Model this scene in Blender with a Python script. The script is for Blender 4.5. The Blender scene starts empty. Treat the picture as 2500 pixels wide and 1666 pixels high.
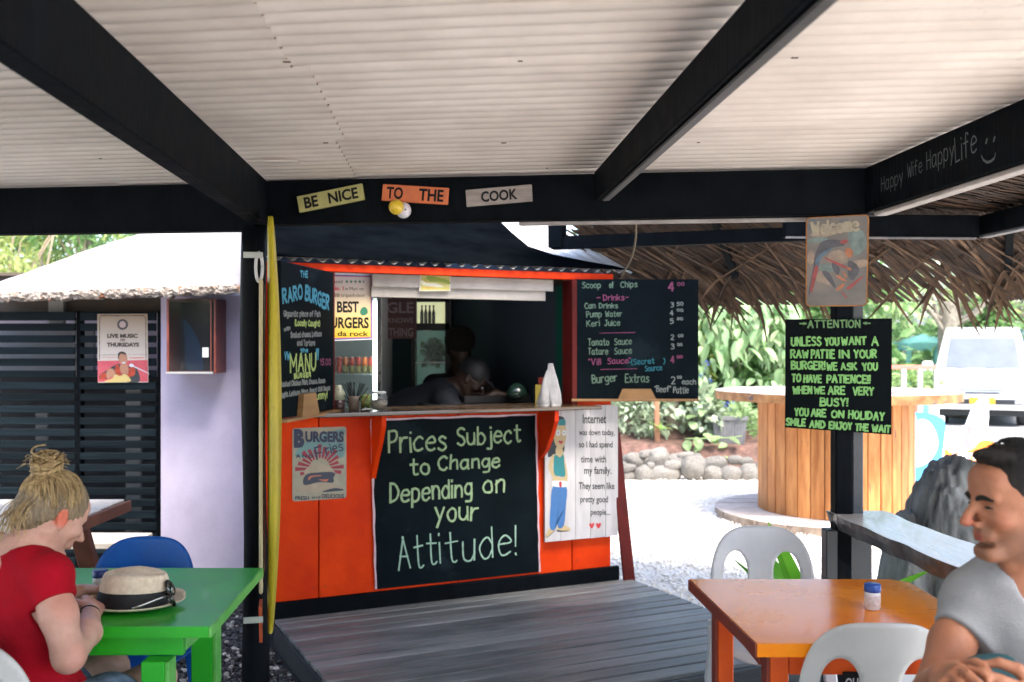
import bpy, math, random, time
import numpy as np
from mathutils import Vector, Matrix, noise
random.seed(11)
rng = np.random.default_rng(11)
R = math.radians
sc = bpy.context.scene
col = sc.collection

# ---------------------------------------------------------------- camera
F = 35.0 / 36.0 * 2500.0      # focal length in pixels of the 2500 px wide photograph
EYE = 1.5
cam_d = bpy.data.cameras.new('camera')
cam = bpy.data.objects.new('camera', cam_d)
col.objects.link(cam)
cam.location = (0, 0, EYE)
cam.rotation_euler = (R(90), 0, 0)
cam_d.lens = 35
cam_d.sensor_width = 36
cam_d.shift_y = 17.0 / 2500.0
cam_d.clip_start = 0.05
cam_d.clip_end = 600
cam_d.dof.use_dof = True
cam_d.dof.focus_distance = 3.6
cam_d.dof.aperture_fstop = 3.5
sc.camera = cam

# ---------------------------------------------------------------- sky, sun, exposure
SUN_EL, SUN_AZ = R(60), R(146)      # azimuth clockwise from +Y (towards +X)
world = bpy.data.worlds.new('World')
sc.world = world
world.use_nodes = True
wn = world.node_tree
wn.nodes.clear()
sky = wn.nodes.new('ShaderNodeTexSky')
sky.sky_type = 'NISHITA'
sky.sun_disc = False
sky.sun_elevation = SUN_EL
sky.sun_rotation = SUN_AZ
sky.dust_density = 3.0
bg = wn.nodes.new('ShaderNodeBackground')
bg.inputs['Strength'].default_value = 0.15
wo = wn.nodes.new('ShaderNodeOutputWorld')
wn.links.new(sky.outputs[0], bg.inputs[0])
wn.links.new(bg.outputs[0], wo.inputs[0])
sun_d = bpy.data.lights.new('sun', 'SUN')
sun_d.energy = 1.5
sun_d.angle = R(22)
sun_d.color = (1.0, 0.94, 0.84)
sun = bpy.data.objects.new('sun', sun_d)
col.objects.link(sun)
sdir = Vector((math.sin(SUN_AZ) * math.cos(SUN_EL), math.cos(SUN_AZ) * math.cos(SUN_EL), math.sin(SUN_EL)))
sun.rotation_euler = (-sdir).to_track_quat('-Z', 'Y').to_euler()
sun.location = sdir * 30
sc.view_settings.view_transform = 'Standard'
sc.view_settings.look = 'None'
sc.view_settings.gamma = 1.0
sc.view_settings.exposure = 2.42
sc.view_settings.use_curve_mapping = False
sc.cycles.use_denoising = True
sc.cycles.max_bounces = 8
sc.cycles.diffuse_bounces = 5
sc.cycles.transparent_max_bounces = 8
sc.cycles.sample_clamp_indirect = 8

# ---------------------------------------------------------------- frames and pixels
def at(px, py, Y):
    """the point at depth Y that the photograph shows at pixel (px, py)"""
    return Vector(((px - 1250.0) / F * Y, Y, EYE - (py - 850.0) / F * Y))

class Frame:
    """an upright plane: origin on the ground, x along the wall, y into it"""
    def __init__(s, x, y, ang):
        s.o = Vector((x, y, 0)); s.a = ang
        s.u = Vector((math.cos(ang), math.sin(ang), 0)); s.v = Vector((-math.sin(ang), math.cos(ang), 0))
    def hit(s, px, py, v=0.0):
        d = Vector(((px - 1250.0) / F, 1.0, -(py - 850.0) / F))
        c = Vector((0, 0, EYE))
        t = ((s.o + s.v * v) - c).dot(s.v) / d.dot(s.v)
        p = c + d * t
        return ((p - s.o).dot(s.u), p.z)
    def w(s, x, v, z):
        return s.o + s.u * x + s.v * v + Vector((0, 0, z))

# ---------------------------------------------------------------- materials
_m = {}
def nodes_of(m):
    m.use_nodes = True
    nt = m.node_tree
    return nt, nt.nodes['Principled BSDF']
def mat(name, c, rough=0.6, var=0.12, scale=6.0, bump=0.0, bscale=40.0, spec=0.5, metal=0.0, c2=None, grain=None,
        coat=0.0, rv=0.15, obj_var=0.0, trans=0.0, patch=None, emit=None, island=0.0, stretch=None):
    """a procedural paint, wood, stone ... : base colour c varied by noise, towards c2 where given"""
    if name in _m: return _m[name]
    m = bpy.data.materials.new(name); _m[name] = m
    nt, b = nodes_of(m)
    N, L = nt.nodes, nt.links
    tc = N.new('ShaderNodeTexCoord')
    mp = N.new('ShaderNodeMapping'); L.new(tc.outputs['Object'], mp.inputs[0])
    oi = N.new('ShaderNodeObjectInfo')
    cmb = N.new('ShaderNodeCombineXYZ')
    ml = N.new('ShaderNodeMath'); ml.operation = 'MULTIPLY'; ml.inputs[1].default_value = 17.0
    L.new(oi.outputs['Random'], ml.inputs[0])
    for i in range(3): L.new(ml.outputs[0], cmb.inputs[i])
    L.new(cmb.outputs[0], mp.inputs['Location'])
    if stretch: mp.inputs['Scale'].default_value = stretch
    nz = N.new('ShaderNodeTexNoise'); nz.inputs['Scale'].default_value = scale
    nz.inputs['Detail'].default_value = 6; nz.inputs['Roughness'].default_value = 0.62
    L.new(mp.outputs[0], nz.inputs['Vector'])
    rp = N.new('ShaderNodeValToRGB')
    rp.color_ramp.elements[0].position = 0.3; rp.color_ramp.elements[1].position = 0.72
    a = tuple(max(0, x * (1 - var)) for x in c); z = c2 if c2 else tuple(min(1, x * (1 + var)) for x in c)
    rp.color_ramp.elements[0].color = (*a, 1); rp.color_ramp.elements[1].color = (*z, 1)
    L.new(nz.outputs['Fac'], rp.inputs[0])
    out = rp.outputs[0]
    if patch:      # (colour, threshold, scale): worn, stained or chipped spots with a shape of their own
        pn = N.new('ShaderNodeTexNoise'); pn.inputs['Scale'].default_value = patch[2]; pn.inputs['Detail'].default_value = 8
        pn.inputs['Roughness'].default_value = 0.7
        L.new(mp.outputs[0], pn.inputs['Vector'])
        pr = N.new('ShaderNodeValToRGB'); pr.color_ramp.elements[0].position = patch[1]
        pr.color_ramp.elements[1].position = min(1, patch[1] + 0.06)
        L.new(pn.outputs['Fac'], pr.inputs[0])
        mx = N.new('ShaderNodeMixRGB'); L.new(pr.outputs[0], mx.inputs[0]); L.new(out, mx.inputs[1])
        mx.inputs[2].default_value = (*patch[0], 1); out = mx.outputs[0]
    if obj_var or island:
        hs = N.new('ShaderNodeHueSaturation'); L.new(out, hs.inputs['Color'])
        mr = N.new('ShaderNodeMapRange')
        if island:
            g = N.new('ShaderNodeNewGeometry'); L.new(g.outputs['Random Per Island'], mr.inputs[0]); k = island
        else:
            L.new(oi.outputs['Random'], mr.inputs[0]); k = obj_var
        mr.inputs[3].default_value = 1 - k; mr.inputs[4].default_value = 1 + k
        L.new(mr.outputs[0], hs.inputs['Value'])
        out = hs.outputs[0]
    L.new(out, b.inputs['Base Color'])
    b.inputs['Roughness'].default_value = rough
    if rv:
        mr2 = N.new('ShaderNodeMapRange'); L.new(nz.outputs['Fac'], mr2.inputs[0])
        mr2.inputs[1].default_value = 0.3; mr2.inputs[2].default_value = 0.7
        mr2.inputs[3].default_value = max(0.03, rough - rv * rough); mr2.inputs[4].default_value = min(1, rough + rv * rough)
        L.new(mr2.outputs[0], b.inputs['Roughness'])
    b.inputs['Specular IOR Level'].default_value = spec
    b.inputs['Metallic'].default_value = metal
    b.inputs['Coat Weight'].default_value = coat
    if bump:
        bn = N.new('ShaderNodeTexNoise'); bn.inputs['Scale'].default_value = bscale; bn.inputs['Detail'].default_value = 5
        mp2 = N.new('ShaderNodeMapping'); L.new(tc.outputs['Object'], mp2.inputs[0])
        if grain: mp2.inputs['Scale'].default_value = grain
        L.new(mp2.outputs[0], bn.inputs['Vector'])
        bu = N.new('ShaderNodeBump'); bu.inputs['Strength'].default_value = bump; bu.inputs['Distance'].default_value = 0.01
        L.new(bn.outputs['Fac'], bu.inputs['Height']); L.new(bu.outputs[0], b.inputs['Normal'])
    if emit:
        b.inputs['Emission Color'].default_value = (*emit[0], 1); b.inputs['Emission Strength'].default_value = emit[1]
    if trans:
        tr = N.new('ShaderNodeBsdfTranslucent'); L.new(out, tr.inputs[0])
        ms = N.new('ShaderNodeMixShader'); ms.inputs[0].default_value = trans
        L.new(b.outputs[0], ms.inputs[1]); L.new(tr.outputs[0], ms.inputs[2])
        L.new(ms.outputs[0], N['Material Output'].inputs[0])
    return m
def glassy(name, c=(1, 1, 1), rough=0.05, alpha=0.25):
    """thin clear pane: mostly transparent with a glossy reflection"""
    if name in _m: return _m[name]
    m = bpy.data.materials.new(name); _m[name] = m
    nt, b = nodes_of(m); N, L = nt.nodes, nt.links
    b.inputs['Base Color'].default_value = (*c, 1); b.inputs['Roughness'].default_value = rough
    tp = N.new('ShaderNodeBsdfTransparent'); ms = N.new('ShaderNodeMixShader')
    ms.inputs[0].default_value = alpha
    L.new(tp.outputs[0], ms.inputs[1]); L.new(b.outputs[0], ms.inputs[2]); L.new(ms.outputs[0], N['Material Output'].inputs[0])
    return m

# ---------------------------------------------------------------- mesh collector
class MB:
    def __init__(s): s.v = []; s.f = []; s.n = 0
    def add(s, vs, fs):
        s.v.extend([tuple(p) for p in vs]); n = s.n
        s.f.extend([tuple(i + n for i in f) for f in fs]); s.n += len(vs)
        return s
    def box(s, x0, x1, y0, y1, z0, z1, c=0.0, M=None):
        """box; c > 0 chamfers every edge"""
        if c <= 0:
            vs = [(x, y, z) for x in (x0, x1) for y in (y0, y1) for z in (z0, z1)]
            fs = [(0, 1, 3, 2), (4, 6, 7, 5), (0, 4, 5, 1), (2, 3, 7, 6), (0, 2, 6, 4), (1, 5, 7, 3)]
        else:
            c = min(c, abs(x1 - x0) * .45, abs(y1 - y0) * .45, abs(z1 - z0) * .45)
            X, Y, Z = (x0, x1), (y0, y1), (z0, z1); vs = []; idx = {}
            for i in (0, 1):
                for j in (0, 1):
                    for k in (0, 1):
                        sx, sy, sz = (1 - 2 * i) * c, (1 - 2 * j) * c, (1 - 2 * k) * c
                        for ax, p in enumerate(((X[i], Y[j] + sy, Z[k] + sz), (X[i] + sx, Y[j], Z[k] + sz), (X[i] + sx, Y[j] + sy, Z[k]))):
                            idx[i, j, k, ax] = len(vs); vs.append(p)
            fs = []
            for i in (0, 1):
                q = [(0, 0), (1, 0), (1, 1), (0, 1)]
                if i == 0: q = q[::-1]
                fs.append(tuple(idx[i, j, k, 0] for j, k in q))
                fs.append(tuple(idx[j, i, k, 1] for j, k in q[::-1]))
                fs.append(tuple(idx[j, k, i, 2] for j, k in q))
            for a in (0, 1):
                for b in (0, 1):
                    fl = (a + b) % 2
                    e = [idx[0, a, b, 1], idx[1, a, b, 1], idx[1, a, b, 2], idx[0, a, b, 2]]; fs.append(tuple(e if fl else e[::-1]))
                    e = [idx[a, 0, b, 0], idx[a, 1, b, 0], idx[a, 1, b, 2], idx[a, 0, b, 2]]; fs.append(tuple(e[::-1] if fl else e))
                    e = [idx[a, b, 0, 0], idx[a, b, 1, 0], idx[a, b, 1, 1], idx[a, b, 0, 1]]; fs.append(tuple(e if fl else e[::-1]))
            for i in (0, 1):
                for j in (0, 1):
                    for k in (0, 1):
                        t = (idx[i, j, k, 0], idx[i, j, k, 1], idx[i, j, k, 2]); fs.append(t if (i + j + k) % 2 else t[::-1])
        if M is not None: vs = [M @ Vector(p) for p in vs]
        return s.add(vs, fs)
    def bar(s, p, q, w, h, c=0.0, up=(0, 0, 1), roll=0.0):
        """rectangular bar from p to q; w across, h along 'up'"""
        p, q = Vector(p), Vector(q); d = (q - p); L_ = d.length; x = d.normalized(); u = Vector(up)
        if abs(x.dot(u)) > .98: u = Vector((0, 1, 0))
        y = u.cross(x).normalized(); z = x.cross(y)
        M = Matrix((x, y, z)).transposed().to_4x4(); M.translation = p
        if roll: M = M @ Matrix.Rotation(roll, 4, 'X')
        return s.box(0, L_, -w / 2, w / 2, -h / 2, h / 2, c, M)
    def tube(s, pts, r, seg=10, cap=True):
        pts = [Vector(p) for p in pts]; n = len(pts); rs = r if isinstance(r, (list, tuple)) else [r] * n
        vs = []; fs = []; prev = None
        for i, p in enumerate(pts):
            t = (pts[min(i + 1, n - 1)] - pts[max(i - 1, 0)]).normalized()
            if prev is None:
                a = Vector((0, 0, 1)) if abs(t.z) < .9 else Vector((1, 0, 0)); x = t.cross(a).normalized()
            else: x = (prev - t * prev.dot(t)).normalized()
            prev = x; y = t.cross(x)
            for k in range(seg):
                a = 2 * math.pi * k / seg; vs.append(p + (x * math.cos(a) + y * math.sin(a)) * rs[i])
        for i in range(n - 1):
            for k in range(seg):
                k2 = (k + 1) % seg; fs.append((i * seg + k, i * seg + k2, (i + 1) * seg + k2, (i + 1) * seg + k))
        if cap: fs.append(tuple(range(seg))[::-1]); fs.append(tuple((n - 1) * seg + k for k in range(seg)))
        return s.add(vs, fs)
    def lathe(s, prof, seg=24, M=None, sx=1.0, sy=1.0):
        vs = []; fs = []; n = len(prof)
        for r_, z in prof:
            for k in range(seg):
                a = 2 * math.pi * k / seg; p = Vector((r_ * math.cos(a) * sx, r_ * math.sin(a) * sy, z)); vs.append(M @ p if M is not None else p)
        for i in range(n - 1):
            for k in range(seg):
                k2 = (k + 1) % seg; fs.append((i * seg + k, i * seg + k2, (i + 1) * seg + k2, (i + 1) * seg + k))
        if prof[0][0] > 1e-6: fs.append(tuple(range(seg))[::-1])
        if prof[-1][0] > 1e-6: fs.append(tuple((n - 1) * seg + k for k in range(seg)))
        return s.add(vs, fs)
    def prism(s, poly, t0, t1, axis='y', M=None):
        """polygon in the x-z plane (axis y), x-y (axis z) or y-z (axis x), extruded from t0 to t1"""
        n = len(poly)
        def P(a, b, t): return {'y': (a, t, b), 'z': (a, b, t), 'x': (t, a, b)}[axis]
        vs = [P(a, b, t0) for a, b in poly] + [P(a, b, t1) for a, b in poly]
        if M is not None: vs = [M @ Vector(p) for p in vs]
        fs = [tuple(range(n)), tuple(range(2 * n - 1, n - 1, -1))] + [(i, i + n, (i + 1) % n + n, (i + 1) % n) for i in range(n)]
        return s.add(vs, fs)
    def build(s, name, m, parent=None, smooth=False, loc=None, rz=None, fix=False):
        me = bpy.data.meshes.new(name); me.from_pydata(s.v, [], s.f)
        me.materials.append(m)
        if fix:
            import bmesh
            b = bmesh.new(); b.from_mesh(me); bmesh.ops.recalc_face_normals(b, faces=b.faces); b.to_mesh(me); b.free()
        if smooth: me.shade_smooth()
        me.update()
        o = bpy.data.objects.new(name, me); col.objects.link(o)
        if parent is not None: o.parent = parent
        if loc is not None: o.location = loc
        if rz is not None: o.rotation_euler = (0, 0, rz)
        return o

def tag(o, label=None, cat=None, group=None, kind=None):
    if label: o['label'] = label
    if cat: o['category'] = cat
    if group: o['group'] = group
    if kind: o['kind'] = kind
    return o
def thing(name, label, cat, loc=(0, 0, 0), rz=0.0, group=None):
    o = bpy.data.objects.new(name, None); col.objects.link(o)
    o.empty_display_size = 0.1
    o.location = loc; o.rotation_euler = (0, 0, rz)
    return tag(o, label, cat, group)
def inst(src, parent=None, loc=None, rot=None, scale=None):
    c = src.copy(); col.objects.link(c); c.parent = parent if parent is not None else src.parent
    if loc is not None: c.location = loc
    if rot is not None: c.rotation_euler = rot
    if scale is not None: c.scale = scale
    return c
def copy_thing(root, label, loc, rz, group=None):
    r = root.copy(); col.objects.link(r); r.location = loc; r.rotation_euler = (0, 0, rz); r['label'] = label
    if group: r['group'] = group
    for ch in list(root.children):
        c = ch.copy(); col.objects.link(c); c.parent = r
        for g in ch.children:
            d = g.copy(); col.objects.link(d); d.parent = c
    return r
def rounded(w, h, r, seg=5, x0=0.0, z0=0.0):
    """outline of a rounded rectangle w x h centred on x0, z0"""
    out = []
    for cx, cz, a0 in ((w / 2 - r, h / 2 - r, 0), (-w / 2 + r, h / 2 - r, 90), (-w / 2 + r, -h / 2 + r, 180), (w / 2 - r, -h / 2 + r, 270)):
        for k in range(seg + 1):
            a = R(a0 + 90 * k / seg); out.append((x0 + cx + r * math.cos(a), z0 + cz + r * math.sin(a)))
    return out[::-1]

# ---------------------------------------------------------------- writing
GL = {
'a': "3,3.4 2,4 .7,3.6 0,2 .6,.3 1.8,.1 3,1.6|3,4 3,.8 3.5,0", 'b': "0,6 0,0|0,3 1.2,4 2.6,3.4 3,2 2.4,.4 1.2,0 0,.8",
'c': "3,3.3 2,4 .8,3.6 0,2 .6,.4 1.8,0 3,.6", 'd': "3,2.6 2,4 .8,3.6 0,2 .7,.2 2,.2 3,1.6|3,6 3,0",
'e': "0,2.2 3,2.4 2.7,3.6 1.6,4 .5,3.4 0,2 .5,.5 1.7,0 3,.7", 'f': "3,5.4 2.2,6 1.4,5.4 1.3,0|0,3.6 2.6,3.6",
'g': "3,3.2 2,4 .7,3.6 0,2.2 .7,.6 2,.5 3,2|3,4 3,-1 2,-2 .4,-1.8", 'h': "0,6 0,0|0,2.6 1.2,3.9 2.4,3.7 2.8,2.6 2.8,0",
'i': "0,4 0,0|0,5.2 0,5.6", 'j': "1.4,4 1.4,-1 .8,-2 -.4,-1.6|1.4,5.2 1.4,5.6", 'k': "0,6 0,0|2.6,3.8 0,1.6|.9,2.3 2.8,0",
'l': "0,6 0,0", 'm': "0,4 0,0|0,2.8 1,4 1.9,3.6 2,0|2,2.8 3,4 3.9,3.6 4,0", 'n': "0,4 0,0|0,2.6 1.2,3.9 2.4,3.7 2.8,2.6 2.8,0",
'o': "1.5,4 .4,3.4 0,2 .5,.5 1.5,0 2.6,.5 3,2 2.6,3.5 1.4,4", 'p': "0,4 0,-2|0,3 1.2,4 2.6,3.4 3,2 2.4,.4 1.2,0 0,.8",
'q': "3,3.2 2,4 .7,3.6 0,2.2 .7,.6 2,.5 3,2|3,4 3,-2", 'r': "0,4 0,0|0,2.4 .9,3.7 2.2,3.9", 's': "2.6,3.4 1.4,4 .3,3.2 1,2.3 2.3,1.7 2.6,.7 1.4,0 0,.5",
't': "1.2,5.8 1.2,.8 1.8,0 2.6,.3|0,3.9 2.6,3.9", 'u': "0,4 0,1.2 .8,.1 2,.3 2.8,1.6|2.8,4 2.8,0", 'v': "0,4 1.4,0|1.4,0 2.8,4",
'w': "0,4 1,0|1,0 2,3|2,3 3,0|3,0 4,4", 'x': "0,4 2.8,0|2.8,4 0,0", 'y': "0,4 1.6,.8|3.1,4 .9,-2", 'z': "0,4 2.6,4|2.6,4 0,0|0,0 2.8,0",
'A': "0,0 1.8,6|1.8,6 3.5,0|.6,2.2 3,2.2", 'B': "0,0 0,6|0,6 2.2,5.8 2.4,4 0,3.2|0,3.2 2.8,2.9 2.9,.6 0,0", 'C': "3.4,5 2.2,6 .6,5 0,3 .7,.8 2.2,0 3.5,.9",
'D': "0,0 0,6|0,6 2.2,5.4 3.4,3 2.4,.8 0,0", 'E': "0,0 0,6|0,6 2.8,6|0,3.1 2.3,3.1|0,0 2.9,0", 'F': "0,0 0,6|0,6 2.8,6|0,3.1 2.3,3.1",
'G': "3.4,5 2.2,6 .6,5 0,3 .7,.8 2.2,0 3.4,.9|3.4,.2 3.4,2.6|2,2.6 3.5,2.6", 'H': "0,0 0,6|3,0 3,6|0,3.1 3,3.1", 'I': "0,0 0,6", 'J': "2.4,6 2.4,1.2 1.4,0 0,.9|1.2,6 3.2,6",
'K': "0,0 0,6|3,6 0,2.6|.9,3.5 3.2,0", 'L': "0,6 0,0|0,0 2.6,0", 'M': "0,0 0,6|0,6 2,2|2,2 4,6|4,6 4,0", 'N': "0,0 0,6|0,6 3,0|3,0 3,6",
'O': "1.7,6 .5,5.2 0,3 .5,.8 1.7,0 3,.8 3.5,3 3,5.2 1.6,6", 'P': "0,0 0,6|0,6 2.4,5.8 2.8,4.3 2,3 0,2.8", 'R': "0,0 0,6|0,6 2.4,5.8 2.7,4.3 1.8,3.1 0,3|1,3 3,0",
'S': "3,5.2 1.8,6 .3,5 .8,3.6 2.4,2.8 3,1.2 1.6,0 0,.7", 'T': "1.6,0 1.6,6|0,6 3.2,6", 'U': "0,6 0,1.6 1.4,0 3,1.4 3,6", 'V': "0,6 1.6,0|1.6,0 3.2,6",
'W': "0,6 1,0|1,0 2.1,4.4|2.1,4.4 3.2,0|3.2,0 4.2,6", 'X': "0,6 3,0|3,6 0,0", 'Y': "0,6 1.5,3|3,6 1.5,3|1.5,3 1.5,0", 'Z': "0,6 3,6|3,6 0,0|0,0 3,0",
'0': "1.4,6 .3,5 0,3 .4,1 1.4,0 2.5,1 2.8,3 2.5,5 1.3,6", '1': "0,4.8 1,6|1,6 1,0", '2': "0,5 1.2,6 2.6,5 2.3,3.4 0,0|0,0 2.9,0",
'3': "0,5.4 1.4,6 2.6,4.9 1.2,3.2|1.2,3.2 2.8,2.2 2.2,.4 0,.2", '4': "2,0 2,6|2,6 0,2|0,2 2.9,2", '5': "2.6,6 .3,6|.3,6 .2,3.4 2,3.6 2.8,2 1.8,.2 0,.3",
'!': "0,6 0,1.8|0,.3 0,0", '.': "0,.3 0,0", ',': "0,.4 -.3,-.8", "'": "0,6 -.2,5", '"': "0,6 0,5|.8,6 .8,5", '(': "1,6.4 0,3 1,-.6", ')': "0,6.4 1,3 0,-.6",
'-': "0,2.6 1.8,2.6", '~': "0,2.6 2.6,2.6|1.6,3.6 2.8,2.6|2.8,2.6 1.6,1.6", '<': "2.8,2.6 0,2.6|1.2,3.6 0,2.6|0,2.6 1.2,1.6", '_': "0,2.6 12,2.6",
}
def smooth_line(p, n=5):
    if len(p) < 3: return [Vector(q) for q in p]
    p = [Vector(q) for q in p]; e = [p[0] * 2 - p[1]] + p + [p[-1] * 2 - p[-2]]; out = []
    for i in range(1, len(e) - 2):
        a, b, c, d = e[i - 1:i + 3]
        for k in range(n):
            t = k / n
            out.append(.5 * ((2 * b) + (c - a) * t + (2 * a - 5 * b + 4 * c - d) * t * t + (3 * b - a - 3 * c + d) * t ** 3))
    out.append(p[-1]); return out
def chalk(mb, text, A, B, h, w, y=0.0, jit=0.12, tall=6.0):
    """stroke lettering in the local x-z plane from baseline point A to B, capitals h high, strokes w wide"""
    A, B = Vector(A), Vector(B); st = []; x = 0.0
    for ch in text:
        if ch == ' ': x += 2.6; continue
        g = GL.get(ch)
        if g is None: continue
        mx = 0; jy = random.uniform(-jit, jit) * 1.5; sl = random.uniform(-jit, jit) * .5
        for s_ in g.split('|'):
            pts = [tuple(map(float, q.split(','))) for q in s_.split()]
            mx = max(mx, max(a for a, b in pts))
            pts = [(a + random.uniform(-jit, jit) + sl * b * .3, b + jy + random.uniform(-jit, jit)) for a, b in pts]
            st.append([Vector((x + q.x, q.y)) for q in smooth_line(pts)])
        x += mx + 1.35
    X = max(x - 1.35, .1); d = (B - A); ux = d / X; n = Vector((-d.y, d.x)).normalized() * (h / tall)
    if n.y < 0: n = -n
    for s_ in st:
        P = [A + ux * q.x + n * q.y for q in s_]
        if len(P) == 1: continue
        vs = []; fs = []
        for i, p in enumerate(P):
            t = (P[min(i + 1, len(P) - 1)] - P[max(i - 1, 0)])
            t = t.normalized() if t.length > 1e-9 else Vector((1, 0))
            ww = w * .5 * random.uniform(.78, 1.12)
            o = Vector((-t.y, t.x)) * ww
            e = t * (w * .3) * (-1 if i == 0 else (1 if i == len(P) - 1 else 0))
            vs += [(p.x + o.x + e.x, y, p.y + o.y + e.y), (p.x - o.x + e.x, y, p.y - o.y + e.y)]
        for i in range(len(P) - 1): fs.append((2 * i, 2 * i + 1, 2 * i + 3, 2 * i + 2))
        y -= .00004
        mb.add(vs, fs)
def printed(mb, text, x0, x1, z0, z1, y=0.0, bold=0.0, rot=0.0, shear=0.0):
    """built-in typeface fitted to the rectangle x0..x1, z0..z1 of the local x-z plane"""
    cu = bpy.data.curves.new('t', 'FONT'); cu.body = text; cu.offset = bold; cu.resolution_u = 3; cu.fill_mode = 'FRONT'; cu.shear = shear
    ob = bpy.data.objects.new('t', cu); col.objects.link(ob)
    dg = bpy.context.evaluated_depsgraph_get(); me = ob.evaluated_get(dg).to_mesh()
    V = [v.co.copy() for v in me.vertices]; Fc = [tuple(p.vertices) for p in me.polygons]
    bpy.data.objects.remove(ob); bpy.data.curves.remove(cu)
    if not V: return
    ax, bx = min(v.x for v in V), max(v.x for v in V); ay, by = min(v.y for v in V), max(v.y for v in V)
    cx, cz = (x0 + x1) / 2, (z0 + z1) / 2; ca, sa = math.cos(rot), math.sin(rot); out = []
    for v in V:
        a = x0 + (v.x - ax) / (bx - ax) * (x1 - x0) - cx; b = z0 + (v.y - ay) / max(by - ay, 1e-6) * (z1 - z0) - cz
        out.append((cx + a * ca - b * sa, y, cz + a * sa + b * ca))
    mb.add(out, Fc)
def blob(mb, pts, y, smooth=True):
    """flat painted shape in the local x-z plane"""
    if smooth:
        q = [Vector(p) for p in pts]; n = len(q); out = []
        for i in range(n):
            a, b, c, d = q[i - 1], q[i], q[(i + 1) % n], q[(i + 2) % n]
            for k in range(4):
                t = k / 4; out.append(.5 * ((2 * b) + (c - a) * t + (2 * a - 5 * b + 4 * c - d) * t * t + (3 * b - a - 3 * c + d) * t ** 3))
        pts = [(p.x, p.y) for p in out]
    mb.add([(a, y, b) for a, b in pts], [tuple(range(len(pts)))])
def disc(mb, x, z, r, y, n=20, rz=None):
    rz = rz or r
    mb.add([(x + r * math.cos(2 * math.pi * k / n), y, z + rz * math.sin(2 * math.pi * k / n)) for k in range(n)], [tuple(range(n))])
# ================================================================ materials used in several places
BLACKWOOD = mat('black_painted_timber', (0.0020, 0.0032, 0.0048), 0.65, .35, 9, .25, 60, c2=(0.0055, 0.0078, 0.0108), grain=(1, 1, .1), spec=.05)
BLACKLOG = mat('black_painted_log', (0.002, 0.003, 0.0045), 0.55, .3, 5, .5, 25, c2=(0.005, 0.007, 0.010), spec=.1)
SLATBLK = mat('dark_slat_paint', (0.004, 0.0085, 0.0115), 0.6, .3, 7, .35, 30, spec=.08, c2=(0.010, 0.017, 0.022), grain=(.15, 1, 3), obj_var=.35,
              patch=((.07, .08, .08), .70, 28), stretch=(.25, 1, 3))
DECK = mat('weathered_dark_deck', (0.105, 0.118, 0.125), 0.45, .25, 5, .6, 40, c2=(0.27, 0.275, 0.27), grain=(.12, 3, 3), obj_var=.28,
           patch=((.21, .20, .19), .62, 3.2), stretch=(.3, 2, 2), spec=.5)
TIN = mat('white_underside_tin', (0.74, 0.655, 0.585), 0.5, .1, 2.5, .05, 30, c2=(0.88, 0.805, 0.735), patch=((.45, .385, .32), .69, 4), obj_var=.05, spec=.3)
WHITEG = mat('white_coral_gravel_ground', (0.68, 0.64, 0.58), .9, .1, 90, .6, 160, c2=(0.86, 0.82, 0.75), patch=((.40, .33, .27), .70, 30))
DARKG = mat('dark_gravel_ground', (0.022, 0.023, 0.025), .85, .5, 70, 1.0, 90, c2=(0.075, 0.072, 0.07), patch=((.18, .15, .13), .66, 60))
ORANGE = mat('orange_red_wall_paint', (0.66, 0.030, 0.002), .55, .14, 3, .12, 60, c2=(0.82, 0.062, 0.003), patch=((.42, .016, .003), .64, 6), spec=.12)
REDTRIM = mat('red_trim_paint', (0.62, 0.030, 0.003), .5, .15, 6, .1, 50, c2=(0.76, 0.05, 0.005), spec=.15)
BRICKRED = mat('dark_red_paint', (0.085, 0.006, 0.005), .5, .2, 7, .1, 50, c2=(0.13, 0.011, 0.008), spec=.2)
PLYBLK = mat('blackboard_paint', (0.0022, 0.0055, 0.0078), .65, .25, 3, .05, 60, c2=(0.0055, 0.0115, 0.0150), patch=((.010, .0175, .0225), .58, 2.2), spec=.05)
WOODN = mat('plain_pine', (0.30, 0.155, 0.06), .55, .25, 5, .15, 50, c2=(0.42, 0.24, 0.10), grain=(1, 1, .1), stretch=(1, 1, 4))
METAL = mat('brushed_metal', (0.5, 0.5, 0.5), .35, .1, 10, metal=.9)

# ================================================================ ground
def sheet(name, poly, z, m, kind='structure'):
    mb = MB(); mb.add([(x, y, z) for x, y in poly], [tuple(range(len(poly)))])
    return tag(mb.build(name, m), kind=kind)
sheet('ground', [(-260, -260), (260, -260), (260, 260), (-260, 260)], 0, WHITEG)
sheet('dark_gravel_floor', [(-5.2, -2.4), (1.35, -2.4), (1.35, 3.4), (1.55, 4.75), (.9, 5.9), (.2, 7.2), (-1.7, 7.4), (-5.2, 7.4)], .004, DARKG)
sheet('parking_tarmac', [(6.4, 14.5), (40, 14.5), (40, 30), (6.4, 30)], .004, mat('pale_tarmac', (.30, .295, .285), .9, .15, 20, .5, 120, c2=(.36, .355, .34)))

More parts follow.
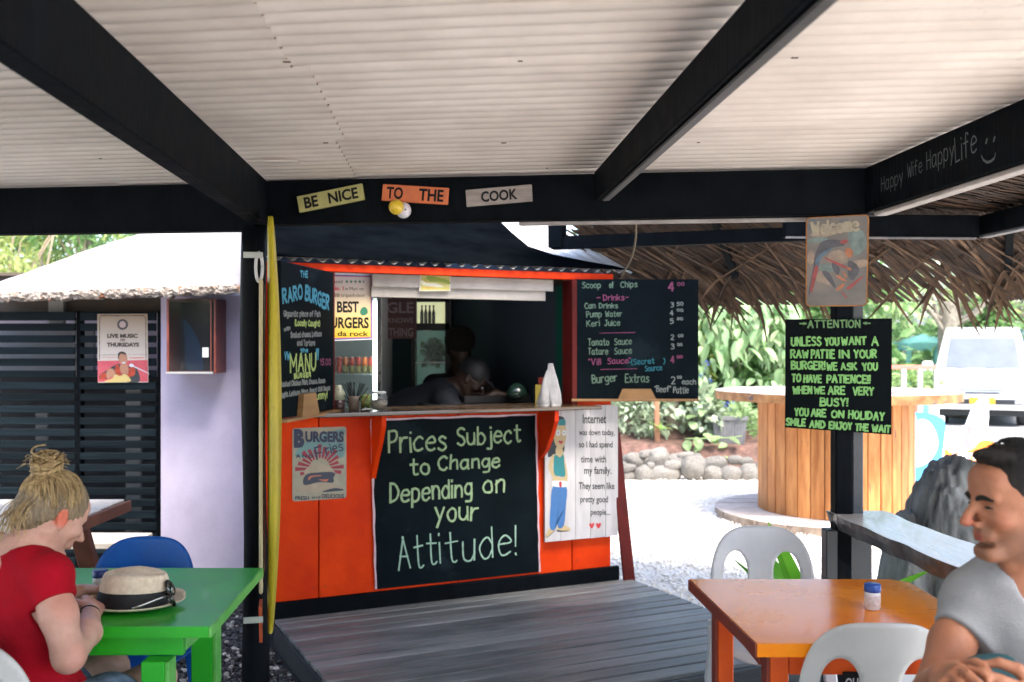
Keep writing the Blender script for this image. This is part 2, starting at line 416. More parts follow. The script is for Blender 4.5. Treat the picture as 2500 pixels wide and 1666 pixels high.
def pebbles(name, m, x0, x1, y0, y1, n, r0, r1, skip=None, z0=0.004):
    ph = (1 + 5 ** .5) / 2
    iv = np.array([(-1, ph, 0), (1, ph, 0), (-1, -ph, 0), (1, -ph, 0), (0, -1, ph), (0, 1, ph), (0, -1, -ph), (0, 1, -ph), (ph, 0, -1), (ph, 0, 1), (-ph, 0, -1), (-ph, 0, 1)]) / 1.9
    fi = np.array([(0, 11, 5), (0, 5, 1), (0, 1, 7), (0, 7, 10), (0, 10, 11), (1, 5, 9), (5, 11, 4), (11, 10, 2), (10, 7, 6), (7, 1, 8), (3, 9, 4), (3, 4, 2), (3, 2, 6), (3, 6, 8), (3, 8, 9), (4, 9, 5), (2, 4, 11), (6, 2, 10), (8, 6, 7), (9, 8, 1)])
    P = np.stack([rng.uniform(x0, x1, n), rng.uniform(y0, y1, n)], 1)
    if skip is not None: P = P[[not skip(*p) for p in P]]
    n = len(P); r = rng.uniform(r0, r1, n)[:, None] * rng.uniform(.7, 1.3, (n, 3)) * np.array([1, 1, .7])
    a = rng.uniform(0, 6.28, n); c, s_ = np.cos(a), np.sin(a)
    V = iv[None] * (1 + rng.uniform(-.18, .18, (n, 12, 1))) * r[:, None, :]
    X = V[..., 0] * c[:, None] - V[..., 1] * s_[:, None] + P[:, 0:1]; Y = V[..., 0] * s_[:, None] + V[..., 1] * c[:, None] + P[:, 1:2]
    Z = V[..., 2] + r[:, 2:3] * .7 + z0 + rng.uniform(0, r0 * .8, (n, 1))
    vs = np.stack([X, Y, Z], -1).reshape(-1, 3); fs = (fi[None] + (np.arange(n) * 12)[:, None, None]).reshape(-1, 3)
    me = bpy.data.meshes.new(name); me.from_pydata(vs.tolist(), [], fs.tolist()); me.materials.append(m); me.update()
    o = bpy.data.objects.new(name, me); col.objects.link(o); return tag(o, kind='stuff')
K = Frame(-1.152, 5.0, R(25.3))
def on_deck(x, y):
    d = Vector((x, y, 0)) - K.o; return -.07 < d.dot(K.u) < 2.05 and d.dot(K.v) > -1.66
GRAV = mat('grey_gravel_stones', (0.05, 0.052, 0.055), .7, .3, 60, .2, 80, c2=(0.12, 0.118, 0.115), island=.75)
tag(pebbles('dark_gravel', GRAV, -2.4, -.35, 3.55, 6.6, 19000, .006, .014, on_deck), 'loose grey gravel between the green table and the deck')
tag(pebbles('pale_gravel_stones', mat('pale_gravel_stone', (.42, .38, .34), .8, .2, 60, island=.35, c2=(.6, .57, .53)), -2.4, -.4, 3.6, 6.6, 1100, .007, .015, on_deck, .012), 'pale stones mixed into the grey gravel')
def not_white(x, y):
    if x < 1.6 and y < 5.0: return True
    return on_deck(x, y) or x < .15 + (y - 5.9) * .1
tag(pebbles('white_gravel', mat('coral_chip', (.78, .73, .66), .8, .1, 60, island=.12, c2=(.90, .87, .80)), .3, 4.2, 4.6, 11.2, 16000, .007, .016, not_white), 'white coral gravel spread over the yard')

# ================================================================ the patio shelter we stand under
B = Frame(-1.07, 4.10, R(-7.2))
shelter = thing('patio_shelter', 'black timber patio shelter with a white corrugated iron roof overhead', 'shelter', (0, 0, 0))
mb = MB()
def bq(u, v, z): return B.w(u, v, z)
mb = MB(); mb.bar(bq(-4.2, .035, 2.083), bq(.06, .035, 2.083), .07, .196, .004); mb.build('beam', BLACKWOOD, shelter)
mb = MB(); mb.bar(bq(.06, .037, 2.098), bq(2.52, .037, 2.098), .074, .178, .004); mb.build('beam', BLACKWOOD, shelter)
def rafter(x0, sl, w, z0, z1, ya, yb, name='rafter', m=BLACKWOOD):
    mb = MB(); mb.bar((x0 + sl * ya, ya, (z0 + z1) / 2), (x0 + sl * yb, yb, (z0 + z1) / 2), w, z1 - z0, .004)
    return mb.build(name, m, shelter)
rafter(-.752, -.0685, .06, 2.0, 2.184, -1.3, 4.10)
rafter(.618, -.0713, .046, 2.068, 2.1845, -1.3, 3.87)
rafter(-2.45, -.0685, .06, 2.0, 2.184, -1.3, 4.27)
rafter(1.592, -.058, .055, 2.012, 2.186, -1.3, 3.80, 'side_beam')
PALEB = mat('pale_timber_edge', (.30, .27, .25), .6, .2, 8, .2, 60, c2=(.42, .39, .37), grain=(1, 1, .1))  # pale tone for the strips under the beams
rafter(1.600, -.058, .05, 1.996, 2.0105, -1.3, 3.74, 'underside_strip', PALEB)
rafter(.626, -.0713, .030, 2.058, 2.0665, -1.3, 3.78, 'underside_strip', mat('rafter_sheen_edge', (.045, .047, .05), .5, .3, 9, .2, 60, c2=(.075, .075, .078)))  # lighter strip paints the sheen along the rafter's underside
mb = MB(); mb.bar(bq(1.1, .055, 2.0), bq(2.36, .055, 2.0), .03, .014, .003); mb.build('underside_strip', PALEB, shelter)
mb = MB(); mb.bar((-3.0, -1.3, 2.09), (1.85, -1.6, 2.09), .07, .18, .004); mb.build('beam', BLACKWOOD, shelter)
# posts
mb = MB(); pts = []; rs = []
for k in range(15):
    z = 1.992 * k / 14; pts.append((-1.058 + .006 * math.sin(z * 3.1), 4.09 + .006 * math.cos(z * 2.3), z)); rs.append(.049 + .003 * math.sin(z * 4 + 1) + .006 * max(0, 1 - z * 1.5))
mb.tube(pts, rs, 18); mb.build('post', BLACKLOG, shelter, smooth=True)
mb = MB(); mb.box(1.236, 1.302, 3.80, 3.87, 0, 2.0, .006); mb.build('post', BLACKWOOD, shelter)
mb = MB(); mb.box(1.304, 1.346, 3.812, 3.88, 0, 2.0, .004)
mb.build('post', mat('sheen_grey_timber', (.03, .035, .042), .45, .25, 8, .2, 50, c2=(.05, .055, .062)), shelter)  # lighter colour paints sheen onto this narrow side piece of the post
for x, y in ((-3.0, -1.3), (1.8, -1.55), (-3.45, 4.4)):
    mb = MB(); mb.box(x - .05, x + .05, y - .05, y + .05, 0, 2.0, .006); mb.build('post', BLACKWOOD, shelter)
# corrugated sheets, ribs running along the beam
def corrugated(u0f, u1f, v0, v1, z, name, tilt=0.0):
    nw = int(round((v1 - v0) / .076)); ns = nw * 10; vs = []; fs = []; nc = 7
    for i in range(ns + 1):
        v = v0 + (v1 - v0) * i / ns; zz = z - .007 + .017 * (1 - abs(math.sin(math.pi * v / .076)) ** .55)
        for j in range(nc + 1):
            a = u0f(v) + (u1f(v) - u0f(v)) * j / nc; w = .0025 * math.sin(a * 1.7 + v * .4)
            vs.append(bq(a, v, zz + tilt * a + w))
    for i in range(ns):
        for j in range(nc): k = i * (nc + 1) + j; fs.append((k, k + 1, k + nc + 2, k + nc + 1))
    mb = MB(); mb.add(vs, fs); return mb.build(name, TIN, shelter, smooth=True)
v = .76; i = 0  # first row overhangs unseen, added to keep sun off the deck
while v > -5.5:
    v0, v1 = v - .76, v + .03
    jog = random.uniform(-.05, .05); sm = lambda q, j=jog: .37 - .19 * q + j
    if i == 0: corrugated(lambda q: -.60, lambda q, f=sm: f(q) + .06, v0, v1, 2.197, 'corrugated_sheet')
    if i > 0: corrugated(lambda q: -4.2, lambda q, f=sm: f(q) + .06, v0, v1 + (.076 if i == 1 else 0), 2.197 + .004 * (i % 2), 'corrugated_sheet')
    corrugated(sm, lambda q: 2.78, v0, v1, 2.2035 + .004 * (i % 2), 'corrugated_sheet')
    v -= .76; i += 1
# small repair patch and nail marks on the underside
mb = MB(); mb.box(-.9, -.78, 3.62, 3.66, 2.178, 2.1815); mb.build('repair_patch', TIN, shelter)
mb = MB()
for px, py in ((795, 341), (245, 380), (1270, 138), (1705, 340), (1940, 130), (2330, 330), (1335, 404), (1230, 341), (700, 140)):
    Y = .69 * F / (850 - py); p = at(px, py, Y); r_ = random.uniform(.002, .004)
    mb.box(p.x - r_ * 2.2, p.x + r_ * 2.2, p.y - r_, p.y + r_, 2.1775, 2.1795)
mb.build('nail_mark', mat('rust_mark', (.10, .07, .045), .8, .3), shelter)['kind'] = 'stuff'

# signs nailed on the beam
def beam_sign(px0, py0, px1, py1, hpx, text, m, tx, label, ink, cap, parts=None):
    """px0,py0 / px1,py1: middle of the short ends"""
    a = B.hit(px0, py0); b = B.hit(px1, py1); hz = hpx / F * 4.0
    cx, cz = (a[0] + b[0]) / 2, (a[1] + b[1]) / 2; L_ = math.hypot(b[0] - a[0], b[1] - a[1]); ang = math.atan2(b[1] - a[1], b[0] - a[0])
    t = thing('word_sign', label, 'sign', B.w(cx, 0, cz), B.a, 'painted word signs along the beam')
    M = Matrix.Rotation(-ang, 4, 'Y')
    mb = MB(); mb.box(-L_ / 2, L_ / 2, -.014, -.001, -hz / 2, hz / 2, .002, M); mb.build('board', m, t)
    mb = MB()
    for word, f0, f1 in text:
        printed(mb, word, (f0 - .5) * L_, (f1 - .5) * L_, -hz * cap, hz * cap, -.0155, bold=.03)
    mb.v = [tuple(M @ Vector(p)) for p in mb.v]; mb.build('lettering', ink, t); return t
INK = mat('black_sign_ink', (.006, .006, .007), .6, .2, 30, spec=.2)
beam_sign(730, 501, 889, 469, 41, [('BE', .1, .31), ('NICE', .47, .92)], mat('pale_yellow_sign', (.42, .39, .15), .6, .15, 20, patch=((.3, .3, .16), .66, 25)), 0,
          'pale yellow wooden sign reading BE NICE', INK, .34)
beam_sign(935, 471, 1096, 481, 41, [('TO', .07, .32), ('THE', .56, .93)], mat('orange_sign', (.62, .16, .055), .6, .12, 20, patch=((.5, .14, .06), .66, 25)), 0,
          'orange wooden sign reading TO THE', INK, .36)
beam_sign(1139, 486, 1300, 472, 41, [('COOK', .23, .78)], mat('grey_wood_sign', (.30, .26, .235), .7, .25, 8, .3, 40, stretch=(1, 1, 6), grain=(.2, 1, 4), patch=((.12, .10, .09), .68, 12)), 0,
          'unpainted grey wooden sign reading COOK', INK, .32)
# yellow and white float on the beam
p = at(984, 515, 4.0); s_, z = B.hit(984, 515)
t = thing('beam_light', 'yellow and white ball shaped light below the orange TO THE sign', 'light', B.w(s_, -.03, z), B.a)
MY = mat('yellow_ball', (.72, .50, .04), .35, .15, 10, spec=.5); MW = mat('white_ball', (.62, .58, .62), .35, .1, 10)
def ball(r, M, sq=1.0, n=18):
    mb = MB(); mb.lathe([(max(r * math.sin(math.pi * i / n), 0 if i in (0, n) else .0001), -r * sq * math.cos(math.pi * i / n)) for i in range(n + 1)], 24, M); return mb
ball(.030, Matrix.Translation((-.012, -.034, .006))).build('yellow_cap', MY, t, smooth=True)
ball(.031, Matrix.Translation((.010, -.004, -.003)), 1.05).build('white_base', MW, t, smooth=True)
mb = MB(); mb.tube([(.024, -.036, -.005), (.026, -.034, -.006)], .003, 8); mb.build('screw', INK, t)
# chalk message on the side beam
mb = MB(); FW = Frame(1.5645, 0, math.atan2(1, -.058)); 
# local x of this frame runs away from the camera; write it from far to near
def side_pt(px, py):
    d = Vector(((px - 1250) / F, 1, -(py - 850) / F)); Y = 1.5645 / (d.x + .058); return Y, EYE + d.z * Y
ca_ = []
def side_write(text, pA, pB, h, w):
    tmp = MB(); a = side_pt(*pA); b = side_pt(*pB)
    chalk(tmp, text, (-a[0], a[1]), (-b[0], b[1]), h, w, 0)
    for X_, _, Z_ in tmp.v: ca_.append((1.5645 - .0015 - .058 * (-X_), -X_, Z_))
    mb.f.extend([tuple(i + mb.n for i in f) for f in tmp.f]); mb.n += len(tmp.v)
side_write('Happy', (2153, 468), (2205, 445), .05, .0035)
side_write('Wife', (2217, 436), (2252, 420), .05, .0035)
side_write('Happy', (2264, 415), (2330, 385), .058, .004)
side_write('Life', (2334, 398), (2385, 372), .075, .005)
a = side_pt(2412, 375)
for q in ((2408, 352, 2411, 338), (2427, 347, 2430, 333)):
    p0 = side_pt(q[0], q[1]); p1 = side_pt(q[2], q[3])
    for dx in (-.004, .004):
        pass
    vs = [(p0[0] + .004, p0[1]), (p0[0] - .004, p0[1]), (p1[0] - .004, p1[1]), (p1[0] + .004, p1[1])]
    ca_ += [(1.5645 - .0015 - .058 * y, y, z) for y, z in vs]; mb.f.append((mb.n, mb.n + 1, mb.n + 2, mb.n + 3)); mb.n += 4
arc = [(2397, 380), (2402, 391), (2411, 397), (2421, 394), (2429, 386), (2432, 374)]
for i in range(5):
    p0, p1 = side_pt(*arc[i]), side_pt(*arc[i + 1])
    vs = [(p0[0], p0[1] + .004), (p0[0], p0[1] - .004), (p1[0], p1[1] - .004), (p1[0], p1[1] + .004)]
    ca_ += [(1.5645 - .0015 - .058 * y, y, z) for y, z in vs]; mb.f.append((mb.n, mb.n + 1, mb.n + 2, mb.n + 3)); mb.n += 4
mb.v = ca_
mb.build('chalk_writing', mat('faded_chalk', (.09, .11, .115), .8, .3, 60), shelter)
# hanging cord
t = thing('hanging_cord', 'thin beige cord hanging from the beam beside the chips menu board', 'cord', (0, 0, 0))
mb = MB(); mb.tube(smooth_line([at(1553, 540, 4.3), at(1551, 590, 4.45), at(1540, 635, 4.7), at(1518, 672, 5.2)]), .0045, 8)
mb.build('cord', mat('beige_cord', (.20, .16, .10), .8), t, smooth=True)
# timber shelf slab
SLABT = mat('varnished_slab_top', (.46, .37, .28), .30, .25, 5, .06, 40, c2=(.74, .70, .65), patch=((.34, .29, .25), .66, 9), spec=.7, coat=.25, stretch=(4, .6, 1))
SLABE = mat('blackened_live_edge', (.035, .037, .042), .35, .5, 9, .8, 22, c2=(.12, .115, .115), grain=(1, 1, 1), stretch=(1, 2.5, .6), spec=.5)
t = thing('timber_shelf', 'thick timber slab shelf with a glossy top fixed to the black post', 'shelf', (1.33, 3.2, .80))
prof_top = []; mbT = MB(); mbE = MB(); n = 26; L0, L1, Z1, Z0 = [], [], .866, .806
for i in range(n + 1):
    Y = 3.88 + (2.50 - 3.88) * i / n; xa = 1.462 - .062 * Y + .006 * math.sin(i * 1.1) + random.uniform(-.003, .003); xb = xa + .222 + .006 * math.sin(i * .7)
    L0.append((xa - 1.33, Y - 3.2)); L1.append((xb - 1.33, Y - 3.2))
ring = lambda k: [(L0[k][0], L0[k][1], Z1 - .80), (L1[k][0], L1[k][1], Z1 - .80)]
vs = []; fs = []
for k in range(n + 1): vs += ring(k)
for k in range(n): fs.append((2 * k, 2 * k + 2, 2 * k + 3, 2 * k + 1))
mbT.add(vs, fs); mbT.build('slab_top', SLABT, t)
vs = []; fs = []
for k in range(n + 1):
    (xa, ya), (xb, yb) = L0[k], L1[k]; w = random.uniform(-.005, .005)
    vs += [(xa, ya, Z1 - .8001), (xa + .004 + w, ya, (Z0 + Z1) / 2 - .795), (xa + .018 + w, ya, Z0 - .80), (xb - .01, yb, Z0 - .80), (xb, yb, Z1 - .8001)]
for k in range(n):
    for j in range(4): a = 5 * k + j; fs.append((a, a + 1, a + 6, a + 5))
fs.append((0, 1, 2, 3, 4)); fs.append(tuple(5 * n + j for j in (4, 3, 2, 1, 0)))
mbE.add(vs, fs); mbE.build('live_edge', SLABE, t)
mb = MB(); mb.box(-.13, .045, .60, .665, -.80, .004, .004); mb.build('support_panel', mat('grey_black_panel', (.02, .026, .032), .5, .25, 8), t)
# ================================================================ kiosk
kiosk = thing('burger_kiosk', 'orange red burger kiosk with a serving window and black deck side', 'kiosk', K.o, K.a)
def kb(name, m, *a, c=0.0, **k):
    mb = MB(); mb.box(*a, c=c); return mb.build(name, m, kiosk, **k)
s1 = K.hit(780, 1200)[0]; s2 = K.hit(1398, 1330)[0]
SL, SR, SO0, SO1 = -.10, 1.915, .262, 1.640
edges = [SL, s1 - .003, .95, s2 - .003, SR]
for i in range(4):
    kb('wall_panel', ORANGE, edges[i] + (.003 if i else 0), edges[i + 1] - .003, 0, .03, .1, 1.155, c=.003)
kb('wall_panel', ORANGE, SL, SO0 - .02, 0, .03, 1.157, 1.888, c=.003)
kb('wall_panel', ORANGE, SO1 + .035, SR, 0, .03, 1.157, 1.888, c=.003)
kb('wall_backing', INK, SL + .01, SR - .01, .031, .05, .1, 1.15)
kb('header_board', REDTRIM, SL, SR + .0, -.025, .02, 1.890, 1.930, c=.003)
kb('window_jamb', BRICKRED, SO0 - .02, SO0, -.02, .09, 1.178, 1.889, c=.002)
kb('window_jamb', BRICKRED, SO1, SO1 + .034, -.03, .09, 1.178, 1.889, c=.002)
VAL = mat('grey_white_board', (.36, .33, .29), .7, .15, 5, .2, 50, c2=(.47, .44, .40), patch=((.2, .17, .14), .70, 9), grain=(.2, 1, 3))
VX = K.hit(909, 700, .03)[0]
kb('valance_board', VAL, VX, SO1 - .09, .03, .045, 1.823, 1.889, c=.002)
kb('valance_board', VAL, VX, SO1 - .13, .048, .066, 1.768, 1.826, c=.003)
# shelf counter
COUNTER = mat('dark_counter_timber', (.055, .035, .022), .22, .3, 6, .1, 50, c2=(.10, .065, .04), stretch=(.4, 2, 2), coat=.4)
kb('counter', COUNTER, .10, 1.73, -.215, .20, 1.158, 1.178, c=.004)
# brackets
for sx, pr in ((.47, .19), (1.452, .20)):
    mb = MB(); outer = [(-.001, 1.156), (-pr, 1.156), (-pr + .005, 1.10), (-pr * .75, 1.02), (-pr * .42, .93), (-.001, .80 if sx < 1 else .87)]
    mb.prism(outer, sx - .012, sx + .012, 'x'); mb.build('bracket', REDTRIM if sx > 1 else ORANGE, kiosk, fix=True)
# walls of the room
SLATE = mat('slate_blue_wall', (.10, .14, .20), .7, .12, 3)
GREENW = mat('sea_green_wall', (.02, .22, .17), .6, .1, 5)
def smin(v): return -.120 + .193 * v
for f_ in (lambda v: SR - .03, lambda v: smin(v) + .03):
    mb = MB(); P = [(.05, .1), (2.6, .1), (2.6, 2.9), (.05, 1.93)]; n = 4
    mb.add([(f_(v) , v, z) for v, z in P] + [(f_(v) + .03, v, z) for v, z in P], [(0, 1, 2, 3), (7, 6, 5, 4)] + [(i, i + 4, (i + 1) % 4 + 4, (i + 1) % 4) for i in range(4)])
    mb.build('side_wall', SLATE, kiosk, fix=True)
kb('back_wall', SLATE, .42, SR, 2.6, 2.64, .1, 2.25)
mb = MB(); mb.add([(smin(.05) + .03, .05, .14), (SR, .05, .14), (SR, 2.6, .14), (smin(2.6) + .03, 2.6, .14)], [(0, 1, 2, 3)]); mb.build('room_floor', mat('dark_vinyl', (.05, .05, .055), .5), kiosk)
mb = MB(); mb.add([(smin(.07) + .03, .07, 1.90), (SR, .07, 1.90), (SR, 2.6, 1.90), (smin(2.6) + .03, 2.6, 1.90)], [(0, 1, 2, 3)]); mb.build('ceiling_board', mat('kiosk_ceiling', (.18, .18, .18), .7), kiosk)
kb('green_strip', GREENW, SR - .036, SR - .031, .30, .62, 1.0, 1.89)
kb('yellow_post', mat('yellow_post_paint', (.22, .18, .01), .5), SR - .10, SR - .04, .13, .19, 1.0, 1.89, c=.004)
kb('orange_post', ORANGE, SR - .10, SR - .031, .052, .10, 1.0, 1.889, c=.003)
# painted over screws and a few chips
mb = MB(); random.seed(14)
for s_ in (s1 - .03, s1 + .03, .92, s2 + .03, SR - .03, SL + .03):
    for z in (.28, .72, 1.10): mb.lathe([(.0045, 0), (.0035, .0012), (0, .0014)], 8, Matrix.Translation((s_, -.0002, z)) @ Matrix.Rotation(R(90), 4, 'X'))
mb.build('screw_heads', mat('rusty_screw', (.22, .04, .015), .6, .4, 40), kiosk)['kind'] = 'stuff'
random.seed(15)
# corner brace at the right end
t = thing('leaning_plank', 'dark red plank leaning against the end of the kiosk wall', 'plank', (0, 0, 0))
mb = MB(); mb.bar(K.w(SR + .02, .0, 1.0), K.w(SR + .10, -.06, .03), .018, .075, .003, up=tuple(K.u)); mb.build('plank', BRICKRED, t)
# roof of the kiosk
RZ, RV, RS = 1.944, -.05, math.tan(R(21))
def roofpt(s, v, dz=0.0): return (s, v, RZ + (v - RV) * RS + dz)
KTIN = mat('kiosk_roof_tin', (.62, .60, .57), .45, .12, 3, .05, 30, patch=((.45, .40, .33), .66, 6))
for a0, a1, dz in ((-.14, .50, 0), (.46, 1.26, .003), (1.22, 2.03, 0)):
    nw = int(round((a1 - a0) / .076)); ns = nw * 10; vs = []; fs = []
    for i in range(ns + 1):
        s = a0 + (a1 - a0) * i / ns; h = .0095 * math.cos(2 * math.pi * s / .076) + dz
        for v_ in (RV, .6, 1.3, 2.0, 2.7): vs.append(roofpt(max(s, smin(v_) - .01), v_, h))
    for i in range(ns):
        for j in range(4): k = i * 5 + j; fs.append((k, k + 5, k + 6, k + 1))
    mb = MB(); mb.add(vs, fs); mb.build('roof_sheet', KTIN, kiosk, smooth=True)
# added black sheet in place of shade over the roof; its edge sweeps down to the eave
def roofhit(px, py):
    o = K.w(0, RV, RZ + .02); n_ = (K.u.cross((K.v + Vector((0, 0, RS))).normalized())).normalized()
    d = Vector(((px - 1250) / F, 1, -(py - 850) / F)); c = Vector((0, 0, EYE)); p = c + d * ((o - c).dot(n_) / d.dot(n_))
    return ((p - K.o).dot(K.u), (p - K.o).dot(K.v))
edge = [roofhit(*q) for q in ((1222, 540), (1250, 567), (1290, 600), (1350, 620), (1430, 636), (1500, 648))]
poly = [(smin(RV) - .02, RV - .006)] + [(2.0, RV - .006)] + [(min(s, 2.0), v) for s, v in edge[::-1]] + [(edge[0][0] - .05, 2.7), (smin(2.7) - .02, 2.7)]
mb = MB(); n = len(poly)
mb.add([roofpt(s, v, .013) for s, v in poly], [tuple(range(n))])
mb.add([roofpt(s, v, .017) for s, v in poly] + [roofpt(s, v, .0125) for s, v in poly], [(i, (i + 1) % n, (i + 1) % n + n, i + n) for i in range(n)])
mb.build('roof_shade_sheet', mat('black_shade_sheet', (.0015, .002, .003), .8, .3, 4, .3, 14, c2=(.003, .004, .005), spec=0), kiosk)

# ---------------------------------------------------------------- deck
DZ = .15
deck = thing('timber_deck', 'low deck of dark weathered boards in front of the kiosk', 'deck', K.o, K.a)
nb = 15; pitch = 1.57 / nb
board = None
for i in range(nb):
    mb = MB(); w = pitch - .018
    y1 = -.032 - i * pitch; y0 = y1 - w
    mb.box(-.05 + random.uniform(-.004, .004), 2.03 + random.uniform(-.004, .004), y0, y1, DZ - .022 + random.uniform(-.001, .001), DZ + random.uniform(-.0015, .0015), .003)
    mb.build('board', DECK, deck)
FAS = mat('deck_side_timber', (.022, .026, .030), .6, .3, 6, .3, 40, c2=(.045, .05, .052), grain=(.2, 1, 3))
mb = MB(); mb.box(-.052, -.03, -1.62, -.03, .01, DZ - .026, .003); mb.build('side_board', FAS, deck)
mb = MB(); mb.box(-.052, 2.035, -1.64, -1.618, .01, DZ - .006, .003); mb.build('side_board', FAS, deck)
mb = MB(); mb.box(2.01, 2.032, -1.61, -.03, .01, DZ - .026, .003); mb.build('side_board', FAS, deck)
mb = MB(); mb.box(-.06, 1.955, -.030, -.002, DZ - .03, DZ + .078, .004); mb.build('kickboard', BLACKWOOD, deck)
mb = MB()
for x in (0, .65, 1.3, 1.95): mb.box(x, x + .045, -1.6, -.04, .02, DZ - .026)
mb.build('joist', FAS, deck)
# ================================================================ boards, menus and signs on the kiosk
def on_plane(fr, pts, v=0.0):
    return [fr.hit(px, py, v) for px, py in pts]
class Sign:
    """a sign on an upright plane: local origin at (s0, z0) of the frame, front face at local y = 0, thickness behind it"""
    def __init__(s, name, label, cat, fr, v, px0, py0, group=None):
        s.fr, s.vv = fr, v; s.s0, s.z0 = fr.hit(px0, py0, v)
        s.t = thing(name, label, cat, fr.w(s.s0, v, s.z0), fr.a, group)
    def p(s, px, py):
        a, b = s.fr.hit(px, py, s.vv); return (a - s.s0, b - s.z0)
    def plate(s, name, m, pts, th, y=0.0):
        mb = MB(); mb.prism(pts, y, y + th, 'y'); return mb.build(name, m, s.t, fix=True)
    def chalk(s, name, m, lines, y=-.001, w=.008, jit=.12, parent=None):
        """lines: (text, px_left, py_left, px_right, py_right, capital height in px [, stroke])"""
        out = MB()
        for L in lines:
            A = s.p(L[1], L[2]); Bq = s.p(L[3], L[4]); C = s.p(L[1], L[2] - L[5]); h = C[1] - A[1]
            chalk(out, L[0], A, Bq, h, L[6] if len(L) > 6 else w, y, jit)
        return out.build(name, m, parent or s.t)
    def shape(s, name, m, polys, y=-.001, smooth=True):
        out = MB()
        for i, q in enumerate(polys): blob(out, [s.p(*a) for a in q], y - i * .00003, smooth)
        return out.build(name, m, s.t)
    def text(s, name, m, lines, y=-.0012, bold=0.0):
        """lines: (text, px0, py_top, px1, py_bottom [, bold])"""
        out = MB()
        for L in lines:
            a = s.p(L[1], L[2]); b = s.p(L[3], L[4]); mid = s.p(L[1], L[4])
            tmp = MB(); printed(tmp, L[0], a[0], b[0], min(a[1], mid[1]), max(a[1], mid[1]), y, L[5] if len(L) > 5 else bold)
            sl = (b[1] - mid[1]) / max(b[0] - a[0], 1e-6)
            out.add([(X, Y, Z + (X - a[0]) * sl) for X, Y, Z in tmp.v], tmp.f)
        return out.build(name, m, s.t)
def zp(x, y, sx, ox, oy):
    return (x / sx + ox, y / sx + oy)
CHG = mat('green_chalk', (.30, .44, .22), .9, .25, 70, c2=(.42, .56, .34), patch=((.18, .27, .17), .62, 60))
# --- the big blackboard (zoomed crop: 3.135 px per photo px, origin 880, 980)
Z = lambda x, y: zp(x, y, 3.135, 880, 980)
S = Sign('chalkboard', 'large blackboard reading Prices Subject to Change Depending on your Attitude', 'chalkboard', K, -.012, *Z(118, 1438))
c4 = [S.p(*Z(*q)) for q in ((118, 1440), (1372, 1306), (1342, 102), (82, 142))]
S.plate('board', PLYBLK, c4, .010)
def jline(pts, w, y, mb, wob=.0016):
    """slightly wavy painted band along a polyline in the local x-z plane"""
    P = []
    for i in range(len(pts) - 1):
        a, b = Vector(pts[i]), Vector(pts[i + 1]); n = 24
        for k in range(n): P.append(a.lerp(b, k / n) + Vector((math.sin(k * 1.3 + i) * wob, math.cos(k * .9) * wob)))
    P.append(Vector(pts[-1])); vs = []; fs = []
    for i, p_ in enumerate(P):
        t_ = (P[min(i + 1, len(P) - 1)] - P[max(i - 1, 0)]).normalized(); o = Vector((-t_.y, t_.x)) * w * .5 * random.uniform(.7, 1.25)
        vs += [(p_.x + o.x, y, p_.y + o.y), (p_.x - o.x, y, p_.y - o.y)]
    for i in range(len(P) - 1): fs.append((2 * i, 2 * i + 1, 2 * i + 3, 2 * i + 2))
    mb.add(vs, fs)
mb = MB(); q = [c4[0], c4[3], c4[2], c4[1]]; jline(q, .011, -.0012, mb)
mb.build('painted_border', mat('pink_white_border', (.62, .42, .46), .6, .15, 30), S.t)
S.chalk('chalk_writing', CHG, [
    ('Prices', *Z(215, 392), *Z(650, 372), 52, .0125), ('Subject', *Z(742, 342), *Z(1222, 310), 43, .0125),
    ('to', *Z(385, 560), *Z(523, 552), 38, .0125), ('Change', *Z(597, 528), *Z(1062, 500), 34, .0125),
    ('Depending', *Z(228, 778), *Z(850, 722), 46, .0125), ('on', *Z(940, 700), *Z(1098, 692), 44, .0125),
    ('your', *Z(570, 920), *Z(893, 905), 47, .0125)], y=-.0012, jit=.16)
S.chalk('chalk_writing', mat('pale_green_chalk', (.30, .50, .38), .9, .25, 70, c2=(.42, .62, .50), patch=((.15, .28, .24), .60, 60)), [
    ('Att', *Z(288, 1290), *Z(585, 1245), 80, .0095), ('itude!', *Z(612, 1245), *Z(1190, 1170), 77, .0095)], y=-.0012, jit=.16)
# --- the menu board folded out flat (crop 3.92 px per px would be 1803/460; origin 1300, 640)
FR = Frame(K.w(SO1 + .03, -.03, 0).x, K.w(SO1 + .03, -.03, 0).y, R(1.5))
Z = lambda x, y: zp(x, y, 1803 / 460, 1300, 640)
S = Sign('menu_board', 'black menu board of chips, drinks and sauces with a wooden ledge', 'menu board', FR, 0, *Z(367, 1330), group='fold-out menu boards beside the serving window')
TL, TR, BR_, BL_ = S.p(*Z(369, 165)), S.p(*Z(1588, 165)), S.p(*Z(1588, 1312)), S.p(*Z(369, 1316))
S.plate('board', PLYBLK, [BL_, BR_, TR, TL], .016)
mb = MB(); b0, b1 = S.p(*Z(372, 1335)), S.p(*Z(1588, 1312)); mb.box(b0[0], b1[0], -.016, .02, b0[1], b1[1] + .002, .002); mb.build('ledge', WOODN, S.t)
S.plate('support_block', mat('varnished_pine_block', (.26, .125, .04), .5, .25, 6, c2=(.36, .19, .07)), [S.p(*Z(812, 1322)), S.p(*Z(1185, 1318)), S.p(*Z(1130, 1214)), S.p(*Z(858, 1214))], .014, -.015)
CB = mat('soft_green_chalk', (.085, .155, .105), .9, .3, 70, c2=(.17, .26, .19), patch=((.07, .12, .10), .58, 60)); CP = mat('pink_chalk', (.15, .035, .085), .9, .3, 70, c2=(.27, .065, .15), patch=((.10, .04, .07), .6, 60))
